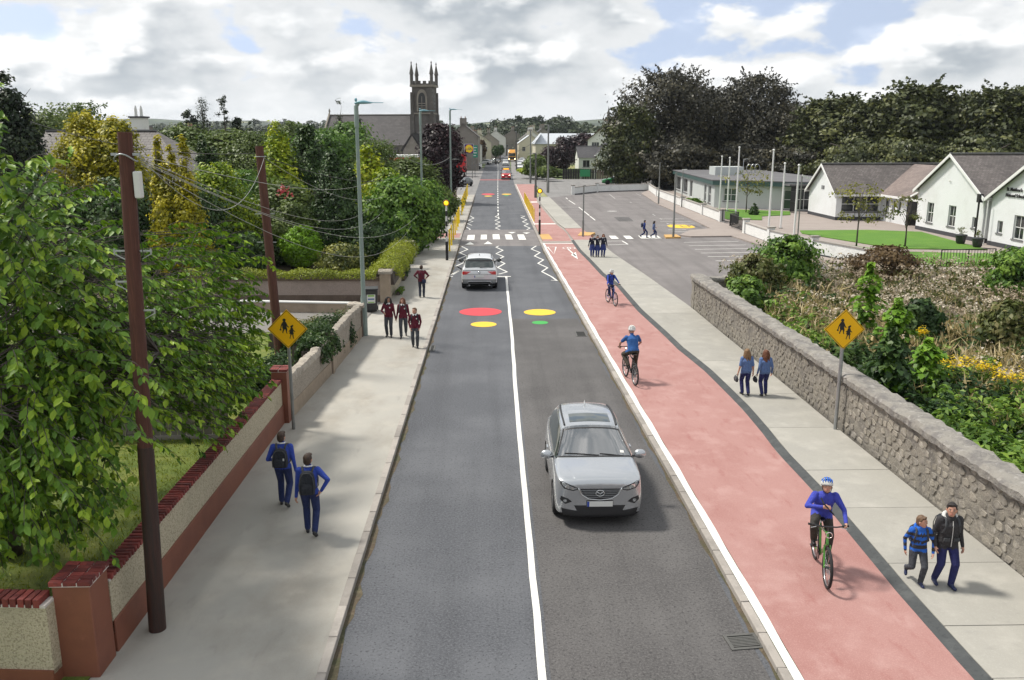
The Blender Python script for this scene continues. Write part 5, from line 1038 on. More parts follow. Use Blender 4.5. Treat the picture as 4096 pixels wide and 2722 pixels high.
MB().box(-.35, .55, 0, .08, c.z-1.2, c.z+1.1).build('panel', 'sign_green', o); MB().bar((0, .15, 0), (0, .15, c.z), .1).build('post', 'galv_dull', o)
for k in range(4): MB().box(-.25, .35-.15*(k % 2), -.02, 0, c.z+.6-k*.5, c.z+.75-k*.5).build('lettering', 'trim_white', o)
o = empty('shop_canopy', (-19, 158, 0), 0, 'white and red petrol station canopy half hidden by trees', 'canopy'); MB().box(0, 8.5, 0, 6, 3.4, 4.2).build('red_fascia', 'shop_red', o); MB().box(-.1, 8.6, -.1, 6.1, 4.2, 4.6).build('white_top', 'trim_white', o)
for x_ in (.5, 8): MB().bar((x_, 1, 0), (x_, 1, 3.4), .3).build('column', 'trim_white', o)
o = empty('shop_trailer', (-6.6, 176, 0), 0, 'red trailer side with white panel behind the purple maple', 'trailer'); MB().box(-1.6, 1.6, 0, 5, 1.0, 4.4).build('box', 'shop_red', o); MB().lathe([(.55, 0), (.45, .05)], 16).build('logo', 'trim_white', o, loc=(-.2, -.02, 3.6), rot=(R(90), 0, 0))
for s in (-1, 1): MB().tube([(s*1.2-.1, 1, .5), (s*1.2+.1, 1, .5)], .5, 14).build('wheel', 'black_plastic', o)
# ------------------------------------------------------------------ far hills
def ridge(name, y, x0, x1, fn_, depth, m):
    xs = np.linspace(x0, x1, 90); b = MB(); vs = []
    for x in xs:
        h = fn_(x); vs += [(x, y-depth, -1), (x, y-depth*.35, h*.7), (x, y, h), (x, y+depth, -1)]
    fs = [(4*i+k, 4*(i+1)+k, 4*(i+1)+k+1, 4*i+k+1) for i in range(len(xs)-1) for k in range(3)]
    b.add(vs, fs); o = b.build(name, m, smooth=True); o['kind'] = 'structure'
mat('hill_far', (.06, .085, .045), .95, layers=[((.22, .22, .11), .006, .54, .60, .8), ((.025, .042, .022), .016, .44, .52, .95)])
ridge('hill', 2200, -1500, 300, lambda x: 46+7*math.sin(x/170)+3*math.sin(x/47+1), 700, 'hill_far')
ridge('hill', 1300, -1000, -40, lambda x: 22+6*math.sin(x/90+2)+3*math.sin(x/31), 350, 'hill_far')
ridge('hill', 1800, -200, 1500, lambda x: 34+6*math.sin(x/150)+3*math.sin(x/40), 600, 'hill_far')
ridge('hill', 560, -120, 160, lambda x: 12+3*math.sin(x/40), 90, 'hill_far')
# ------------------------------------------------------------------ vegetation
S.cycles.max_bounces = 5; S.cycles.diffuse_bounces = 2; S.cycles.glossy_bounces = 2; S.cycles.transmission_bounces = 4; S.cycles.transparent_max_bounces = 6
S.cycles.caustics_reflective = False; S.cycles.caustics_refractive = False
mat('bark', (.085, .07, .06), .9, layers=[((.14, .12, .105), 5, .45, .7, .7, (1, 1, .3)), ((.04, .033, .03), 12, .55, .72, .7, (1, 1, .3))], bump=(18, .8, .02, (1, 1, .25)))
mat('bark_cherry', (.06, .048, .042), .8, layers=[((.16, .14, .125), 7, .5, .72, .7), ((.025, .02, .02), 16, .55, .72, .7)], bump=(30, .8, .01))
LM = dict(
 cherry=((.03, .08, .014), (.105, .215, .018), (.30, .43, .03)), gold=((.15, .165, .014), (.36, .33, .018), (.62, .54, .024)), yellowgreen=((.10, .17, .012), (.26, .36, .016), (.48, .52, .022)),
 dark=((.018, .042, .012), (.040, .085, .02), (.085, .145, .034)), deep=((.010, .020, .010), (.020, .038, .014), (.045, .065, .022)), olive=((.045, .074, .016), (.095, .145, .028), (.17, .225, .046)), mid=((.045, .105, .018), (.105, .21, .026), (.21, .34, .045)),
 round=((.11, .22, .010), (.19, .38, .012), (.28, .48, .016)), purple=((.012, .006, .009), (.026, .011, .015), (.052, .022, .026)), beech=((.018, .018, .012), (.040, .038, .022), (.088, .078, .04)), beechgreen=((.024, .034, .011), (.058, .072, .021), (.125, .135, .038)),
 moss=((.12, .15, .012), (.23, .28, .018), (.36, .40, .03)), ivy=((.016, .040, .012), (.036, .080, .02), (.09, .15, .035)), variegated=((.05, .075, .015), (.14, .16, .03), (.36, .36, .08)), rust=((.06, .04, .02), (.12, .075, .035), (.19, .13, .06)), sapling=((.06, .13, .012), (.13, .27, .02), (.24, .40, .035)), youngtree=((.10, .11, .015), (.20, .20, .025), (.32, .30, .04)),
 wood=((.022, .036, .018), (.042, .064, .028), (.075, .10, .042)), bramble=((.05, .07, .018), (.11, .13, .032), (.22, .20, .08)), whiteflower=((.30, .23, .16), (.50, .42, .31), (.70, .64, .54)), tan=((.28, .22, .09), (.46, .37, .18), (.64, .54, .33)), pink=((.22, .10, .14), (.35, .18, .24), (.48, .30, .36)), ragwort=((.55, .40, .01), (.72, .52, .01), (.85, .62, .02)), fern=((.05, .11, .016), (.12, .22, .03), (.24, .35, .05)), redflower=((.4, .05, .06), (.55, .08, .1), (.6, .15, .18)))
for k, v in LM.items(): leafmat('leaf_'+k, *v, transl=.12 if k in ('purple', 'beech', 'dark', 'deep', 'beechgreen', 'wood') else .18 if k == 'cherry' else .28)
PROF = dict(
 round=lambda t: np.sqrt(np.clip(1-(2*t-1)**2, 0, 1)), dome=lambda t: np.sqrt(np.clip(1-np.clip((t-.35)/.65, 0, 1)**2.2, 0, 1))*np.clip(.55+t*1.4, 0, 1),
 cone=lambda t: np.clip((1-t)**.85, .02, 1)*np.clip(.6+4*t, 0, 1), column=lambda t: np.clip(np.sin(np.pi*np.clip(t*.80+.17, 0, 1))**.6, .05, 1), bullet=lambda t: np.clip(1-np.clip((t-.25)/.75, 0, 1)**1.7, .03, 1),
 spindly=lambda t: np.clip((1-t)**.9, .04, 1)*(.55+.45*np.abs(np.sin(t*17))))
def crown(rng, h, r, z0, prof, nclump, per, leaf, cr=.22, amp=.18, up=.4, aspect=.6, vmid=.5, vsp=.22, shell=.42, sprays=0, spread=1.1):
    f = PROF[prof]; t = rng.random(nclump*3); p = f(t); keep = rng.random(len(t)) < (p+.12)/1.12; t = t[keep][:nclump]; n = len(t)
    ang = rng.random(n)*2*np.pi; ph = rng.random(4)*6.28
    lump = 1+amp*(np.sin(3*ang+ph[0]+5*t)+np.sin(5*ang+ph[1]-9*t)+.8*np.sin(2*ang+ph[2]+13*t))/1.8
    rad = f(t)*r*lump*np.clip(rng.random(n)**shell, .25, 1)
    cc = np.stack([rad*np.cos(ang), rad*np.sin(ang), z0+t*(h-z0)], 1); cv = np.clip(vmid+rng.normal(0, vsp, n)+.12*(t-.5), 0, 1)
    idx = np.repeat(np.arange(n), per); m = len(idx); off = rng.normal(size=(m, 3))*(cr*r*np.array([1, 1, .62*min(1.6, (h-z0)/(2*r)) if prof != 'round' else .75]))*(.5+.5*f(t)[idx])[:, None]
    c = cc[idx]+off; c[:, 2] = np.clip(c[:, 2], z0*.6, h*1.04)
    out = np.stack([c[:, 0], c[:, 1], (c[:, 2]-(z0+h)*.45)*.6], 1); nr = unit(out)*.9+unit(off)*.7+np.array([0, 0, up])+rng.normal(size=(m, 3))*.55
    var = np.clip(cv[idx]+rng.normal(0, .16, m), 0, 1); sz = leaf*rng.uniform(.65, 1.35, m)
    if sprays:
        a = rng.random(sprays)*2*np.pi; tt = rng.uniform(.45, .98, sprays); b = np.stack([f(tt)*r*.8*np.cos(a), f(tt)*r*.8*np.sin(a), z0+tt*(h-z0)], 1)
        d = unit(np.stack([np.cos(a)*.55, np.sin(a)*.55, np.full(sprays, .8)], 1)+rng.normal(size=(sprays, 3))*.25); k = 26; s = np.linspace(0, 1, k)[None, :, None]; ln = rng.uniform(.10, .24, sprays)[:, None, None]*h
        q = (b[:, None]+d[:, None]*s*ln+np.array([0, 0, -.25])*ln*s**2+rng.normal(size=(sprays, k, 3))*leaf*.45*(1.25-s)).reshape(-1, 3)
        c = np.concatenate([c, q]); nr = np.concatenate([nr, rng.normal(size=q.shape)+np.array([0, 0, .5])]); var = np.concatenate([var, np.clip(rng.normal(vmid, .2, len(q)), 0, 1)]); sz = np.concatenate([sz, leaf*rng.uniform(.5, 1.0, len(q))])
    return leaves(rng, c, nr, sz, var, aspect)
def trunk_mesh(rng, h, r, z1, limbs, rad, m='bark', lean=0.):
    b = MB(); top = Vector((lean*h, 0, z1)); b.tube([(0, 0, 0), top*.33, top*.66+Vector((rng.normal()*.05*r, rng.normal()*.05*r, 0)), top], [rad*1.3, rad, rad*.75, rad*.35], 9)
    for i in range(limbs):
        a = 6.283*i/max(1, limbs)+rng.random(); s = top*rng.uniform(.35, .85); e = Vector((math.cos(a)*r*.7, math.sin(a)*r*.7, min(h*.92, s.z+rng.uniform(.15, .4)*h)))
        b.tube([s, s.lerp(e, .45)+Vector((0, 0, .05*h)), e], [rad*.45, rad*.28, rad*.08], 6)
    return b.mesh('trunk', m, smooth=True)
SHARED = ('copper_beech', 'school_tree', 'broadleaf_tree', 'street_tree', 'golden_cypress', 'shrub', 'columnar_cypress', 'wild_bush'); CROWNS = {}
def tree(name, label, X, Y, h, r, prof, leafm, seed, n=120, per=60, leaf=.2, z0=None, trunk=.12, cat='tree', group=None, limbs=6, gz=.1, rz=0., **k):
    rng = np.random.default_rng(seed); z0 = h*.12 if z0 is None else z0
    o = empty(name, (X, Y, gz), rz, label, cat, group)
    key = (name, prof, leafm, n, seed % 2) if name in SHARED else seed
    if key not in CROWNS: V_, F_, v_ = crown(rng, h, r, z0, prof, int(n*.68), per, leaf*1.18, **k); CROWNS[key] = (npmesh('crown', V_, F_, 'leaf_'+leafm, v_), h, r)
    me, h0, r0 = CROWNS[key]; c = link('crown', me, o)
    if h0 != h or r0 != r: c.scale = (r/r0, r/r0, h/h0); c.rotation_euler.z = seed*1.9
    if trunk: link('trunk', trunk_mesh(rng, h, r, h*.8, limbs, trunk), o)
    return o
def TO(name, label, x, yt, w, Y, prof, leafm, seed, **k):
    """tree given by its top and width in the overview of the photograph, standing at distance Y"""
    a = ato(x, yt, Y); return tree(name, label, a.x, Y, a.z-.1, w*OV*Y/FPX/2, prof, leafm, seed, **k)
# --- left gardens, far to near
TO('conifer_tree', 'dark dense conifer cut by the left edge of the picture, tallest on the left', 8, 170, 150, 62, 'bullet', 'deep', 1, n=300, per=60, leaf=.26, cr=.16)
TO('broadleaf_tree', 'dull green tree behind the golden cypress at left', 168, 250, 190, 78, 'dome', 'olive', 2, n=280, per=60, leaf=.28, sprays=40)
TO('broadleaf_tree', 'olive bushy tree left of the golden cypress', 90, 262, 130, 72, 'dome', 'olive', 3, n=280, per=60, leaf=.26)
TO('golden_cypress', 'large golden yellow cypress with rounded top at left', 190, 266, 150, 50, 'dome', 'gold', 4, n=380, per=60, leaf=.17, cr=.14, amp=.25, vmid=.45)
TO('golden_cypress', 'golden cypress joined to the right of large one, leaning right', 262, 276, 130, 49, 'dome', 'gold', 5, n=360, per=60, leaf=.17, cr=.14, amp=.25, vmid=.42)
TO('golden_cypress', 'slim golden cypress with pointed top right of the wooden pole', 359, 305, 66, 44, 'cone', 'gold', 6, n=190, per=60, leaf=.14, cr=.18)
TO('golden_cypress', 'short golden cypress between two pointed ones', 386, 328, 70, 43.5, 'bullet', 'gold', 7, n=190, per=60, leaf=.14, cr=.18)
TO('golden_cypress', 'golden cypress with ragged right side beside the dark columns', 420, 321, 85, 43, 'cone', 'gold', 8, n=210, per=60, leaf=.14, cr=.2, amp=.3)
TO('columnar_cypress', 'left of two narrow dark green columnar cypresses', 463, 312, 36, 62, 'column', 'dark', 9, n=120, per=60, leaf=.16, z0=.2)
TO('columnar_cypress', 'right of two narrow dark green columnar cypresses', 483, 316, 34, 62.5, 'column', 'dark', 10, n=120, per=60, leaf=.16, z0=.2)
TO('broadleaf_tree', 'wide olive green tree behind the two columnar cypresses', 520, 305, 200, 84, 'dome', 'olive', 11, n=280, per=60, leaf=.3)
TO('broadleaf_tree', 'olive green tree left of the yellow-green conifer', 590, 312, 150, 80, 'dome', 'olive', 12, n=280, per=60, leaf=.3)
TO('broadleaf_tree', 'grey-green tree below the slate roof and left of the columnar cypresses', 430, 292, 140, 95, 'dome', 'olive', 13, n=280, per=60, leaf=.3)
TO('yellow_conifer', 'bright yellow-green feathery conifer in the middle of left garden', 634, 289, 125, 58, 'bullet', 'yellowgreen', 14, n=260, per=60, leaf=.2, cr=.17, amp=.3)
TO('dark_cypress', 'dark green upright cypress right of the yellow-green conifer', 705, 296, 95, 60, 'column', 'dark', 15, n=260, per=60, leaf=.18, cr=.15, amp=.28)
TO('broadleaf_tree', 'mid green tree in front of the church nave', 800, 290, 170, 98, 'dome', 'mid', 16, n=330, per=60, leaf=.3, vmid=.35)
TO('broadleaf_tree', 'rounded green tree left of church nave', 740, 305, 140, 92, 'dome', 'mid', 17, n=260, per=60, leaf=.3, vmid=.35)
TO('broadleaf_tree', 'olive tree behind the first green lamp post', 865, 330, 110, 90, 'dome', 'olive', 18, n=280, per=60, leaf=.28)
TO('broadleaf_tree', 'green tree at the left of the purple maple', 945, 362, 110, 88, 'dome', 'olive', 19, n=280, per=60, leaf=.26)
TO('dark_cypress', 'dark conical cypress behind the round topiary', 765, 352, 150, 53, 'cone', 'dark', 20, n=420, per=60, leaf=.15, cr=.14)
TO('dark_cypress', 'small dark conical cypress right of the bigger one', 806, 370, 70, 54, 'cone', 'dark', 21, n=200, per=60, leaf=.15, cr=.16)
TO('yellow_conifer', 'yellow variegated tree behind the first green lamp post', 848, 335, 85, 64, 'bullet', 'yellowgreen', 22, n=150, per=60, leaf=.22, amp=.4, vmid=.75)
TO('leafy_tree', 'bright green leafy tree beside the second lamp post', 888, 395, 90, 62, 'dome', 'yellowgreen', 23, n=160, per=60, leaf=.22, vmid=.35)
TO('leafy_tree', 'large green climbing foliage mass between the first two lamp posts', 918, 410, 150, 57, 'dome', 'mid', 24, n=330, per=70, leaf=.24, vmid=.5, cr=.17, z0=.2)
TO('leafy_tree', 'green foliage mass hanging over the left pavement wall', 975, 418, 95, 64, 'dome', 'mid', 25, n=230, per=70, leaf=.22, vmid=.4, z0=.2)
TO('broadleaf_tree', 'dark green hedge tree beneath the purple maple', 1005, 432, 80, 80, 'dome', 'olive', 26, n=220, per=60, leaf=.22, z0=.3)
pm = TO('purple_maple', 'dark purple-leaved maple beside the third lamp post', 1014, 294, 80, 103, 'dome', 'purple', 27, n=420, per=70, leaf=.34, trunk=.25, z0=1.2, amp=.3, sprays=30)
TO('broadleaf_tree', 'green shrub tree left of dark conical cypress', 560, 400, 170, 56, 'dome', 'mid', 28, n=330, per=60, leaf=.2, vmid=.4, z0=.2)
TO('broadleaf_tree', 'dark shrub tree between second pole and cypress', 650, 420, 140, 54, 'dome', 'olive', 29, n=280, per=60, leaf=.18, z0=.2)
TO('broadleaf_tree', 'yellow-green shrubby conifer under the golden cypresses', 500, 385, 130, 50, 'dome', 'yellowgreen', 30, n=260, per=60, leaf=.17, z0=.2, vmid=.3)
TO('broadleaf_tree', 'dark shrub below the golden cypresses', 430, 430, 160, 47, 'dome', 'dark', 31, n=300, per=60, leaf=.17, z0=.1)
TO('broadleaf_tree', 'dark hedge mass at far left behind the cherry', 250, 420, 200, 46, 'dome', 'dark', 32, n=330, per=60, leaf=.18, z0=.1)
TO('broadleaf_tree', 'dark hedge mass behind the cherry at left edge', 80, 420, 200, 45, 'dome', 'dark', 33, n=330, per=60, leaf=.18, z0=.1)
TO('shrub', 'pink-flowered shrub left of dark conical cypress', 675, 470, 90, 51, 'round', 'olive', 34, n=150, per=60, leaf=.15, cat='shrub')
rng = np.random.default_rng(5); n = 40; c = np.array(ato(655, 438, 50))+rng.normal(size=(n, 3))*.22; V_, F_, v_ = leaves(rng, c, rng.normal(size=(n, 3)), np.full(n, .16), rng.random(n), .8); tag(link('rose_blooms', npmesh('rose_blooms', V_, F_, 'leaf_redflower', v_)), 'cluster of red rose blooms among the dark shrubs', 'flowers')
tb = TO('round_topiary', 'clipped bright green ball-shaped bush above the boundary wall', 690, 522, 84, 50, 'round', 'round', 35, n=420, per=70, leaf=.10, z0=.15, trunk=.05, cr=.10, amp=.04, shell=.12, cat='bush')
TO('variegated_shrub', 'yellow variegated shrub right of round topiary', 790, 565, 95, 46, 'dome', 'variegated', 36, n=180, per=60, leaf=.14, z0=.1, cat='shrub', vmid=.4)
TO('variegated_shrub', 'dark ivy shrub with yellow edges behind first lamp post', 850, 515, 110, 52, 'dome', 'ivy', 37, n=280, per=60, leaf=.17, z0=.1, cat='shrub')
TO('shrub', 'green shrub above hedge-topped wall behind lamp post', 900, 540, 90, 53, 'dome', 'ivy', 38, n=220, per=60, leaf=.16, z0=.1, cat='shrub')
TO('shrub', 'dark shrub left of the round topiary', 630, 520, 90, 52, 'dome', 'dark', 39, n=240, per=60, leaf=.15, z0=.1, cat='shrub')
TO('shrub', 'dark green shrub under the second wooden pole', 560, 540, 110, 48, 'dome', 'dark', 40, n=240, per=60, leaf=.15, z0=.1, cat='shrub')
# tall thin conifers on the skyline
TO('skyline_conifer', 'ragged spindly conifer on the left skyline', 463, 216, 60, 150, 'spindly', 'deep', 41, n=60, per=40, leaf=.26, z0=3, trunk=.2, amp=.5, cr=.3)
TO('skyline_conifer', 'lone thin pine with a tuft at its top on the skyline', 513, 218, 26, 150, 'round', 'deep', 42, n=26, per=40, leaf=.24, z0=9.4, trunk=.2, limbs=2)
TO('skyline_conifer', 'dark rounded conifer right of lone pine', 545, 258, 45, 150, 'bullet', 'deep', 43, n=90, per=50, leaf=.4, z0=2)
TO('skyline_conifer', 'dark rounded tree left of the spindly conifer', 432, 252, 45, 150, 'dome', 'deep', 44, n=90, per=50, leaf=.4, z0=2)
TO('skyline_conifer', 'tiny pale pointed conifer far on the skyline', 574, 264, 22, 170, 'spindly', 'wood', 45, n=40, per=40, leaf=.4, z0=2, trunk=.15)
dc = TO('drooping_conifer', 'thin drooping-tipped cedar rising in front of the church roof', 780, 224, 40, 118, 'spindly', 'deep', 46, n=44, per=40, leaf=.2, z0=3, trunk=.12, amp=.7, cr=.3)
TO('drooping_conifer', 'dark twin-topped conifer against the church roof', 822, 262, 42, 112, 'bullet', 'deep', 47, n=120, per=50, leaf=.28, z0=1)
TO('broadleaf_tree', 'distant dull green tree left of church', 665, 288, 90, 120, 'dome', 'olive', 48, n=160, per=60, leaf=.35)
TO('broadleaf_tree', 'green tree in front of far left roofs', 410, 300, 90, 110, 'dome', 'olive', 49, n=150, per=60, leaf=.35)
# hedge on the boundary wall and round the corner
def hedge(name, label, pts, w, h, z0, leafm, n, leaf, seed, cat='hedge', vmid=.5, wob=.12):
    rng = np.random.default_rng(seed); P_ = np.array(pts, float); sl = np.linalg.norm(np.diff(P_, axis=0), axis=1); cum = np.concatenate([[0], np.cumsum(sl)]); u = rng.random(n)*cum[-1]; k = np.clip(np.searchsorted(cum, u)-1, 0, len(sl)-1)
    f = ((u-cum[k])/sl[k])[:, None]; c = P_[k]*(1-f)+P_[k+1]*f; d = unit(P_[k+1]-P_[k]); s = np.stack([d[:, 1], -d[:, 0]], 1)
    a = rng.random(n)*np.pi; rr_ = .75+.3*rng.random(n)+wob*np.sin(u*2.3+seed)+wob*np.sin(u*5.1); off = np.cos(a)*w/2*rr_; zz_ = z0+np.abs(np.sin(a))**.7*h*rr_*rng.uniform(.75, 1.05, n)
    pos = np.stack([c[:, 0]+s[:, 0]*off, c[:, 1]+s[:, 1]*off, zz_], 1); nr = np.stack([s[:, 0]*np.cos(a), s[:, 1]*np.cos(a), np.sin(a)+.2], 1)+rng.normal(size=(n, 3))*.5
    V_, F_, v_ = leaves(rng, pos-np.array([P_[0][0], P_[0][1], 0]), nr, leaf*rng.uniform(.6, 1.4, n), np.clip(vmid+.18*np.sin(u*1.7)+rng.normal(0, .2, n), 0, 1), .6)
    o = empty(name, (P_[0][0], P_[0][1], 0), 0, label, cat); link('foliage', npmesh('foliage', V_, F_, 'leaf_'+leafm, v_), o)
    b = MB(); rings = [[(p[0]-P_[0][0]+q*w*.3, p[1]-P_[0][1], z0+zq*h) for q, zq in ((-1, -.3), (1, -.3), (.8, .55), (-.8, .55))] for p in P_]; b.loft(rings).build('stems', 'bark', o); return o
hedge('mossy_hedge', 'low yellow-green mossy hedge lying along top of the boundary wall', [(-14, 39.9), (-5.2, 39.5)], .8, .40, 1.2, 'moss', 9000, .07, 1)
hedge('mossy_hedge', 'broad bright mossy hedge over the wall beside the left pavement', [(-4.95, 39.9), (-4.95, 46.5), (-5.1, 50.5)], 1.5, .75, 1.05, 'moss', 12000, .075, 2, vmid=.6)
hedge('ivy_hedge', 'dark ivy spilling down the end of hedge by the pavement', [(-4.75, 45.5), (-4.72, 47)], .55, 1.1, .3, 'ivy', 2500, .09, 3)
hedge('leafy_hedge', 'leafy green hedge beside pavement behind the second lamp post', [(-5.7, 55), (-5.6, 72), (-5.4, 96)], 1.6, 2.0, .2, 'mid', 26000, .17, 4, vmid=.4, wob=.2)
hedge('ivy_hedge', 'dark ivy spilling over the grey roughcast wall near the warning sign', [(-5.5, 25.6), (-5.42, 27.6)], 1.0, .75, .75, 'ivy', 3600, .10, 5)
hedge('ivy_hedge', 'thick glossy ivy clump behind the grey roughcast wall', [(-6.1, 27.5), (-5.6, 30.5)], 1.5, 1.1, .25, 'ivy', 6500, .10, 6, vmid=.55)
hedge('bramble_hedge', 'brownish green shrub strip behind the driveway end of grey wall', [(-7.6, 30.2), (-5.4, 32.0)], 1.2, .9, .2, 'bramble', 4500, .09, 7)
hedge('ivy_hedge', 'green shrubs under the cherry behind the far brown pillar', [(-8.6, 23.6), (-6.1, 25.2)], 1.4, 1.0, .1, 'ivy', 5200, .11, 8, vmid=.6)
hedge('weed_tuft', 'green weeds at the foot of the driveway pillar', [(-4.5, 41.2), (-4.45, 42.6)], .3, .25, .1, 'fern', 500, .09, 9, cat='weeds')
gp = empty('garden_fence', (-12, 20.5, .1), R(3), 'grey board fence at back of the front lawn behind the cherry', 'fence')
mat('fence_grey', (.20, .185, .16), .85, layers=[((.14, .13, .11), 3, .45, .7, .6)])
for i in range(26): MB().box(i*.21, i*.21+.195, 0, .03, .12, 1.35).build('board', 'fence_grey', gp)
MB().box(0, 5.5, -.05, .06, 0, .14).build('base', 'kerb', gp)
# ------------------------------------------------------------------ the cherry tree
def cherry():
    rng = np.random.default_rng(77); o = empty('cherry_tree', (-8.7, 14.6, .12), 0, 'large leafy green cherry tree with drooping shoots filling the near left', 'tree')
    base = np.array([-8.7, 14.6, .12]); b = MB()
    b.tube([(0, 0, 0), (.05, -.1, .8), (.0, .05, 1.5), (.1, .1, 2.0)], [.24, .19, .18, .16], 12)
    nodes = []
    for i in range(11):
        a = 6.283*i/11+rng.normal()*.2; el = rng.uniform(.35, 1.25); L = rng.uniform(2.6, 4.2); d = Vector((math.cos(a)*math.cos(el), math.sin(a)*math.cos(el), math.sin(el))); p = Vector((.1, .1, rng.uniform(1.5, 2.0))); pts = [p.copy()]
        for s in range(6):
            p = p+d*L/6; d = (d+Vector((rng.normal()*.16, rng.normal()*.16, .05+rng.normal()*.1))).normalized(); pts.append(p.copy())
        b.tube(pts, [.09, .075, .06, .048, .036, .024, .012], 7); nodes += pts[1:]
    b.build('trunk', 'bark_cherry', o, smooth=True)
    nodes_np = np.array([list(q) for q in nodes])
    # shoots: start points through the crown, growing outward then drooping
    lobes = [((.4, .6, 4.0), (2.8, 3.6, 2.7), 480), ((2.0, 4.6, 3.9), (1.6, 2.6, 1.8), 330), ((.6, -1.6, 2.9), (1.6, 1.6, 1.8), 240), ((2.2, .8, 3.6), (1.3, 2.4, 1.5), 220), ((.8, -1.0, 4.3), (2.1, 2.0, 1.7), 300), ((2.1, -2.3, 2.8), (.9, .9, 1.3), 170), ((2.1, -1.6, 4.5), (1.1, 1.3, 1.4), 170), ((2.9, 2.4, 2.7), (.75, 2.4, 1.0), 150), ((3.0, 5.4, 2.9), (.6, 1.2, .9), 55), ((3.65, -2.9, 4.3), (.3, .35, 1.7), 7), ((1.5, -1.6, 6.0), (.9, 1.2, 1.1), 90), ((1.35, -2.1, 7.4), (.45, .7, .8), 50)]
    tw = MB(); C_, T_, N_, S_, VV = [], [], [], [], []; ntw = 0
    for (c, r, cnt) in lobes:
        for _ in range(cnt):
            d = unit(rng.normal(size=3)); st = np.array(c)+d*np.array(r)*rng.random()**.38
            w = st+base
            if w[2] < 1.2: continue
            if w[0] > -4.7 or (w[1] > 17.6 and w[0] > -5.75) or (w[0] > -5.6 and w[2] < (2.3 if w[1] < 14.3 else 1.75)) or (w[2] < 2.3 and -7.6 < w[0] < -6.1 and w[1] > 13.2 and rng.random() < .7): continue
            j = np.argmin(np.sum((nodes_np-st)**2, 1)); q = nodes_np[j]
            outd = unit(np.array([st[0], st[1], .3*(st[2]-3.5)])+rng.normal(size=3)*.6); L = rng.uniform(.45, 1.0); k = 7; ss = np.linspace(0, 1, k)
            path = st+outd*L*ss[:, None]+np.array([0, 0, -.42])*L*(ss**2)[:, None]+np.array([0, 0, .2])*L*ss[:, None]
            ntw += 1
            mid = (q+st)/2+rng.normal(size=3)*.12+np.array([0, 0, .06])
            if ntw % 3 == 0: tw.tube([Vector(q), Vector(mid), Vector(st)], [.014, .011, .008], 4, caps=False)
            tw.tube([Vector(x) for x in path[::2]], [.008, .006, .005, .003], 4, caps=False)
            nl = int(rng.integers(12, 20)); f = rng.random(nl)**.8; ii = np.clip((f*(k-1)).astype(int), 0, k-2); fr = (f*(k-1)-ii)[:, None]; pos = path[ii]*(1-fr)+path[ii+1]*fr
            side = unit(np.cross(outd, [0, 0, 1]))*rng.choice([-1, 1], nl)[:, None]; size = rng.uniform(.10, .19, nl)
            t = unit(side*.55+outd*.45+np.array([0, 0, -1.0])*rng.uniform(.5, 1.9, nl)[:, None]+rng.normal(size=(nl, 3))*.25)
            nr = unit(outd*.55+np.array([0, 0, .75])+side*.25+rng.normal(size=(nl, 3))*.35)
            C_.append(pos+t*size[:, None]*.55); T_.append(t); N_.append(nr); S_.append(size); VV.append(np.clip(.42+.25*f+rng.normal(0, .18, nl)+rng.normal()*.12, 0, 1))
    tag(tw.build('twigs', 'bark_cherry', o, smooth=True), kind='stuff')
    c, t, nr, s, v = map(np.concatenate, (C_, T_, N_, S_, VV))
    w = c+base; dist = np.linalg.norm(w-np.array([0, 0, CH]), axis=1); score = s/dist*(1+.6*unit(nr)[:, 2]); order = np.argsort(-score); big, small = order[:300], order[300:]
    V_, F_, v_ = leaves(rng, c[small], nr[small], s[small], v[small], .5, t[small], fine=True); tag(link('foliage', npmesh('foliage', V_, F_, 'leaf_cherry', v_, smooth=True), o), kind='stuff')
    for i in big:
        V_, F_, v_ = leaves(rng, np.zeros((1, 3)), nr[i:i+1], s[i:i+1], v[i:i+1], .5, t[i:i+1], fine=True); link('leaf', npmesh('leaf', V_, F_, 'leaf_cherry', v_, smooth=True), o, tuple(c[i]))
cherry()
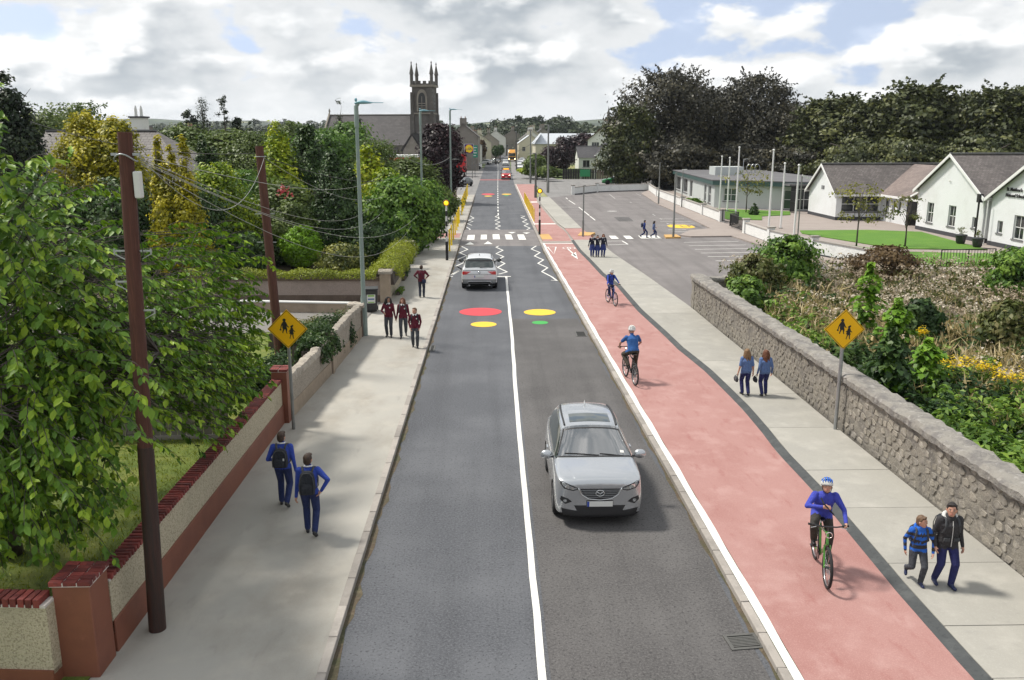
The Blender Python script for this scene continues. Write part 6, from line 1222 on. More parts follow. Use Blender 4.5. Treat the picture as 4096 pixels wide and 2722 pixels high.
# ------------------------------------------------------------------ right: copper beeches and school trees
for i, (x, yt, w, Y, pr, lm, lab) in enumerate((
    (1545, 172, 240, 142, 'dome', 'beech', 'huge dark copper beech overhanging the green car'), (1455, 250, 110, 136, 'dome', 'beechgreen', 'lower hanging greenish side of the copper beech above the bungalow'), (1640, 212, 170, 150, 'dome', 'beech', 'dark copper beech behind the left flagpoles'), (1745, 182, 200, 146, 'dome', 'beech', 'dark copper beech behind the middle flagpole'),
    (1835, 248, 170, 140, 'dome', 'beech', 'dark tree behind the left end of the white school wing'), (1925, 232, 180, 128, 'dome', 'beechgreen', 'tree with wispy top above the school wing roof'), (2025, 238, 190, 122, 'dome', 'beechgreen', 'brown-green tree behind the school link roof'), (2120, 205, 200, 118, 'dome', 'beechgreen', 'tall green-brown tree behind the tall school gable'),
    (2225, 226, 170, 116, 'dome', 'beechgreen', 'green-brown tree behind the lettered gable'), (2330, 212, 200, 112, 'dome', 'beechgreen', 'green-brown tree at the right edge behind school'), (1880, 330, 200, 128, 'dome', 'beech', 'low dark foliage behind the flat-roofed block'), (1985, 320, 200, 118, 'dome', 'beechgreen', 'low dark foliage behind the school wing'), (2100, 320, 220, 112, 'dome', 'beechgreen', 'low foliage behind the tall school gable'), (2260, 320, 240, 106, 'dome', 'beechgreen', 'low foliage at right behind lettered gable'), (1700, 330, 220, 138, 'dome', 'beech', 'low dark foliage behind the flagpoles'), (1560, 330, 190, 134, 'dome', 'beech', 'low dark foliage hanging by car park back wall'))):
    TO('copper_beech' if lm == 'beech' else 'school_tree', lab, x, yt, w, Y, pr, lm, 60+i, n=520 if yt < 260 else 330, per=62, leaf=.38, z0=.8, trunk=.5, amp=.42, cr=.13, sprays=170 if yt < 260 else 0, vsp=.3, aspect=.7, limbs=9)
# small trees at the school
for i, (px, py, pt, w, lab) in enumerate(((3424, 1000, 728, 100, 'young yellow-green tree in front of the wide school window'), (3620, 985, 787, 70, 'thin bare-twigged young tree near the school entrance'), (2984, 850, 660, 80, 'slender young green tree beside the tallest left flagpole'))):
    g = G(px, py, .1); h = at(px, pt, g.y).z; r = w*g.y/FPX*1.0
    o = tree('young_tree', lab, g.x, g.y, h, r, 'dome', 'youngtree' if i != 1 else 'bramble', 90+i, n=26 if i != 1 else 12, per=26, leaf=.17, z0=h*.42, trunk=.05, amp=.5, cr=.2, limbs=9)
TO('small_conifer', 'little dark conifer on the strip of lawn by the flat-roofed block', 1738, 470, 24, 86, 'cone', 'dark', 97, n=50, per=40, leaf=.14, z0=.05, trunk=.04, cat='bush')
o = TO('shrub', 'low green shrub behind the white wall by the pale block', 1595, 458, 36, 101, 'dome', 'mid', 98, n=50, per=40, leaf=.2, z0=.05, trunk=.03, cat='shrub')
# right side of the far street
for i, (x, yt, w, Y, pr, lm, lab) in enumerate(((1236, 358, 44, 165, 'dome', 'olive', 'green tree beside the right lamp posts of the street'), (1222, 385, 40, 170, 'dome', 'yellowgreen', 'yellow-green bush by the far right footpath'), (1298, 316, 38, 195, 'dome', 'purple', 'dark purple tree left of the bungalow'), (1268, 340, 44, 200, 'dome', 'purple', 'purple tree in front of the warehouse'), (1340, 308, 60, 240, 'dome', 'purple', 'reddish tree behind the bungalow roof'), (1262, 385, 36, 158, 'dome', 'olive', 'olive shrub at foot of the grey lamp post'), (1285, 390, 60, 175, 'dome', 'olive', 'green garden shrubs behind the dark fence'), (1325, 392, 50, 180, 'dome', 'mid', 'green shrub beside the bungalow wall'),
        (1142, 338, 14, 262, 'round', 'dark', 'small dark street tree left of the orange lorry'), (1152, 335, 14, 285, 'round', 'dark', 'second dark street tree by the orange lorry'), (1110, 322, 14, 262, 'dome', 'rust', 'rust-tinted ivy on the grey gable building'))):
    TO('street_tree', lab, x, yt, w, Y, pr, lm, 120+i, n=150, per=50, leaf=.45, z0=.8 if Y < 250 else 2.4, trunk=.2, cat='tree')
# wooded hills: one mass each
def wood(name, label, x0, x1, y0, y1, hf, cnt, seed, leafm='wood', rad=(3.5, 6.5)):
    rng = np.random.default_rng(seed); Vs, Fs, vv = [], [], []; base = 0
    for _ in range(cnt):
        x = rng.uniform(x0, x1); y = rng.uniform(y0, y1); r = rng.uniform(*rad); h = r*1.7; V_, F_, v_ = crown(rng, h, r, 0, 'dome', 13, 18, r*.30, cr=.2, amp=.2, vmid=.3+.4*rng.random())
        Vs.append(V_+np.array([x, y, hf(x, y)])); Fs.append(F_+base); vv.append(v_); base += len(V_)
    tag(link(name, npmesh(name, np.concatenate(Vs), np.concatenate(Fs), 'leaf_'+leafm, np.concatenate(vv))), label, 'woodland', kind='stuff')
wood('wooded_hill', 'green wooded hill rising beyond the end of the street', -70, 110, 470, 560, lambda x, y: (y-470)*.10+1.5*math.sin(x/16)+max(0, 2.5-abs(x-35)/20), 260, 7)
wood('tree_belt', 'belt of trees behind the town roofs at right', 10, 190, 300, 400, lambda x, y: 0, 60, 8)
wood('tree_belt', 'hazy belt of trees left of the church', -260, -45, 330, 520, lambda x, y: 2, 130, 9)
wood('far_wood', 'far hazy wood on the left skyline', -700, -60, 900, 1300, lambda x, y: 6+(y-900)*.02, 170, 10, rad=(6, 12))
# ------------------------------------------------------------------ wild garden behind the stone wall
bank = MB().prism([(9.35, 3), (9.15, 37.6), (12.2, 38.8), (12.6, 46), (21.5, 47.5), (40, 45), (40, 3)], 0, .42).build('wild_garden', 'soil'); bank['kind'] = 'structure'
def meadow():
    rng = np.random.default_rng(42)
    N = 9000; u = rng.random(N); Y = 9/(1-u*(1-9/47.)); X = 9.35+rng.random(N)**1.15*(7+Y*.42)
    ok = (X > 9.5-.005*(Y-3)) & (Y < 46.6) & ((Y < 37) | (X > 12.2)); X, Y = X[ok], Y[ok]; n = len(X)
    f1 = np.sin(X*.9+Y*.31)+np.sin(Y*.55-X*.4+2)+.8*np.sin(X*2.1+Y*1.3); edge = X-9.3+rng.normal(0, .5, n); far = (Y-26)/12
    s = f1*.5+far*1.1+(edge-3)*.30+rng.normal(0, .5, n)
    kind = np.where((edge < 1.6) | (s < .4), 0, np.where(s < 1.35, 1, 2))      # leafy, grass, seed heads
    kind = np.where((Y < 19) & (rng.random(n) < .85), 0, kind)
    sets = {'fern': [], 'ivy': [], 'tan': [], 'whiteflower': [], 'bramble': []}
    for i in range(n):
        p = np.array([X[i], Y[i], .42]); k = kind[i]; big = 1+Y[i]/60
        if k == 0:
            h = rng.uniform(.35, 1.0)*(.75 if edge[i] < 1 else 1.05); m = int(rng.integers(14, 22)); th = rng.random(m)*6.28; rr_ = rng.random(m)**.6*.34; z = h*(1-.5*(rr_/.34)**2)*rng.uniform(.55, 1.05, m)
            c = p+np.stack([np.cos(th)*rr_, np.sin(th)*rr_, z], 1); t = np.stack([np.cos(th), np.sin(th), -.35+0*th], 1)+rng.normal(size=(m, 3))*.3
            sets['fern' if (f1[i] > -.2) else 'ivy'].append((c, np.stack([np.cos(th)*.3, np.sin(th)*.3, 1+0*th], 1)+rng.normal(size=(m, 3))*.35, rng.uniform(.10, .22, m)*big, np.clip(.5+.25*np.sin(f1[i]*2)+rng.normal(0, .2, m), 0, 1), t, .42))
        elif k == 1:
            m = 12; th = rng.random(m)*6.28; c = p+np.stack([np.cos(th)*.16, np.sin(th)*.16, rng.uniform(.25, .6, m)], 1); t = np.stack([np.cos(th)*.3, np.sin(th)*.3, 1+0*th], 1)
            sets['tan'].append((c, rng.normal(size=(m, 3)), rng.uniform(.5, .95, m), np.clip(.5+rng.normal(0, .22, m), 0, 1), t, .05*big))
            m = 7; th = rng.random(m)*6.28; sets['bramble'].append((p+np.stack([np.cos(th)*.2, np.sin(th)*.2, rng.uniform(.1, .55, m)], 1), rng.normal(size=(m, 3))+np.array([0, 0, 1]), rng.uniform(.1, .2, m)*big, np.clip(.5+rng.normal(0, .25, m), 0, 1), rng.normal(size=(m, 3)), .5))
        else:
            h = rng.uniform(.55, 1.0); m = 13; th = rng.random(m)*6.28; rr_ = rng.random(m)**.5*.24
            sets['whiteflower'].append((p+np.stack([np.cos(th)*rr_, np.sin(th)*rr_, h+rng.normal(0, .06, m)], 1), rng.normal(size=(m, 3))*.6+np.array([0, 0, 1]), rng.uniform(.04, .085, m)*big, np.clip(.45+.3*np.sin(f1[i]*1.7)+rng.normal(0, .2, m), 0, 1), rng.normal(size=(m, 3)), .8))
            m = 9; th = rng.random(m)*6.28; sets['bramble'].append((p+np.stack([np.cos(th)*.2, np.sin(th)*.2, rng.uniform(.1, h*.9, m)], 1), rng.normal(size=(m, 3))+np.array([0, 0, .7]), rng.uniform(.1, .2, m)*big, np.clip(.45+rng.normal(0, .25, m), 0, 1), rng.normal(size=(m, 3)), .4))
            m = 4; sets['tan'].append((p+np.stack([rng.normal(0, .1, m), rng.normal(0, .1, m), np.full(m, h*.5)], 1), rng.normal(size=(m, 3)), np.full(m, h), rng.random(m), np.tile([0, 0, 1.], (m, 1))+rng.normal(size=(m, 3))*.15, .03))
    names = {'fern': ('nettle_growth', 'bright green ferny growth covering the wild garden by the wall', 'undergrowth'), 'ivy': ('dark_undergrowth', 'dark green leafy undergrowth in the wild garden', 'undergrowth'), 'tan': ('dry_grass', 'tall dry tan grass in the wild garden', 'grass'), 'whiteflower': ('seed_heads', 'fluffy pale seed heads and white flowers over the wild garden', 'wildflowers'), 'bramble': ('brown_undergrowth', 'brown-green bramble growth beneath the seed heads', 'undergrowth')}
    for k, L in sets.items():
        c, nr, sz, v, t = (np.concatenate([q[j] for q in L]) for j in range(5)); asp = np.concatenate([np.full(len(q[0]), q[5]) for q in L])[:, None]
        V_, F_, v_ = leaves(rng, c, nr, sz, v, asp, t); nm, lab, cat = names[k]; tag(link(nm, npmesh(nm, V_, F_, 'leaf_'+k, v_)), lab, cat, kind='stuff')
meadow()
def GB(x, y, z): return Go(x, y, z)
def sapling(x, yt, yb, w, label, seed, leafm='sapling', n=70, leaf=.24):
    g = Go(x, yb, .42); g.x = max(g.x, 10.3); h = ato(x, yt, g.y).z-.42; rng = np.random.default_rng(seed); o = empty('sapling', (g.x, g.y, .42), 0, label, 'sapling', 'sycamore saplings'); r = w*OV*g.y/FPX/2
    MB().tube([(0, 0, 0), (.02, 0, h*.5), (0, .02, h*.97)], [.025, .018, .008], 6).build('stem', 'bark', o)
    m = n*6; t = rng.random(m); th = rng.random(m)*6.28; rr_ = r*np.clip(np.sin(np.pi*np.clip(.15+.83*t, 0, 1)), .15, 1)*rng.random(m)**.5*(.7+.3*np.sin(t*19)); c = np.stack([np.cos(th)*rr_, np.sin(th)*rr_, h*(.15+.85*t)], 1); tt = np.stack([np.cos(th), np.sin(th), -.5+0*th], 1)
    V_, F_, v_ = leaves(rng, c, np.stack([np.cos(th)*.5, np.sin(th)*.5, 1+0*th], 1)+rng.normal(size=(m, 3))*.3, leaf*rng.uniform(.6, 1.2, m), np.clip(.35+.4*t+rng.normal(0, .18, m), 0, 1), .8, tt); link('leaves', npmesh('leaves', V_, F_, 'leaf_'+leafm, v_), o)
sapling(1990, 608, 800, 90, 'tallest bright green sycamore sapling in the wild garden', 1, n=90)
sapling(2055, 690, 850, 105, 'bright green sycamore sapling right of the tallest one', 2, n=90)
sapling(2125, 780, 930, 110, 'bright lime sycamore sapling above the ragwort', 3, n=80)
sapling(2030, 820, 950, 90, 'low green sycamore sapling right of the warning sign', 4, n=70)
sapling(1905, 760, 950, 120, 'dark green sycamore clump directly behind the right warning sign', 5, 'ivy', 120)
for i, (x, yt, yb, w, lm, lab, nm) in enumerate(((1810, 548, 672, 130, 'mid', 'rounded green elder bush by the white school wall', 'bush'), (1735, 590, 690, 110, 'bramble', 'brown bramble bush at the end of stone wall', 'bush'), (2035, 570, 640, 130, 'rust', 'reddish brown hedge bush behind the wild garden', 'bush'), (2335, 575, 690, 130, 'mid', 'green bush with white flowers at the right edge', 'bush'), (2110, 690, 800, 90, 'ivy', 'green leafy shrub left of dry grass', 'shrub'), (1715, 640, 730, 90, 'fern', 'yellow-green weeds at the corner of stone wall', 'weeds'), (2310, 700, 830, 110, 'bramble', 'dark bramble shrub at right edge of wild garden', 'shrub'))):
    g = Go(x, yb, .42); h = ato(x, yt, g.y).z-.42; tree('wild_bush', lab, g.x, g.y, h, w*OV*g.y/FPX/2, 'dome', lm, 200+i, n=190, per=50, leaf=.16, z0=.0, trunk=.04, cat=nm, gz=.42, cr=.18, amp=.3)
rng = np.random.default_rng(3)
for i, (x, y, w, lab) in enumerate(((2190, 868, 140, 'large clump of bright yellow ragwort in the wild garden'), (2270, 880, 60, 'small yellow ragwort right of the large clump'), (2325, 905, 90, 'yellow ragwort clump near right edge'), (2120, 790, 30, 'tiny yellow ragwort by the lime sapling'))):
    g = Go(x, y+28, .6); r = w*OV*g.y/FPX/2; o = empty('ragwort', (g.x, g.y, .42), 0, lab, 'wildflower', 'yellow ragwort clumps'); m = int(220*r+40); th = rng.random(m)*6.28; rr_ = rng.random(m)**.5*r; c = np.stack([np.cos(th)*rr_, np.sin(th)*rr_*.7, .95+rng.normal(0, .07, m)], 1)
    V_, F_, v_ = leaves(rng, c, rng.normal(size=(m, 3))*.4+np.array([0, 0, 1]), rng.uniform(.05, .10, m), rng.random(m), .9); tag(link('flower_heads', npmesh('flower_heads', V_, F_, 'leaf_ragwort', v_), o), kind='stuff')
    m *= 2; th = rng.random(m)*6.28; rr_ = rng.random(m)**.5*r; c = np.stack([np.cos(th)*rr_, np.sin(th)*rr_*.7, rng.uniform(.1, .85, m)], 1); V_, F_, v_ = leaves(rng, c, rng.normal(size=(m, 3)), rng.uniform(.08, .18, m), rng.random(m), .35); tag(link('stems', npmesh('stems', V_, F_, 'leaf_fern', v_), o), kind='stuff')
g = Go(2098, 800, .42); o = empty('buddleia', g, 0, 'pinkish purple spired wildflower beside the second sapling', 'wildflower'); m = 240; c = np.stack([rng.choice([-.16, 0, .14], m)+rng.normal(0, .04, m), rng.normal(0, .05, m), rng.uniform(.3, 1.55, m)], 1); V_, F_, v_ = leaves(rng, c, rng.normal(size=(m, 3)), rng.uniform(.05, .10, m), rng.random(m), .6); link('flower_spires', npmesh('flower_spires', V_, F_, 'leaf_pink', v_), o)
# rough grass blades on the near lawn
def blades(name, label, x0, x1, y0, y1, n, z, seed, leafm='moss'):
    rng = np.random.default_rng(seed); c = np.stack([rng.uniform(x0, x1, n), rng.uniform(y0, y1, n), np.full(n, z+.03)], 1); V_, F_, v_ = leaves(rng, c, rng.normal(size=(n, 3))*np.array([1, 1, .3]), rng.uniform(.05, .12, n), rng.random(n), .18, np.tile([0, 0, 1.], (n, 1))+rng.normal(size=(n, 3))*.5); tag(link(name, npmesh(name, V_, F_, 'leaf_'+leafm, v_)), label, 'grass', kind='stuff')
blades('lawn_grass', 'short grass blades on the front garden lawn behind cream wall', -12.5, -5.75, 11, 23, 16000, .13, 1)
# ------------------------------------------------------------------ vehicles
def paintmat(name, col, metal=.55, rough=.34): mat(name, col, rough, metal, spec=.5, coat=.9)
paintmat('paint_silver', (.50, .52, .545), .75, .27); paintmat('paint_pale', (.70, .71, .72), .3); paintmat('paint_carred', (.50, .012, .022), .0); paintmat('paint_carwhite', (.74, .74, .73), 0); paintmat('paint_cargrey', (.23, .24, .25), .5); paintmat('paint_orange', (.72, .32, .02), 0); paintmat('paint_cargreen', (.012, .22, .05), 0); paintmat('paint_carblack', (.02, .02, .022), .2)
mat('car_glass', (.035, .05, .048), .04, spec=.9, coat=.6); mat('car_trim', (.022, .022, .024), .5); mat('chrome', (.72, .73, .74), .12, 1.0); mat('tyre', (.016, .016, .017), .85, bump=(60, .4, .004)); mat('alloy', (.42, .43, .44), .3, .9)
mat('lamp_glass', (.55, .57, .58), .08, .3, spec=.9, coat=1.0, layers=[((.16, .17, .18), 22, .4, .6, .8)]); mat('lamp_red', (.52, .012, .014), .1, spec=.8, coat=1.); mat('lamp_on', (.9, .85, .6), .2, emit=((1, .85, .5), 3.)); mat('plate_white', (.72, .72, .69), .4); mat('plate_blue', (.02, .06, .35), .4); mat('seat_dark', (.035, .036, .04), .8)
mat('underbody', (.008, .008, .008), .9)
m, n_, lk_n, p_, out_ = _nodes('windscreen_glass')
g_ = n_('ShaderNodeBsdfGlossy'); g_.inputs['Roughness'].default_value = .03; t_ = n_('ShaderNodeBsdfTransparent'); t_.inputs[0].default_value = (.55, .68, .62, 1); f_ = n_('ShaderNodeFresnel'); f_.inputs[0].default_value = 1.62
mx_ = n_('ShaderNodeMixShader'); ad_ = n_('ShaderNodeMath', operation='ADD'); ad_.inputs[1].default_value = .42; lk_n(f_.outputs[0], ad_.inputs[0]); lk_n(ad_.outputs[0], mx_.inputs[0]); lk_n(t_.outputs[0], mx_.inputs[1]); lk_n(g_.outputs[0], mx_.inputs[2]); lk_n(mx_.outputs[0], out_.inputs[0]); MATS['windscreen_glass'] = m
def half_ring(s):
    y, zb, wl, wm, zm, zbelt, wb, zt, wt = s[:9]; cabin = wt is not None
    if cabin: pts = [(0, zb), (wl*.88, zb), (wl, zb+.11), (wm, zm), (wb, zbelt), (wb-.03, zbelt+.035), (wt+.03, zt-.11), (wt-.05, zt-.025), (wt*.5, zt), (0, zt+.012)]
    else: pts = [(0, zb), (wl*.88, zb), (wl, zb+.11), (wm, zm), (wb, zbelt), (wb-.025, zbelt+.02), (wb*.90, zt-.012), (wb*.70, zt), (wb*.36, zt+.014), (0, zt+.018)]
    return [(x, y, z) for x, z in pts]
SUV = [  # y, z_bottom, w_low, w_max, z_mid, z_belt, w_belt, z_top, w_roof
 (2.13, .26, .60, .70, .58, .88, .64, .93, None), (2.09, .20, .78, .835, .58, .97, .78, 1.01, None), (1.94, .18, .865, .89, .62, 1.01, .85, 1.065, None), (1.52, .19, .885, .915, .64, 1.03, .865, 1.10, None), (1.10, .20, .89, .92, .64, 1.05, .865, 1.125, None), (.95, .20, .89, .92, .65, 1.06, .865, 1.14, None),
 (.08, .20, .89, .92, .66, 1.07, .855, 1.59, .62), (-.55, .20, .89, .92, .66, 1.09, .85, 1.665, .635), (-1.35, .20, .89, .92, .67, 1.12, .845, 1.64, .62), (-1.88, .22, .88, .91, .68, 1.15, .82, 1.56, .59), (-2.12, .26, .85, .885, .68, 1.12, .80, 1.15, None), (-2.22, .30, .80, .84, .66, 1.02, .77, 1.05, None), (-2.265, .38, .66, .72, .62, .92, .66, .94, None)]
def car_body(st, wheels, paint, roofidx, arch_r=.385):
    """loft + subdivision + wheel-arch cut; returns evaluated mesh. roofidx = (first cabin station, last cabin station)"""
    rings = []
    for s in st:
        h = half_ring(s); rings.append(h+[(-x, y, z) for x, y, z in h[-2:0:-1]])
    n = len(rings[0]); b = MB(); vs = [p for r in rings for p in r]; fs = []; mi = []
    a, z = roofidx
    for i in range(len(rings)-1):
        for k in range(n):
            k2 = (k+1) % n; fs.append((i*n+k, (i+1)*n+k, (i+1)*n+k2, i*n+k2)); kk = k if k <= 8 else (n-1-k)
            m = 0
            if i == a-1 and 6 <= kk <= 8: m = 1
            elif i == z and 6 <= kk <= 8: m = 3
            elif a-1 <= i <= z-0 and kk == 5: m = 2 if i < z else 0
            elif kk <= 1: m = 4
            mi.append(m)
    fs += [tuple(range(n)), tuple(range((len(rings)-1)*n, len(rings)*n))[::-1]]; mi += [0, 0]
    b.add(vs, fs); b.m = mi
    o = b.build('tmp', [paint, 'windscreen_glass', 'car_glass', 'car_glass', 'underbody'], smooth=True)
    me = o.data; cr = me.attributes.new('crease_edge', 'FLOAT', 'EDGE'); ef = {}
    for p in me.polygons:
        for e in p.edge_keys: ef.setdefault(e, []).append(p.material_index)
    vals = [.75 if len(set(ef.get(tuple(sorted(e.vertices)), [0]))) > 1 else (.35 if abs(me.vertices[e.vertices[0]].co.y-me.vertices[e.vertices[1]].co.y) > .05 and {e.vertices[0] % n, e.vertices[1] % n} <= {4, n-4} else 0.) for e in me.edges]
    cr.data.foreach_set('value', vals)
    s = o.modifiers.new('s', 'SUBSURF'); s.levels = s.render_levels = 2
    cuts = []
    for wy in wheels:
        for sx in (-1, 1):
            c = MB().tube([(sx*.55, wy, .36), (sx*1.2, wy, .36)], arch_r, 28).build('cut', 'underbody'); cuts.append(c)
            bo = o.modifiers.new('b', 'BOOLEAN'); bo.operation = 'DIFFERENCE'; bo.object = c; bo.solver = 'EXACT'
    res = evaluated(o)
    for c in cuts: bpy.data.objects.remove(c)
    return res
def split_mesh(me, par, names):
    """the evaluated shell as separate parts by material"""
    co = np.empty(len(me.vertices)*3, np.float32); me.vertices.foreach_get('co', co); co = co.reshape(-1, 3); out = {}
    groups = {}
    for p in me.polygons: groups.setdefault(me.materials[p.material_index].name if p.material_index < len(me.materials) else 'underbody', {}).setdefault(p.material_index, []).append(tuple(p.vertices))
    for mname, by in groups.items():
        for mi, polys in by.items():
            nm = names.get(mi, 'body')
            comps = [polys]
            if nm == 'side_window': comps = [[q for q in polys if co[q[0]][0] > 0], [q for q in polys if co[q[0]][0] <= 0]]
            for cp in comps:
                if not cp: continue
                used = sorted({v for q in cp for v in q}); mp = {v: i for i, v in enumerate(used)}; b = MB(); b.add([tuple(co[v]) for v in used], [tuple(mp[v] for v in q) for q in cp])
                o = b.build(nm, mname, par, smooth=True, angle=38); out.setdefault(nm, []).append(o)
    return out
class Skin:
    def __init__(s, me):
        bm = bmesh.new(); bm.from_mesh(me); s.t = BVHTree.FromBMesh(bm); bm.free()
    dz = 0.
    def hit(s, u, v, axis):
        if axis == 'F': v += s.dz
        o, d = {'F': ((u, 5, v), (0, -1, 0)), 'B': ((u, -5, v), (0, 1, 0)), 'T': ((u, v, 5), (0, 0, -1)), 'R': ((5, u, v), (-1, 0, 0)), 'L': ((-5, u, v), (1, 0, 0))}[axis]
        r = s.t.ray_cast(Vector(o), Vector(d)); 
        return (r[0], -Vector(d)) if r[0] else (None, None)
    def decal(s, poly, axis, name, m, par, off=.006, step=.04):
        poly = [Vector(p) for p in poly]; bp = []
        for a, b in zip(poly, poly[1:]+poly[:1]):
            k = max(1, int((b-a).length/step)); bp += [a.lerp(b, i/k) for i in range(k)]
        nb = len(bp); xs = [p.x for p in poly]; ys = [p.y for p in poly]; inner = []
        for x in np.arange(min(xs)+step/2, max(xs), step):
            for y in np.arange(min(ys)+step/2, max(ys), step):
                p = Vector((x, y)); ins = False
                for a, b in zip(poly, poly[1:]+poly[:1]):
                    if (a.y > y) != (b.y > y) and x < (b.x-a.x)*(y-a.y)/(b.y-a.y)+a.x: ins = not ins
                if ins and min((q-p).length for q in bp) > step*.4: inner.append(p)
        r = geometry.delaunay_2d_cdt(bp+inner, [(i, (i+1) % nb) for i in range(nb)], [], 1, 1e-5); V_ = []; last = None
        for p in r[0]:
            h, nn = s.hit(p.x, p.y, axis)
            if h is None: h, nn = last if last else (Vector((p.x, 0, p.y)), Vector((0, 1, 0)))
            last = (h, nn); V_.append(h+nn*off)
        b = MB(); b.add(V_, [tuple(f) for f in r[2]]); return b.build(name, m, par, smooth=True)
    def line(s, pts, axis, r, name, m, par, off=.006, step=.05, n=6):
        P_ = []
        pts = [Vector(p) for p in pts]
        for a, b in zip(pts, pts[1:]):
            k = max(1, int((b-a).length/step))
            for i in range(k+1):
                q = a.lerp(b, i/k); h, nn = s.hit(q.x, q.y, axis)
                if h is not None and (not P_ or (h+nn*off-P_[-1]).length > 1e-4): P_.append(h+nn*off)
        return MB().tube(P_, r, n).build(name, m, par, smooth=True)
def mir(p): return [(-x, y) for x, y in p]
def wheel(par, x, y, r=.345, w=.225, side=1):
    o = MB().lathe([(r*.62, -w/2), (r*.9, -w/2), (r, -w*.36), (r, w*.36), (r*.9, w/2), (r*.62, w/2), (r*.62, -w/2)], 28).build('wheel', 'tyre', par, smooth=True, angle=40, loc=(x, y, r), rot=(0, R(90), 0))
    b = MB(); b.lathe([(r*.64, -w*.3), (r*.64, w*.46), (r*.58, w*.46), (r*.58, -w*.3)], 24).build('rim', 'alloy', o, smooth=True, angle=40)
    sp = MB()
    for k in range(5):
        a = 2*math.pi*k/5; sp.bar((0, 0, side*w*.38), (r*.6*math.cos(a), r*.6*math.sin(a), side*w*.42), .06, .03)
    sp.lathe([(.07, side*w*.30), (.07, side*w*.46)], 12); sp.build('spokes', 'alloy', o); MB().lathe([(r*.57, side*w*.1), (0.01, side*w*.1)], 20).build('brake_disc', 'car_trim', o)
def mirror(par, sx, y, z, m, x0=.86):
    o = MB().ell((sx*(x0+.14), y, z), (.135, .085, .10), 14, 10).build('mirror', m, par, smooth=True); MB().bar((sx*(x0-.05), y, z-.05), (sx*(x0+.08), y, z-.05), .05, .035).build('mirror_arm', 'car_trim', o); MB().ell((sx*(x0+.13), y-.045, z), (.105, .04, .07), 14, 8).build('mirror_glass', 'car_glass', o, smooth=True)
def interior(par, wheel_side=1, driver=True):
    MB().box(-.72, .72, .45, .92, .85, 1.0).build('dashboard', 'seat_dark', par, bevel=.05)
    for sx in (-1, 1):
        s = MB().box(sx*.36-.25, sx*.36+.25, -.35, .2, .55, .68).build('seat', 'seat_dark', par, bevel=.05); MB().obox((sx*.36, -.42, 1.0), (.48, .14, .75), Matrix.Rotation(R(14), 3, 'X')).build('seat_back', 'seat_dark', s, bevel=.05); MB().obox((sx*.36, -.52, 1.44), (.26, .1, .18)).build('headrest', 'seat_dark', s, bevel=.04)
    MB().tube([(wheel_side*.36+.18*math.cos(a), .38+.05*math.sin(a), 1.0+.17*math.sin(a)) for a in np.linspace(0, 2*math.pi, 20)], .016, 6).build('steering_wheel', 'car_trim', par)
    MB().obox((0, .28, 1.44), (.24, .04, .07)).build('rear_view_mirror', 'car_trim', par)
def suv(label, loc, rz, paint, st, wheels):
    o = empty('car', loc, rz, label, 'car'); me = car_body(st, wheels, paint, (6, 9)); sk = Skin(me)
    parts = split_mesh(me, o, {0: 'body', 1: 'windscreen', 2: 'side_window', 3: 'rear_window', 4: 'underbody', 5: 'wheel_arch'})
    for wy in wheels:
        for sx in (-1, 1): wheel(o, sx*.79, wy, side=sx)
    return o, sk, parts
# --- the silver car coming towards the camera
mz, sk, pt = suv('silver SUV with dark grille and white number plate driving towards the camera', (2.07, 17.62, 0), R(180), 'paint_silver', SUV, (1.30, -1.34)); mz.scale = (.965, .87, .95); mz.location.y = 17.58; sk.dz = .07
body = pt['body'][0]; interior(mz, 1)
hl = [(.40, .775), (.54, .735), (.72, .78), (.80, .88), (.79, .945), (.68, .90), (.53, .835)]
for q in (hl, mir(hl)):
    h = sk.decal(q, 'F', 'headlight', 'car_trim', mz, .006); k = 1 if q is hl else -1
    sk.decal([(k*x, z) for x, z in ((.45, .785), (.54, .76), (.70, .80), (.765, .875), (.755, .91), (.66, .87), (.53, .815))], 'F', 'lens', 'lamp_glass', h, .010)
    for cx, cz_, r_ in ((.56, .795, .034), (.66, .832, .042)): sk.decal([(k*cx+r_*math.cos(a), cz_+r_*math.sin(a)) for a in np.linspace(0, 6.28, 13)[:-1]], 'F', 'projector', 'chrome', h, .014, .02)
gr = [(-.40, .78), (.40, .78), (.34, .655), (.22, .575), (0, .55), (-.22, .575), (-.34, .655)]
g = sk.decal(gr, 'F', 'grille', 'car_trim', mz, .004)
for z_, w_ in ((.748, .38), (.710, .36), (.672, .335), (.634, .30), (.598, .24)): sk.line([(-w_, z_), (w_, z_)], 'F', .008, 'slat', 'paint_cargrey', g, .010)
sk.line([(-.44, .80), (-.37, .655), (-.23, .562), (0, .536), (.23, .562), (.37, .655), (.44, .80)], 'F', .012, 'chrome_wing', 'chrome', g, .010)
bd = sk.line([(.085*math.cos(a), .69+.062*math.sin(a)) for a in np.linspace(0, 6.2832, 25)], 'F', .009, 'badge', 'chrome', mz, .024); sk.line([(-.07, .715), (-.035, .705), (0, .665), (.035, .705), (.07, .715)], 'F', .008, 'badge_wings', 'chrome', bd, .026)
for q in ([(-.52, .42), (.52, .42), (.46, .31), (-.46, .31)],): sk.decal(q, 'F', 'lower_intake', 'car_trim', mz, .004)
sk.decal([(-.78, .36), (-.5, .31), (.5, .31), (.78, .36), (.72, .14), (-.72, .14)], 'F', 'lip_and_shade', 'car_trim', mz, .005)  # black lower cladding, enlarged to paint in the shade under the bumper
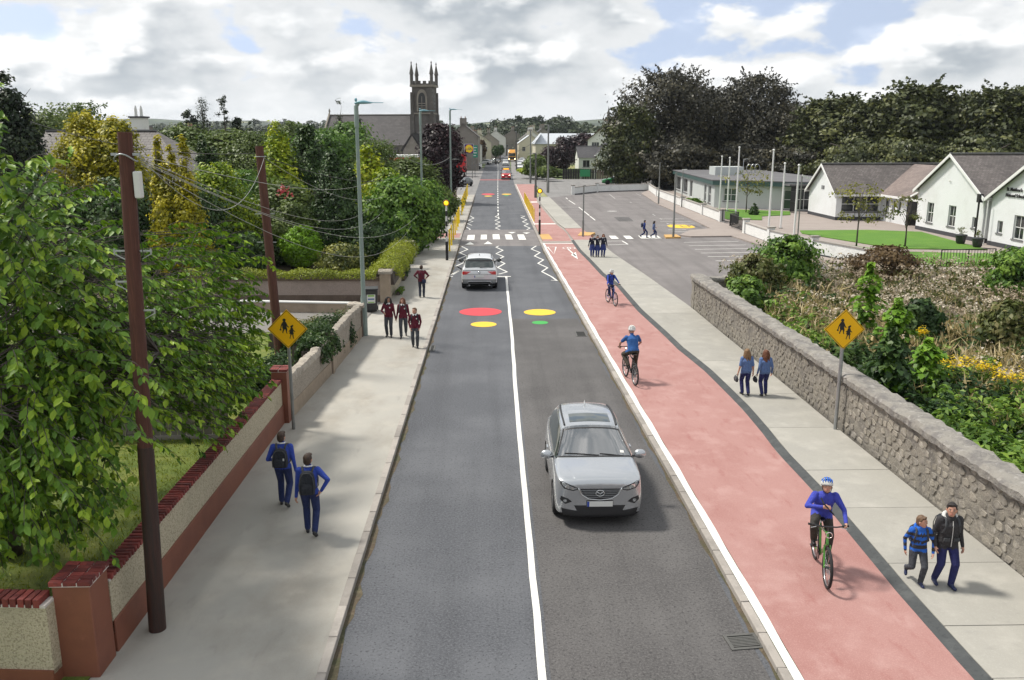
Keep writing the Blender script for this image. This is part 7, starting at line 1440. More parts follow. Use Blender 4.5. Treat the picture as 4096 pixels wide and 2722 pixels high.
for k in (1, -1):
    f = sk.decal([(k*.56, .50), (k*.70, .45), (k*.80, .54), (k*.78, .62), (k*.64, .57)], 'F', 'fog_lamp_recess', 'car_trim', mz, .005); sk.decal([(k*.70+.035*math.cos(a), .525+.035*math.sin(a)) for a in np.linspace(0, 6.28, 13)[:-1]], 'F', 'fog_lamp', 'lamp_glass', f, .012, .02)
    sk.line([(k*.62, 1.45), (k*.50, 2.05)], 'T', .008, 'bonnet_crease', 'paint_silver', body, -.004)
    mirror(mz, k, .72, 1.12, 'paint_silver')
    sk_r = [(-.15, 'T')]; sk.line([(k*.55, -1.6), (k*.575, -1.2), (k*.585, -.6), (k*.57, .0)], 'T', .022, 'roof_rail', 'car_trim', mz, .014)
    MB().bar((k*.925, -.35, .98), (k*.925, -.15, .98), .03, .03).build('door_handle', 'paint_silver', mz)
    MB().bar((k*.70, .50, 1.37), (k*.70, .50, 1.37+.01), .01).build('trim_clip', 'car_trim', mz)
    sk.line([(k*.775, .86), (k*.60, .14)], 'T', .018, 'pillar_seal', 'car_trim', mz, .0)
sk.decal([(-.44, -.62), (.44, -.62), (.45, -.10), (-.45, -.10)], 'T', 'sunroof', 'car_glass', mz, .006)
sk.decal([(-.62, .15), (.62, .15), (.63, .19), (-.63, .19)], 'T', 'windscreen_header', 'car_trim', mz, .003)
sk.line([(-.80, .93), (-.4, .97), (0, .985), (.4, .97), (.80, .93)], 'T', .03, 'cowl', 'car_trim', mz, -.012); sk.line([(-.1, .95), (.62, .86)], 'T', .012, 'wiper', 'car_trim', mz, .008); sk.line([(-.62, .95), (-.12, .90)], 'T', .012, 'wiper', 'car_trim', mz, .008)
MB().lathe([(.02, 0), (.035, .02), (.0, .11)], 8, sx=.6, sy=2).build('antenna', 'paint_pale', mz, loc=(0, -1.4, 1.65))
pl_ = MB().obox((0, 2.145, .525), (.52, .02, .115)).build('number_plate', 'plate_white', mz, bevel=.006); MB().obox((.235, 2.1465, .525), (.045, .02, .112)).build('plate_band', 'plate_blue', pl_); sk.decal([(-.27, .41), (.27, .41), (.27, .53), (-.27, .53)], 'F', 'plate_holder', 'car_trim', mz, .004)
st_ = sk.decal([(-.64, .78), (-.56, .78), (-.56, .85), (-.64, .85)], 'T', 'windscreen_sticker', 'plate_white', mz, .004, .03)
# --- the silver car seen from behind
SU2 = [(y, zb, wl, wm, zm, zbe, wb, zt, wt) for y, zb, wl, wm, zm, zbe, wb, zt, wt in SUV]
SU2 = SU2[:8]+[(-1.35, .20, .885, .915, .67, 1.11, .85, 1.66, .65), (-1.98, .22, .88, .91, .70, 1.13, .83, 1.60, .64), (-2.18, .28, .87, .90, .72, 1.10, .83, 1.13, None), (-2.25, .32, .84, .87, .70, .98, .80, 1.01, None), (-2.285, .40, .72, .76, .62, .86, .70, .88, None)]
vw, sk, pt = suv('silver SUV seen from behind with red tail lights approaching the crossing', (-.63, 45.3, 0), R(0), 'paint_pale', SU2, (1.36, -1.34))
tl = [(.40, .965), (.80, .985), (.86, .90), (.82, .80), (.62, .82), (.52, .90)]
for k in (1, -1):
    t_ = sk.decal([(k*x, z) for x, z in tl], 'B', 'tail_light', 'lamp_red', vw, .008); sk.decal([(k*x, z) for x, z in ((.66, .93), (.78, .94), (.79, .88), (.68, .87))], 'B', 'lamp_core', 'shop_red', t_, .012)
    sk.decal([(k*.62, .42), (k*.84, .46), (k*.84, .50), (k*.62, .46)], 'B', 'reflector', 'lamp_red', vw, .007); mirror(vw, k, .72, 1.13, 'car_trim'); MB().bar((k*.925, -.35, .98), (k*.925, -.15, .98), .03, .03).build('door_handle', 'paint_silver', vw)
    sk.line([(k*.60, -1.7), (k*.60, -.6), (k*.58, .0)], 'T', .016, 'roof_rail', 'car_trim', vw, .01)
sk.line([(-.80, 1.02), (.80, 1.02)], 'B', .014, 'tailgate_gap', 'car_trim', vw, .0); sk.line([(-.62, .82), (0, .81), (.62, .82)], 'B', .006, 'tailgate_crease', 'car_trim', vw, .0)
sk.decal([(-.86, .58), (.86, .58), (.80, .36), (-.80, .36)], 'B', 'bumper', 'paint_cargrey', vw, .010); sk.decal([(-.55, .46), (.55, .46), (.66, .38), (-.66, .38)], 'B', 'bumper_insert', 'car_trim', vw, .016); sk.line([(-.62, .40), (-.52, .48), (.52, .48), (.62, .40)], 'B', .014, 'bumper_strip', 'chrome', vw, .018)
p_l = MB().obox((0, -2.31, .72), (.50, .02, .11)).build('number_plate', 'plate_white', vw, bevel=.005); MB().obox((-.225, -2.3115, .72), (.04, .02, .105)).build('plate_band', 'plate_blue', p_l)
bd = sk.line([(.065*math.cos(a), .915+.065*math.sin(a)) for a in np.linspace(0, 6.2832, 21)], 'B', .008, 'badge', 'chrome', vw, .010); sk.line([(-.04, .955), (-.018, .87), (0, .92), (.018, .87), (.04, .955)], 'B', .006, 'badge_letter', 'chrome', bd, .012)
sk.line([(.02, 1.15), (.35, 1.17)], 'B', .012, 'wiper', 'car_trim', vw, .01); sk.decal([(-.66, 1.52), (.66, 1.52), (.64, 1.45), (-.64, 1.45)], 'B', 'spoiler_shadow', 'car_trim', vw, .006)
MB().lathe([(.02, 0), (.03, .02), (.0, .09)], 8, sx=.6, sy=2).build('antenna', 'car_trim', vw, loc=(0, -1.35, 1.67))
for sx in (-1, 1): MB().tube([(sx*.5, -2.2, .28), (sx*.5, -2.30, .28)], .04, 10).build('exhaust', 'chrome', vw)
# --- smaller, farther vehicles
HATCH = [(2.05, .32, .5, .58, .5, .62, .54, .65, None), (1.95, .2, .76, .80, .5, .72, .76, .76, None), (1.3, .18, .83, .86, .55, .84, .80, .89, None), (.9, .18, .84, .87, .56, .90, .80, .95, None), (.75, .18, .84, .87, .56, .91, .80, .97, None), (.72, .18, .84, .87, .56, .91, .80, .98, None), (.0, .18, .84, .87, .56, .93, .79, 1.40, .56), (-.5, .18, .84, .87, .56, .95, .78, 1.46, .57), (-1.2, .18, .84, .87, .57, .97, .77, 1.43, .55), (-1.65, .2, .83, .86, .58, .98, .75, 1.33, .53), (-1.9, .26, .8, .83, .6, .95, .74, .98, None), (-1.98, .3, .74, .78, .58, .86, .7, .88, None), (-2.02, .36, .6, .66, .55, .78, .6, .8, None)]
VAN = [(2.35, .35, .55, .66, .6, .82, .62, .86, None), (2.28, .24, .85, .90, .6, .95, .84, 1.0, None), (2.0, .22, .94, .97, .65, 1.08, .92, 1.14, None), (1.8, .22, .95, .98, .66, 1.12, .92, 1.18, None), (1.7, .22, .95, .98, .66, 1.14, .92, 1.20, None), (1.62, .22, .95, .98, .66, 1.15, .92, 1.22, None), (1.05, .22, .95, .98, .7, 1.18, .92, 1.92, .78), (.4, .22, .95, .98, .7, 1.18, .92, 2.0, .80), (-1.4, .22, .95, .98, .7, 1.18, .92, 2.0, .80), (-2.2, .25, .95, .97, .7, 1.18, .92, 1.96, .79), (-2.32, .3, .93, .95, .7, 1.1, .9, 1.2, None), (-2.36, .34, .85, .88, .66, .95, .82, 1.0, None), (-2.38, .4, .7, .75, .6, .8, .7, .84, None)]
def small_car(name, label, x, y, rz, paint, st=HATCH, wheels=(1.25, -1.3), sc=1., lights=False, cat='car', cache={}):
    key = (id(st), paint)
    if key not in cache:
        me = car_body(st, wheels, paint, (6, 9), .36); cache[key] = (me, Skin(me))
    me, sk = cache[key]; o = empty(name, (x, y, 0), R(rz), label, cat, 'vehicles on the far street'); o.scale = (sc,)*3
    split_mesh(me, o, {0: 'body', 1: 'windscreen', 2: 'side_window', 3: 'rear_window', 4: 'underbody', 5: 'wheel_arch'})
    w0 = max(s[3] for s in st)
    for wy in wheels:
        for sx in (-1, 1): wheel(o, sx*(w0-.12), wy, .32, .2, sx)
    zf = st[1][5]
    for k in (1, -1): sk.decal([(k*w0*.48, zf-.12), (k*w0*.80, zf-.10), (k*w0*.82, zf+.0), (k*w0*.55, zf-.04)], 'F', 'headlight', 'lamp_on' if lights else 'lamp_glass', o, .008, .06); sk.decal([(k*w0*.6, zf), (k*w0*.85, zf), (k*w0*.85, zf+.16), (k*w0*.7, zf+.16)], 'B', 'tail_light', 'lamp_red', o, .008, .06); mirror(o, k, .75 if st is HATCH else 1.5, st[6][5]+.08, 'car_trim', w0-.05)
    sk.decal([(-w0*.45, zf-.18), (w0*.45, zf-.18), (w0*.4, zf-.05), (-w0*.4, zf-.05)], 'F', 'grille', 'car_trim', o, .006, .06); sk.decal([(-.7*w0, .28), (.7*w0, .28), (.7*w0, .40), (-.7*w0, .40)], 'F', 'lower_intake', 'car_trim', o, .006, .08)
    MB().obox((0, st[0][0]+.01, .48), (.5, .03, .11)).build('number_plate', 'plate_white', o); return o
rv = small_car('van', 'bright red van with amber roof lights waiting beyond the far painted circles', 2.75, 166.5, 180, 'paint_carred', VAN, (1.45, -1.45), .92, True, 'van')
MB().box(-.55, .55, .3, .5, 2.02, 2.16).build('light_bar', 'amber_globe', rv, bevel=.03)
MB().box(-.95, .95, -2.4, -.2, 1.6, 2.35).build('load_cover', 'paint_cargrey', rv)
small_car('van', 'dark grey van close behind the bright red van', 2.9, 182, 180, 'paint_cargrey', VAN, (1.45, -1.45), .9, False, 'van')
small_car('car', 'white hatchback turning across the far street on the left', -4.6, 222, 100, 'paint_carwhite', sc=1.1)
small_car('van', 'small white van coming down the far street', 4.0, 252, 180, 'paint_carwhite', VAN, (1.45, -1.45), .9, False, 'van')
small_car('car', 'white car with dark bumper parked on the right of the far street', 6.9, 218, 180, 'paint_carwhite', sc=1.05)
small_car('car', 'white car parked second on the right of far street', 7.6, 246, 180, 'paint_carwhite', sc=1.05)
small_car('car', 'pale car parked third on the right of far street', 9.0, 272, 180, 'paint_pale', sc=1.05)
small_car('car', 'pale car parked fourth on the right of far street', 10.2, 292, 180, 'paint_pale', sc=1.05)
small_car('car', 'white car parked at the corner left of the small white van', -2.0, 262, 70, 'paint_carwhite', sc=1.05)
small_car('car', 'grey car parked at the left corner behind the white hatchback', .6, 272, 60, 'paint_cargrey', sc=1.05)
small_car('car', 'pale car behind the turning white hatchback', -4.8, 258, 80, 'paint_pale', sc=1.05)
small_car('car', 'dark car parked under the purple maple edge', -4.6, 141, 150, 'paint_carblack', sc=1.)
small_car('car', 'red car half hidden behind the purple maple', -6.4, 140, 170, 'paint_carred', sc=1.)
small_car('car', 'red car parked deeper behind the purple maple', -7.2, 150, 170, 'paint_carred', sc=1.)
small_car('car', 'green and white hatchback parked under the copper beech', 20.6, 146, 62+25, 'paint_cargreen', sc=1.15)
small_car('car', 'white car hidden behind the car park back wall under the beech', 27.5, 139, 75, 'paint_carwhite', sc=1.1)
lo = empty('lorry', (6.9, 300, 0), R(180), 'orange lorry with dark windscreen coming down the far street', 'lorry')
MB().box(-1.2, 1.2, 1.0, 3.2, .5, 2.9).build('cab', 'paint_orange', lo, bevel=.12); MB().loft([[(-1.15, .9, 2.88), (1.15, .9, 2.88), (1.15, 3.0, 2.88), (-1.15, 3.0, 2.88)], [(-1.0, .9, 3.9), (1.0, .9, 3.9), (1.0, 1.9, 3.9), (-1.0, 1.9, 3.9)]]).build('roof_fairing', 'paint_orange', lo, bevel=.08)
MB().box(-1.05, 1.05, 3.18, 3.24, 1.75, 2.7).build('windscreen', 'car_glass', lo); MB().box(-1.0, 1.0, 3.18, 3.25, .8, 1.5).build('grille', 'car_trim', lo); MB().box(-1.25, 1.25, -7, .7, 1.0, 3.8).build('box_body', 'wall_offwhite', lo, bevel=.05)
for k in (-1, 1):
    MB().box(k*.95-.15, k*.95+.15, 3.2, 3.27, .7, .95).build('headlight', 'lamp_on', lo)
    for wy in (2.2, -4.5, -5.8): wheel(lo, k*1.02, wy, .5, .3, k)
# ------------------------------------------------------------------ people
def cloth(name, col, v=.25): mat(name, col, .9, world=False, layers=[(tuple(q*(1-v) for q in col), 7, .42, .7, .8), (tuple(min(1, q*(1+v)) for q in col), 16, .5, .75, .6)], bump=(11, .9, .05, (1, 1, .6)), bump2=(60, .3, .003))
for k, c in dict(navy_blue=(.022, .042, .20), royal_blue=(.030, .065, .36), trouser_navy=(.016, .028, .105), maroon=(.105, .008, .022), grey_trouser=(.052, .058, .070), dark_jeans=(.030, .036, .055), denim=(.10, .17, .36), indigo=(.018, .022, .11), cycl_blue=(.050, .066, .42), tee_blue=(.028, .11, .33), olive_trouser=(.042, .038, .032), brown_trouser=(.055, .045, .034), charcoal=(.035, .034, .037), stripe_blue=(.02, .13, .55), navy_jumper=(.010, .013, .030), skirt_blue=(.022, .038, .17), white_shirt=(.72, .72, .72), bag_black=(.018, .021, .028), bag_grey=(.06, .064, .07), bag_navy=(.018, .028, .07), print_blue=(.10, .14, .28), white_cloth=(.62, .62, .60)).items(): cloth('cloth_'+k, c)
mat('skin', (.50, .27, .19), .55, world=False, layers=[((.42, .20, .14), 14, .45, .7, .5)]); mat('skin_tan', (.34, .18, .115), .55); mat('lip', (.36, .11, .095), .5); mat('eye', (.015, .012, .012), .25); mat('eye_white', (.6, .58, .56), .3)
def hairmat(name, c): mat(name, c, .6, world=False, layers=[(tuple(q*.45 for q in c), 30, .4, .62, .8, (1, 1, .3)), (tuple(min(1, q*1.7) for q in c), 44, .55, .72, .7, (1, 1, .3))], bump=(40, .9, .012, (1, 1, .25)))
for k, c in dict(brown=(.055, .030, .018), dark=(.016, .011, .009), auburn=(.14, .045, .016), fair=(.22, .125, .055), light=(.17, .10, .055)).items(): hairmat('hair_'+k, c)
mat('shoe_black', (.012, .012, .014), .45); mat('shoe_navy', (.02, .03, .09), .6); mat('sole_white', (.55, .55, .54), .6)
def ik(a, b, l1, l2, pole):
    a, b = Vector(a), Vector(b); d = b-a; L = min(d.length, (l1+l2)*.998)
    if d.length > (l1+l2)*.998: b = a+d.normalized()*L
    x = d.normalized(); t = (l1*l1-l2*l2+L*L)/(2*L); hgt = math.sqrt(max(0, l1*l1-t*t)); p = Vector(pole); p = (p-x*p.dot(x)); p = p.normalized() if p.length > 1e-4 else Vector((0, 0, 1))
    return a+x*t+p*hgt, b
class Body:
    def __init__(s): s.mb = MB(); s.pr = []
    def cap(s, a, b, ra, rb, t, sq=None):
        a, b = Vector(a), Vector(b); n = 12
        s.mb.tube([a, a.lerp(b, .5), b], [ra, (ra+rb)/2, rb], n); s.mb.ell(a, (ra,)*3, n, 8); s.mb.ell(b, (rb,)*3, n, 8); s.pr.append((a, b, ra, rb, t))
    def ell(s, c, r, t, M=None): s.mb.ell(c, r, 16, 12, M); s.pr.append((Vector(c), Vector(c), sum(r)/3, sum(r)/3, t))
    def loft(s, rings, t):
        R_ = []
        for c, ax, ay, rx, ry in rings: R_.append([c+ax*rx*math.copysign(abs(math.cos(a))**.85, math.cos(a))+ay*ry*math.copysign(abs(math.sin(a))**.85, math.sin(a)) for a in np.linspace(0, 2*math.pi, 21)[:-1]])
        s.mb.loft(R_)
        for q, w in zip(rings, rings[1:]): s.pr.append((q[0], w[0], (q[3]+q[4])/2, (w[3]+w[4])/2, t))
def person(label, loc, rz, h, ank=None, wri=None, pelvis=None, lean=3., head=(0, 0), top='maroon', bottom='grey_trouser', shoe='shoe_black', hair=('short', 'brown'), skin='skin', sleeve=1., hem=-.06, bulk=1., collar=False, skirt=None, kid=0., vox=.0105, grip=(0, 0), elbow=((-.35, -1, -.1), (.35, -1, -.1)), tie=False, crest=False, face=True, stripes=None, helmet=None, twist=0., knee=None, group='schoolchildren', hood=None, female=False):
    """root on the ground, forward +Y, right hand +X; dimensions for a 1.7 m figure then scaled"""
    k = h/1.7; root = empty('person', loc, R(rz), label, 'person', group); root.scale = (k,)*3
    ank = ank or ((-.09, .0, .085, 0), (.09, .0, .085, 0)); wri = wri or ((-.27, .03, .78), (.27, .03, .78))
    P = Vector(pelvis or (0, 0, .925)); l = R(lean); u = Vector((0, math.sin(l), math.cos(l))); fw = Vector((0, math.cos(l), -math.sin(l))); rx = Vector((math.cos(R(twist)), math.sin(R(twist)), 0))
    hs = 1+kid*.16; B = Body(); sw = (.172 if not female else .158)*(1-.04*kid); X = Vector((1, 0, 0))
    # torso
    bw = bulk
    B.loft([(P-u*.085, X, fw, .120*bw, .095*bw), (P-u*.01, X, fw, .158*bw, .115*bw), (P+u*.10, X, fw, .145*bw, .105*bw), (P+u*.22, X, fw, .150*bw, .112*bw), (P+u*.33, rx, fw, .168*bw, .118*bw), (P+u*.41, rx, fw, .170, .095), (P+u*.455, rx, fw, .10, .07), (P+u*.48, rx, fw, .055, .055)], 'torso')
    nk = P+u*.45; hd0 = Vector((0, math.sin(l*.4), math.cos(l*.4))); yaw, pit = R(head[0]), R(head[1])
    hc = nk+hd0*.165*1.0+Vector((0, .015, .0)); Mh = Matrix.Rotation(-yaw, 3, 'Z') @ Matrix.Rotation(-pit, 3, 'X')
    B.cap(nk, hc-Vector((0, 0, .04)), .056, .052, 'skin'); r = (.077*hs, .094*hs, .118*hs); B.ell(hc, r, 'skin', Mh); B.ell(hc+Mh @ Vector((0, .028, -.062))*hs, (.054*hs, .062*hs, .058*hs), 'skin', Mh)
    nose = hc+Mh @ Vector((0, .096, -.018))*hs; B.cap(nose+Mh @ Vector((0, -.008, .03)), nose, .011, .016, 'skin')
    for sx in (-1, 1): B.ell(hc+Mh @ Vector((sx*.078, -.005, -.012))*hs, (.012, .022, .032), 'skin', Mh)
    # arms
    tp = 'top'
    for i, sx in enumerate((-1, 1)):
        sh = P+u*.405+rx*sx*sw; el, wr = ik(sh, wri[i], .28, .255, elbow[i]); ra = .052*bw+.006; B.ell(sh-u*.015, (.058, .060, .058), tp)
        if sleeve >= 1: B.cap(sh, el, ra+.008, .044, tp); B.cap(el, wr, .043, .034, tp)
        else:
            m_ = sh.lerp(el, sleeve+.2); B.cap(sh, m_, ra+.008, .055, tp); B.cap(m_, el, .040, .036, 'skin'); B.cap(el, wr, .037, .025, 'skin')
        d = (wr-el).normalized(); side = X*sx; hdir = d; g_ = grip[i]
        if g_: hdir = (d+Vector((0, .2, -.25))).normalized()
        inn = (-side).normalized(); kn = wr+hdir*.085; B.cap(wr, wr+hdir*.03, .026, .026, 'skin'); B.ell(wr+hdir*.055, (.024, .036, .042), 'skin', Matrix((inn, hdir.cross(inn).normalized(), hdir)).transposed())
        fwd = hdir.cross(inn).normalized()
        for f in range(4):
            off = fwd*(f-1.5)*.019; L_ = (.062, .070, .066, .052)[f]; c0 = kn+off; c1 = c0+(hdir*.85+inn*(.35+.9*g_)).normalized()*L_*.55; c2 = c1+(hdir*(.55-.9*g_)+inn*(.75+.3*g_)).normalized()*L_*.5; B.cap(c0, c1, .0098, .0092, 'skin'); B.cap(c1, c2, .0092, .008, 'skin')
        t0 = wr+hdir*.035-fwd*.026*(1 if True else -1); t0 = wr+hdir*.035+fwd*.028; B.cap(t0, t0+(hdir*.7+fwd*.55+inn*.4).normalized()*.05, .0115, .0095, 'skin')
    # legs
    for i, sx in enumerate((-1, 1)):
        hp = P+X*sx*.088-u*.02; a = ank[i]; pole = (knee[i] if knee else (sx*.08, 1, .15)); kn_, an = ik(hp, a[:3], .435, .43, pole); leg = 'bottom' if not (skirt == 'bare') else 'skin'
        B.cap(hp, kn_, .097*(1+.25*(bw-1)), .074, leg); B.cap(kn_, kn_.lerp(an, .35), .072, .070, leg); B.cap(kn_.lerp(an, .35), an+(kn_-an).normalized()*.02, .070, .060, leg)
        pt_ = R(a[3] if len(a) > 3 else 0); fd = Vector((sx*.12, math.cos(pt_), math.sin(pt_))).normalized(); dn = Vector((0, math.sin(pt_), -math.cos(pt_))); heel = an-fd*.045+dn*.048; toe = an+fd*.135+dn*.052; B.cap(heel, toe, .036, .033, 'shoe'); B.cap(an, an+fd*.05+dn*.02, .042, .038, 'shoe'); B.cap(toe-fd*.04, toe+fd*.01, .040, .034, 'shoe')
    if skirt: B.loft([(P+u*.06, X, fw, .15, .115), (P-u*.1, X, fw, .185, .15), (P-Vector((0, 0, .42)), X, Vector((0, 1, 0)), .235, .19)], 'bottom')
    if hood: B.loft([(nk-u*.05, X, fw, .12, .10), (nk+u*.0, X, fw, .105, .10), (nk+u*.05, X, fw, .085, .085)], 'top')
    o = B.mb.build('tmp', 'skin'); rm = o.modifiers.new('r', 'REMESH'); rm.mode = 'VOXEL'; rm.voxel_size = vox; sm = o.modifiers.new('s', 'SMOOTH'); sm.factor = .5; sm.iterations = 3; dc_ = o.modifiers.new('d', 'DECIMATE'); dc_.ratio = .34
    me = evaluated(o); me.name = 'body'
    n = len(me.polygons); cen = np.empty(n*3, np.float32); me.polygons.foreach_get('center', cen); cen = cen.reshape(-1, 3); best = np.full(n, 9.); tagv = np.zeros(n, int); names = ['skin', 'top', 'bottom', 'shoe', 'alt']
    for (a, b, ra, rb, t) in B.pr:
        a, b = np.array(a), np.array(b); ab = b-a; L2 = ab@ab; q = np.clip(((cen-a)@ab)/L2, 0, 1) if L2 > 1e-9 else np.zeros(n); d = np.linalg.norm(cen-a-q[:, None]*ab, axis=1)-(ra+(rb-ra)*q)
        ti = 1 if t in ('torso', 'top') else names.index(t); bt = d < best; best = np.where(bt, d, best); 
        if t == 'torso': hgt_ = (cen-np.array(P))@np.array(u); tagv = np.where(bt, np.where(hgt_ > hem, 1, 2), tagv)
        elif t == 'bottom': hgt_ = (cen-np.array(P))@np.array(u); tagv = np.where(bt, np.where((hgt_ > hem) & (np.abs(cen[:, 0]) < .26) & ((cen-np.array(P))@np.array(fw) < .15), 1, 2), tagv)
        else: tagv = np.where(bt, ti, tagv)
    if stripes:
        zc = (cen-np.array(P))@np.array(u); tagv = np.where((tagv == 1) & (np.floor((zc if True else 0)/stripes).astype(int) % 2 == 0) & (zc < .40), 4, tagv)
    me.materials.clear()
    for m_ in (skin, 'cloth_'+top, 'cloth_'+bottom, shoe, 'cloth_charcoal'): me.materials.append(MATS[m_])
    me.polygons.foreach_set('material_index', tagv.astype(np.int32)); me.polygons.foreach_set('use_smooth', np.ones(n, bool)); me.update(); body_ = link('body', me, root)
    # hair
    hb = MB(); Q = lambda x, y, z: hc+Mh @ Vector((x, y, z))*hs
    rg = random.Random(hash(label) % 999 if False else len(label)*7+int(h*100))
    style, hcol = hair
    if not helmet: hb.ell(Q(0, -.014, .026), (.0835*hs, .093*hs, .1005*hs), 16, 12, Mh); hb.ell(Q(0, -.045, -.02), (.078*hs, .062*hs, .085*hs), 14, 10, Mh); hb.ell(Q(.012, .055, .085), (.062*hs, .036*hs, .026*hs), 12, 8, Mh)
    if style in ('long', 'curly'):
        for i in range(34 if style == 'curly' else 26):
            a = R(rg.uniform(35, 325)); rr_ = .085 if style == 'long' else .105; x_, y_ = math.sin(a)*rr_, math.cos(a)*rr_*.95
            y_ = min(y_, .045); p0 = Q(x_*.85, y_-.01, rg.uniform(-.01, .06)); L_ = rg.uniform(.20, .33); p1 = p0+Vector((x_*rg.uniform(.1, .5), -.02+y_*.1, -L_*.55)); p2 = p0+Vector((x_*rg.uniform(.2, .8), -.03+y_*.2+rg.uniform(-.02, .03), -L_)); w_ = .034 if style == 'curly' else .027
            hb.tube([p0, p1, p2], [w_, w_*1.1, w_*.5], 8); hb.ell(p0, (w_,)*3, 8, 6); hb.ell(p2, (w_*.5,)*3, 8, 6)
    if style == 'tail':
        for i in range(6): p0 = Q(rg.uniform(-.03, .03), -.10, .03); p1 = p0+Vector((rg.uniform(-.02, .02), -.07, -.12)); hb.tube([p0, p1, p1+Vector((0, .01, -.12))], [.028, .03, .012], 8); hb.ell(p0, (.03,)*3, 8, 6)
    if hb.v:
        o = hb.build('tmp', 'hair_'+hcol); rm = o.modifiers.new('r', 'REMESH'); rm.mode = 'VOXEL'; rm.voxel_size = .011; sm = o.modifiers.new('s', 'SMOOTH'); sm.factor = .5; sm.iterations = 2 if style == 'short' else 1
        tx = bpy.data.textures.get('hairn') or bpy.data.textures.new('hairn', 'CLOUDS'); tx.noise_scale = .035; dm = o.modifiers.new('d', 'DISPLACE'); dm.texture = tx; dm.strength = .018 if style != 'short' else .012; dm.mid_level = .45; dc_ = o.modifiers.new('e', 'DECIMATE'); dc_.ratio = .4
        me = evaluated(o); me.name = 'hair'; me.polygons.foreach_set('use_smooth', np.ones(len(me.polygons), bool)); link('hair', me, root)
    if face:
        for sx in (-1, 1):
            MB().ell(Q(sx*.031, .083, .002), (.0135*hs, .007, .008*hs), 10, 6, Mh).build('eye', 'eye_white', root, smooth=True); MB().ell(Q(sx*.031, .088, .002), (.0065*hs, .005, .0075*hs), 8, 6, Mh).build('pupil', 'eye', root, smooth=True)
            MB().tube([Q(sx*.016, .090, .022), Q(sx*.032, .087, .026), Q(sx*.048, .076, .021)], .0042, 6).build('eyebrow', 'hair_'+hcol, root)
        MB().ell(Q(0, .088, -.062), (.024*hs, .010, .0075*hs), 12, 6, Mh).build('mouth', 'lip', root, smooth=True)
    if collar:
        for sx in (-1, 1): MB().extr([nk+Vector((sx*.005, .085, .035)), nk+Vector((sx*.058, .055, .055)), nk+Vector((sx*.085, .062, .012)), nk+Vector((sx*.045, .112, -.025))], (0, .008, .004)).build('collar', 'cloth_white_shirt', root)
        MB().tube([nk+Vector((.070*math.cos(a), .066*math.sin(a)-.004, .040-.012*math.sin(a))) for a in np.linspace(0, 2*math.pi, 18)], .016, 6).build('collar_band', 'cloth_white_shirt', root, smooth=True)
    if tie: MB().extr([nk+Vector((-.014, .112, .012)), nk+Vector((.014, .112, .012)), nk+Vector((.018, .128, -.055)), nk+Vector((0, .13, -.07)), nk+Vector((-.018, .128, -.055))], (0, .006, 0)).build('tie', 'cloth_bag_black', root)
    if crest: c_ = P+u*.31+fw*.118*bw+Vector((-.075, .006, 0)); MB().extr([c_+Vector((x_, 0, z_)) for x_, z_ in ((-.022, .03), (.022, .03), (.024, -.005), (0, -.035), (-.024, -.005))], (0, .008, 0)).build('crest', 'cloth_white_cloth', root)
    if hood: MB().tube([nk+Vector((.11*math.sin(a), -.02-.085*math.cos(a), .01+.045*math.cos(a))) for a in np.linspace(-2.3, 2.3, 15)], [.022+.022*math.cos(a*.5) for a in np.linspace(-2.3, 2.3, 15)], 8).build('hood', hood, root, smooth=True)
    if helmet:
        c1_, c2_ = helmet; hp_ = MB(); nu, nv = 24, 9; vs = []
        for j in range(nv+1):
            th = math.pi*.56*j/nv
            for q in range(nu): a = 2*math.pi*q/nu; vs.append(Q(.104*math.sin(th)*math.cos(a), -.008+.134*math.sin(th)*math.sin(a), .030+.118*math.cos(th)))
        hp_.add(vs, [((j+1)*nu+q, (j+1)*nu+(q+1) % nu, j*nu+(q+1) % nu, j*nu+q) for j in range(nv) for q in range(nu)]); hm = hp_.build('helmet', c1_, root, smooth=True); s_ = hm.modifiers.new('t', 'SOLIDIFY'); s_.thickness = .02; s_.offset = -1
        for x_ in (-.075, -.038, 0, .038, .075):
            w_ = math.sqrt(max(.05, 1-(x_/.104)**2)); pts = [Q(x_, -.008+.138*w_*math.sin(a), .032+.121*w_*math.cos(a)) for a in np.linspace(-1.25, 1.25, 9)]; MB().tube(pts, [.008]+[.013]*7+[.008], 6).build('helmet_rib', c2_, hm, smooth=True)
        for x_ in (-.057, -.019, .019, .057):
            w_ = math.sqrt(max(.05, 1-(x_/.104)**2))
            for a0 in (-.85, -.1, .55): MB().tube([Q(x_, -.008+.1355*w_*math.sin(a), .031+.1195*w_*math.cos(a)) for a in np.linspace(a0, a0+.45, 4)], [.003, .008, .008, .003], 6).build('helmet_vent', 'black_paint', hm)
        for sx in (-1, 1): MB().tube([Q(sx*.088, .02, -.01), Q(sx*.062, .035, -.09), Q(0, .045, -.13)], .006, 5).build('chin_strap', 'black_paint', hm)
    root['_k'] = k; return dict(root=root, P=P, u=u, fw=fw, nk=nk, loc=loc, rz=rz, k=k, sw=sw)
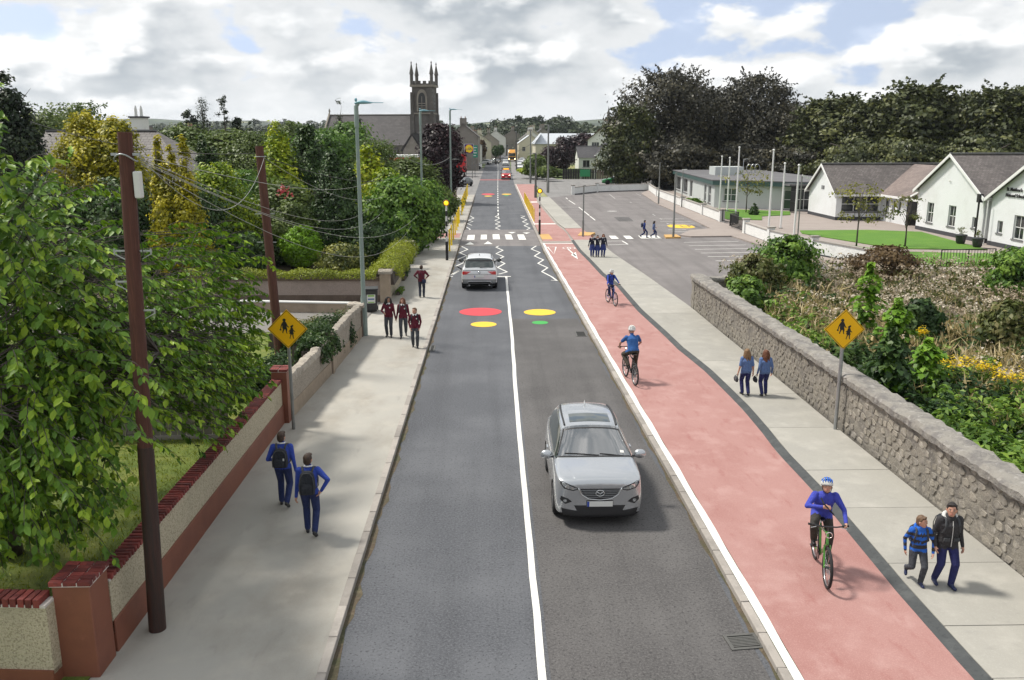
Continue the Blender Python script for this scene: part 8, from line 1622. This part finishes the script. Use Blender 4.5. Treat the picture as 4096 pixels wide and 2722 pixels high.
def backpack(p, label, main='bag_black', trim='bag_grey', w=.15, hgt_=.40, logo=False):
    o = empty('backpack', p['loc'], R(p['rz']), label, 'backpack', 'school backpacks'); o.scale = (p['k'],)*3; P, u, fw = p['P'], p['u'], p['fw']; X = Vector((1, 0, 0)); c = P+u*.22-fw*.205
    rings = []
    for t, rw, rd in ((-.5, .80, .55), (-.47, .95, .85), (-.2, 1.05, 1.1), (.1, 1.0, .95), (.35, .88, .72), (.47, .62, .5), (.5, .4, .3)):
        rings.append([c+u*hgt_*t+X*w*rw*math.copysign(abs(math.cos(a))**.6, math.cos(a))+fw*.095*rd*math.copysign(abs(math.sin(a))**.6, math.sin(a)) for a in np.linspace(0, 2*math.pi, 21)[:-1]])
    MB().loft(rings).build('pack', 'cloth_'+main, o, smooth=True, angle=50)
    b_ = [(c+u*hgt_*t-fw*(.10*q)+X*w*s_) for t, q, s_ in ((-.40, 1.08, -.9), (-.05, 1.1, -.95), (.28, .84, -.8), (.42, .66, -.45), (.44, .62, 0), (.42, .66, .45), (.28, .84, .8), (-.05, 1.1, .95), (-.40, 1.08, .9))]; MB().tube(b_, .009, 6).build('zip_piping', 'cloth_'+trim, o, smooth=True)
    rings = [[c+u*hgt_*t-fw*(.085+.03*rd)+X*w*.72*rw*math.cos(a)+fw*.03*rd*math.sin(a) for a in np.linspace(0, 2*math.pi, 17)[:-1]] for t, rw, rd in ((-.42, .8, .5), (-.36, 1, 1), (-.1, .95, 1), (.0, .7, .4))]; MB().loft(rings).build('front_pocket', 'cloth_'+main, o, smooth=True, angle=50)
    for sx in (-1, 1):
        a0 = P+u*.37-fw*.145+X*sx*.075; sh = P+u*.475+X*sx*.105; MB().tube([a0-u*.02, P+u*.44-fw*.10+X*sx*.09, sh-fw*.015, P+u*.44+fw*.09+X*sx*.115, P+u*.33+fw*.135+X*sx*.125, P+u*.2+fw*.115+X*sx*.155, P+u*.10-fw*.02+X*sx*.175, c-u*.15+X*sx*.12], [.02, .024, .026, .024, .022, .018, .012, .01], 8, flat=.45).build('strap', 'cloth_'+trim, o, smooth=True)
    MB().tube([P+u*.40-fw*.15-X*.035, P+u*.44-fw*.17, P+u*.40-fw*.15+X*.035], .009, 6).build('handle', 'cloth_'+trim, o)
    if logo: MB().obox(c+X*w*.6-fw*.118, (.03, .01, .05)).build('logo', 'cloth_white_cloth', o)
def walk(fr, bk, side='L', up=.16): # stride: front foot flat, rear heel lifted
    a, b = (-.085, fr, .085, 0), (.085, -bk, up, -35)
    return (a, b) if side == 'L' else ((-.085, -bk, up, -35), (.085, fr, .085, 0))
UNI = dict(top='royal_blue', bottom='trouser_navy', collar=True, bulk=1.06, hem=-.05)
p = person('schoolboy in blue jumper and navy trousers with black backpack, nearest the cream wall', Go(657, 1166, PZ), 2, 1.64, walk(.10, .20, 'L', .17), ((-.25, .16, .98), (.27, .0, .77)), (0, 0, .91), 3, (12, 0), hair=('short', 'brown'), face=True, elbow=((-.3, -1, -.1), (.4, -.9, 0)), **UNI); backpack(p, 'black backpack with grey straps on the schoolboy nearest the cream wall', logo=True)
p = person('schoolboy in blue jumper with right elbow out, black backpack, nearest the kerb', Go(718, 1232, PZ), 4, 1.66, walk(.12, .14, 'L', .13), ((-.26, .03, .76), (.24, -.05, .93)), (0, 0, .915), 3, (14, -2), hair=('short', 'brown'), elbow=((-.3, -1, 0), (1, -.35, .1)), **UNI); backpack(p, 'dark tapered backpack on the schoolboy with elbow out', 'bag_black', 'bag_grey', .145, .46)
MAR = dict(top='maroon', bottom='grey_trouser', collar=True, tie=True, crest=True, bulk=1.06, hem=-.09)
p = person('girl with long dark curly hair in maroon jumper walking towards the camera', Go(897, 776, PZ), 178, 1.58, ((-.09, .06, .085, 0), (.09, -.04, .085, 0)), ((-.27, .04, .80), (.16, .22, 1.02)), (0, 0, .92), 2, (-28, -4), hair=('curly', 'dark'), skin='skin_tan', female=True, vox=.0115, elbow=((-.3, -1, 0), (.7, -.8, -.3)), **MAR)
p = person('girl with long auburn hair in maroon jumper walking between two classmates', Go(930, 777, PZ), 183, 1.57, walk(.20, .22, 'R', .17), ((-.25, .05, .79), (.27, -.02, .78)), (0, 0, .90), 2, (20, -4), hair=('long', 'auburn'), female=True, vox=.0115, **MAR); backpack(p, 'black backpack on the auburn-haired girl in maroon')
p = person('boy in maroon jumper with hands in pockets walking beside the kerb', Go(957, 801, PZ), 184, 1.50, walk(.10, .10, 'L', .10), ((-.19, .08, .84), (.19, .08, .84)), (0, 0, .91), 2, (32, -12), hair=('short', 'light'), kid=.4, vox=.0115, elbow=((-.6, -1, 0), (.6, -1, 0)), **MAR); backpack(p, 'dark grey backpack on the boy in maroon with hands in pockets', 'bag_grey', 'bag_black')
p = person('person in maroon shirt and dark jeans walking away past the driveway pillar', Go(972, 686, PZ), 0, 1.58, ((-.09, .02, .085, 0), (.09, .08, .085, 0)), ((-.24, .20, .98), (.24, .20, .98)), (0, 0, .92), 2, (0, -6), 'maroon', 'dark_jeans', hair=('short', 'brown'), collar=True, bulk=1.1, hem=-.10, vox=.0115, elbow=((-1, -.6, -.2), (1, -.6, -.2)), group='people on the pavements')
b = empty('shoulder_bag', p['loc'], 0, 'dark shoulder bag slung across the person in maroon shirt', 'bag'); b.scale = (p['k'],)*3
MB().box(.04, .24, -.22, -.12, .78, .95).build('pouch', 'cloth_bag_navy', b, bevel=.02); MB().tube([(.2, -.15, .94), (.06, -.145, 1.15), (-.07, -.12, 1.36), (-.10, .0, 1.415), (-.05, .125, 1.30), (.15, .12, 1.05), (.24, -.05, .93)], .012, 6, flat=.5).build('strap', 'cloth_bag_navy', b)
p = person('girl with long fair-brown hair in pale denim top nearest the red track, walking away', Go(1716, 911, CZ), 3, 1.42, ((-.07, .08, .085, 0), (.08, -.10, .10, -15)), ((-.28, .02, .80), (.25, .02, .80)), (0, 0, .91), 2, (12, -3), 'denim', 'indigo', 'shoe_black', ('long', 'fair'), female=True, bulk=1.2, hem=-.12, kid=.5, sleeve=.65, group='people on the pavements')
p2 = person('girl with long reddish fair hair in denim top beside the stone wall, walking away', Go(1759, 912, CZ), 2, 1.40, ((-.09, -.08, .10, -15), (.09, .06, .085, 0)), ((-.26, .02, .82), (.26, .06, .82)), (0, 0, .91), 2, (-14, -3), 'denim', 'indigo', 'shoe_black', ('long', 'auburn'), female=True, bulk=1.2, hem=-.12, kid=.5, group='people on the pavements')
for q, lab, sx, m_ in ((p, 'small grey handbag carried by the girl nearest the red track', -.34, 'bag_grey'), (p2, 'dark handbag carried by the girl beside the stone wall', -.33, 'bag_black')):
    b = empty('handbag', q['loc'], R(q['rz']), lab, 'handbag', 'handbags'); b.scale = (q['k'],)*3; MB().loft([[(sx-.035, -.10, .50), (sx+.035, -.10, .50), (sx+.035, .14, .50), (sx-.035, .14, .50)], [(sx-.05, -.12, .60), (sx+.05, -.12, .60), (sx+.05, .16, .60), (sx-.05, .16, .60)], [(sx-.02, -.08, .70), (sx+.02, -.08, .70), (sx+.02, .12, .70), (sx-.02, .12, .70)]]).build('pouch', 'cloth_'+m_, b, bevel=.02); MB().tube([(sx, -.06, .69), (sx+.05, .0, .78), (sx, .10, .69)], .008, 6).build('handle', 'cloth_'+m_, b)
p = person('small boy in blue striped hoodie and grey trousers with black backpack', Go(2106, 1343, CZ), 172, 1.27, ((-.09, .10, .085, 0), (.11, -.26, .24, -50)), ((-.25, .20, .84), (.27, .0, .80)), (0, 0, .89), 4, (-48, -4), 'stripe_blue', 'grey_trouser', 'shoe_navy', ('short', 'light'), kid=1., bulk=1.15, hem=-.07, stripes=.072, vox=.0115, hood='cloth_stripe_blue', group='people on the pavements', elbow=((-.8, -.6, 0), (.8, -.6, 0))); backpack(p, 'black backpack on the small boy in striped hoodie')
p = person('dark-haired boy in charcoal hooded jacket and navy jeans by the stone wall', Go(2170, 1346, CZ), 178, 1.50, ((-.10, .12, .085, 0), (.12, -.08, .085, 0)), ((-.28, .03, .80), (.26, .10, .84)), (0, 0, .915), 2, (24, -6), 'charcoal', 'indigo', 'shoe_navy', ('short', 'dark'), kid=.7, bulk=1.28, hem=-.13, hood='cloth_white_cloth', group='people on the pavements'); backpack(p, 'black backpack on the dark-haired boy in charcoal jacket')
pr = p['root']; MB().tube([(0, .155, .84), (0, .165, 1.05), (0, .16, 1.22), (0, .13, 1.34)], .007, 6).build('zip', 'cloth_white_cloth', pr); MB().obox((.09, .155, .98), (.11, .02, .06)).build('pocket_flap', 'cloth_bag_grey', pr); MB().obox((-.09, .155, .98), (.11, .02, .06)).build('pocket_flap', 'cloth_bag_grey', pr)
person('driver in dark jacket behind the windscreen of the near silver SUV', (1.72, 17.75, 0), 180, 1.68, ((-.12, .70, .30, 20), (.12, .72, .30, 20)), ((-.16, .50, 1.02), (.16, .50, 1.02)), (0, -.05, .64), -6, (0, 0), 'charcoal', 'dark_jeans', hair=('short', 'brown'), vox=.014, knee=((-.1, .2, 1), (.1, .2, 1)), grip=(1, 1), group=None)
# three girls arm in arm, two children on the far crossing
for i, (px, hh, hcol, st_, lab, w_) in enumerate(((1364, 1.46, 'brown', 'tail', 'left girl of three arm in arm, navy jumper and blue skirt', ((-.50, .02, 1.36), (.28, .02, .80))), (1376, 1.40, 'dark', 'short', 'middle girl of three arm in arm, dark hair tied back', ((-.42, .0, 1.33), (.42, .0, 1.33))), (1389, 1.48, 'auburn', 'long', 'right girl of three arm in arm, reddish hair, navy jumper', ((-.28, .02, .80), (.50, .02, 1.36))))):
    person(lab, Go(px, 592, CZ), 180, hh, ((-.07, .05*(i-1), .085, 0), (.08, -.04*(i-1), .085, 0)), w_, (0, 0, .92), 2, ((-20, 0, 10)[i], 0), 'navy_jumper', 'skirt_blue', 'shoe_black', (st_, hcol), female=True, skirt='tights', collar=True, crest=True, hem=-.03, vox=.014, group='girls arm in arm')
person('boy in navy uniform with bag crossing the car park entrance', Go(1483, 548, .03), -88, 1.42, walk(.26, .28, 'R', .18), ((-.25, .12, .80), (.25, -.06, .78)), (0, 0, .87), 5, (0, 0), 'navy_blue', 'trouser_navy', hair=('short', 'dark'), vox=.014, group='children on the car park crossing')
person('girl in patterned blue top following across the car park entrance', Go(1505, 548, .03), -92, 1.36, walk(.26, .26, 'L', .18), ((-.2, .25, .95), (.25, -.06, .78)), (0, 0, .87), 5, (0, 0), 'print_blue', 'trouser_navy', hair=('long', 'dark'), female=True, hem=-.16, bulk=1.15, vox=.014, group='children on the car park crossing')
b = empty('backpack', Go(1483, 548, .03), R(-88), 'navy backpack on the boy on the car park crossing', 'backpack', 'school backpacks'); b.scale = (.835,)*3; MB().ell((0, -.20, 1.14), (.14, .10, .22), 14, 10).build('pack', 'cloth_bag_navy', b, smooth=True); MB().tube([(.1, -.14, 1.3), (.1, 0, 1.38), (.1, .12, 1.25)], .02, 6).build('strap', 'cloth_bag_navy', b)
# ------------------------------------------------------------------ bicycles and riders
mat('bike_green', (.06, .26, .02), .3, coat=.8); mat('bike_black', (.018, .018, .02), .35, coat=.5); mat('bike_blue', (.02, .06, .30), .3, coat=.8)
def bicycle(label, loc, rz, frame, sc=1., steer=0., crank=0., basket=False):
    o = empty('bicycle', loc, R(rz), label, 'bicycle', 'bicycles on the red cycle track'); o.scale = (sc,)*3; r = .345; ra, fa, bb = Vector((0, -.44, r)), Vector((0, .62, r)), Vector((0, 0, .29)); ht, hb, st_ = Vector((0, .40, .90)), Vector((0, .455, .70)), Vector((0, -.16, .80))
    def t(name, pts, rr_, m_, par=o): return MB().tube(pts, rr_, 10).build(name, m_, par, smooth=True, angle=60)
    fr = MB(); 
    for a, b_, q in ((bb, st_, .017), (bb, hb, .023), (st_-Vector((0, 0, .06)), ht-Vector((0, 0, .05)), .019), (ht, hb, .022)): fr.tube([a, b_], q, 10)
    for sx in (-1, 1): fr.tube([ra+Vector((sx*.06, 0, 0)), bb+Vector((sx*.03, -.03, 0))], .011, 8); fr.tube([ra+Vector((sx*.06, 0, 0)), st_+Vector((sx*.02, -.01, -.05))], .010, 8)
    fr.build('frame', frame, o, smooth=True, angle=60)
    stm = o; q0 = Vector((0, 0, 0))
    for sx in (-1, 1): t('fork_blade', [hb+Vector((sx*.045, 0, -.02))-q0, fa+Vector((sx*.055, 0, 0))-q0], .015, frame if sx else frame, stm)
    t('stem', [ht-q0, ht+Vector((0, .0, .08))-q0, Vector((0, .46, 1.01))-q0], .017, 'bike_black', stm)
    t('handlebar', [Vector((-.31, .41, 1.02))-q0, Vector((-.12, .46, 1.01))-q0, Vector((.12, .46, 1.01))-q0, Vector((.31, .41, 1.02))-q0], .013, 'bike_black', stm)
    for sx in (-1, 1): t('grip', [Vector((sx*.22, .435, 1.018))-q0, Vector((sx*.325, .405, 1.022))-q0], .019, 'tyre', stm); t('brake_lever', [Vector((sx*.2, .45, 1.0))-q0, Vector((sx*.29, .47, .985))-q0], .007, 'chrome', stm)
    MB().tube([(.05*math.cos(a), .53, .89+.05*math.sin(a)) for a in np.linspace(0, 2*math.pi, 14)], .008, 6).build('headlamp', 'chrome', stm)
    for nm, c, par in (('wheel', ra, o), ('wheel', fa-q0, stm)):
        w = MB(); tr = [(r, 0)]; nseg = 36; vs = []
        w.tube([c+Vector((0, (r-.025)*math.cos(a), (r-.025)*math.sin(a))) for a in np.linspace(0, 2*math.pi, nseg+1)], .026, 10, caps=False); wo = w.build(nm, 'tyre', par, smooth=True)
        MB().tube([c+Vector((0, (r-.058)*math.cos(a), (r-.058)*math.sin(a))) for a in np.linspace(0, 2*math.pi, nseg+1)], .011, 6, caps=False).build('rim', 'alloy', wo, smooth=True)
        sp = MB()
        for k in range(20): a = 2*math.pi*k/20; sp.tube([c+Vector(((-1)**k*.02, .02*math.cos(a+1), .02*math.sin(a+1))), c+Vector((0, (r-.06)*math.cos(a), (r-.06)*math.sin(a)))], .0022, 4, caps=False)
        sp.build('spokes', 'chrome', wo); MB().tube([c+Vector((-.05, 0, 0)), c+Vector((.05, 0, 0))], .022, 10).build('hub', 'bike_black', wo)
    t('seat_post', [st_, Vector((0, -.185, .90))], .014, 'chrome'); MB().loft([[(-.03, .02, .90), (.03, .02, .90), (.03, .02, .925), (-.03, .02, .925)], [(-.04, -.10, .89), (.04, -.10, .89), (.05, -.10, .93), (-.05, -.10, .93)], [(-.08, -.28, .90), (.08, -.28, .90), (.085, -.28, .95), (-.085, -.28, .95)], [(-.06, -.32, .91), (.06, -.32, .91), (.06, -.32, .95), (-.06, -.32, .95)]]).build('saddle', 'bike_black', o, bevel=.012)
    MB().tube([bb+Vector((.03, 0, 0)), bb+Vector((.045, 0, 0))], .09, 20).build('chainring', 'bike_black', o)
    for sx in (-1, 1):
        a = R(crank)+(0 if sx > 0 else math.pi); pd = bb+Vector((sx*.075, .17*math.cos(a), .17*math.sin(a))); t('crank', [bb+Vector((sx*.05, 0, 0)), pd], .012, 'chrome'); MB().obox(pd+Vector((sx*.06, 0, 0)), (.10, .09, .022)).build('pedal', 'bike_black', o)
    MB().tube([ra+Vector((.04, 0, .03)), bb+Vector((.04, 0, .085))], .005, 4).tube([ra+Vector((.04, 0, -.03)), bb+Vector((.04, 0, -.085))], .005, 4).build('chain', 'iron_dark', o)
    return o
def rider(label, loc, rz, h, sc, crank, w, **kw):
    """rider posed on the bicycle at the same place; ankles on the pedals"""
    k = h/1.7; f = sc/k; an = []
    for sx in (-1, 1):
        a = R(crank)+(0 if sx > 0 else math.pi); p_ = Vector((sx*.125, .17*math.cos(a), .29+.17*math.sin(a)))*f; an.append((p_.x, p_.y-.06, p_.z+.10, 0 if p_.z < .35 else 8))
    pel = Vector((0, -.17, .99))*f+Vector((0, 0, .035)); wr = [tuple(Vector(q)*f+Vector((0, -.06, .035))) if q is not None else None for q in w[:2]]
    wr = [w[2] if q is None else q for q in wr]
    return person(label, loc, rz, h, tuple(an), tuple(wr), tuple(pel), knee=((-.25, 1, .3), (.25, 1, .3)), group='cyclists on the red track', **kw)
hp1 = ((-.29, .41, 1.02), (.29, .41, 1.02))
l1 = Go(1922, 1353, TZ); l1 = Vector((l1.x-.03, l1.y+.62+.34*.0, TZ))
bicycle('green mountain bike ridden towards the camera in the near red track', l1, 170, 'bike_green', 1.0, 4, 80)
rider('cyclist in blue jumper and striped helmet riding a green bike one-handed', l1, 170, 1.64, 1.0, 80, (hp1[0], None, (.10, .28, 1.32)), lean=26, head=(4, -22), top='cycl_blue', bottom='olive_trouser', shoe='shoe_black', hair=('short', 'brown'), helmet=('cloth_white_cloth', 'cloth_stripe_blue'), bulk=1.12, hem=-.04, grip=(1, 0), elbow=((-.8, -.4, -.3), (1, -.3, -.2)))
b = empty('shoulder_strap', l1, R(170), 'black bag strap across the near cyclist in blue jumper', 'strap'); b.scale = (.965,)*3
MB().tube([(.12, .25, 1.475), (.08, .335, 1.40), (-.02, .33, 1.30), (-.13, .20, 1.15), (-.17, .0, 1.08), (-.05, -.1, 1.15)], .016, 8, flat=.5).build('strap', 'cloth_bag_black', b)
l2 = Go(1460, 889, TZ); l2 = Vector((l2.x-.02, l2.y+.46, TZ))
bicycle('black mountain bike seen from behind in the middle of the red track', l2, 7, 'bike_black', 1.0, -2, -70)
rider('cyclist in blue T-shirt and white helmet riding away on a black bike', l2, 7, 1.72, 1.0, -70, (hp1[0], hp1[1], None), lean=24, head=(-4, 4), top='tee_blue', bottom='brown_trouser', shoe='shoe_black', hair=('short', 'brown'), helmet=('cloth_white_shirt', 'cloth_white_cloth'), bulk=1.12, hem=-.03, sleeve=.45, grip=(1, 1), elbow=((-1, -.3, -.2), (1, -.3, -.2)))
l3 = Go(1411, 706, TZ); l3 = Vector((l3.x, l3.y+.56, TZ))
bicycle('dark blue bicycle with child rider coming down the red track', l3, 192, 'bike_blue', .92, 6, 60)
p = rider('child cyclist in blue jumper and white helmet riding towards the camera', l3, 192, 1.45, .92, 60, (hp1[0], hp1[1], None), lean=18, head=(0, 4), top='royal_blue', bottom='trouser_navy', shoe='shoe_black', hair=('short', 'dark'), helmet=('cloth_white_shirt', 'cloth_white_cloth'), bulk=1.12, hem=-.04, grip=(1, 1), kid=.8, vox=.012, elbow=((-1, -.3, -.2), (1, -.3, -.2))); backpack(p, 'navy backpack on the child cyclist with white helmet', 'bag_navy', 'bag_navy')
bpy.data.scenes.remove(TMP)
# ------------------------------------------------------------------ the air
hz_m = bpy.data.materials.new('haze'); hz_m.use_nodes = True; hn = hz_m.node_tree.nodes; hn.clear(); ho = hn.new('ShaderNodeOutputMaterial'); hv = hn.new('ShaderNodeVolumePrincipled'); hv.inputs['Color'].default_value = (.86, .92, 1, 1); hv.inputs['Density'].default_value = .00010; hv.inputs['Anisotropy'].default_value = .2; hz_m.node_tree.links.new(hv.outputs[0], ho.inputs['Volume']); MATS['haze'] = hz_m
tag(MB().box(-3600, 3600, -70, 6100, -1.2, 72).build('haze', 'haze'), 'thin pale haze over the whole scene', 'haze', kind='stuff')
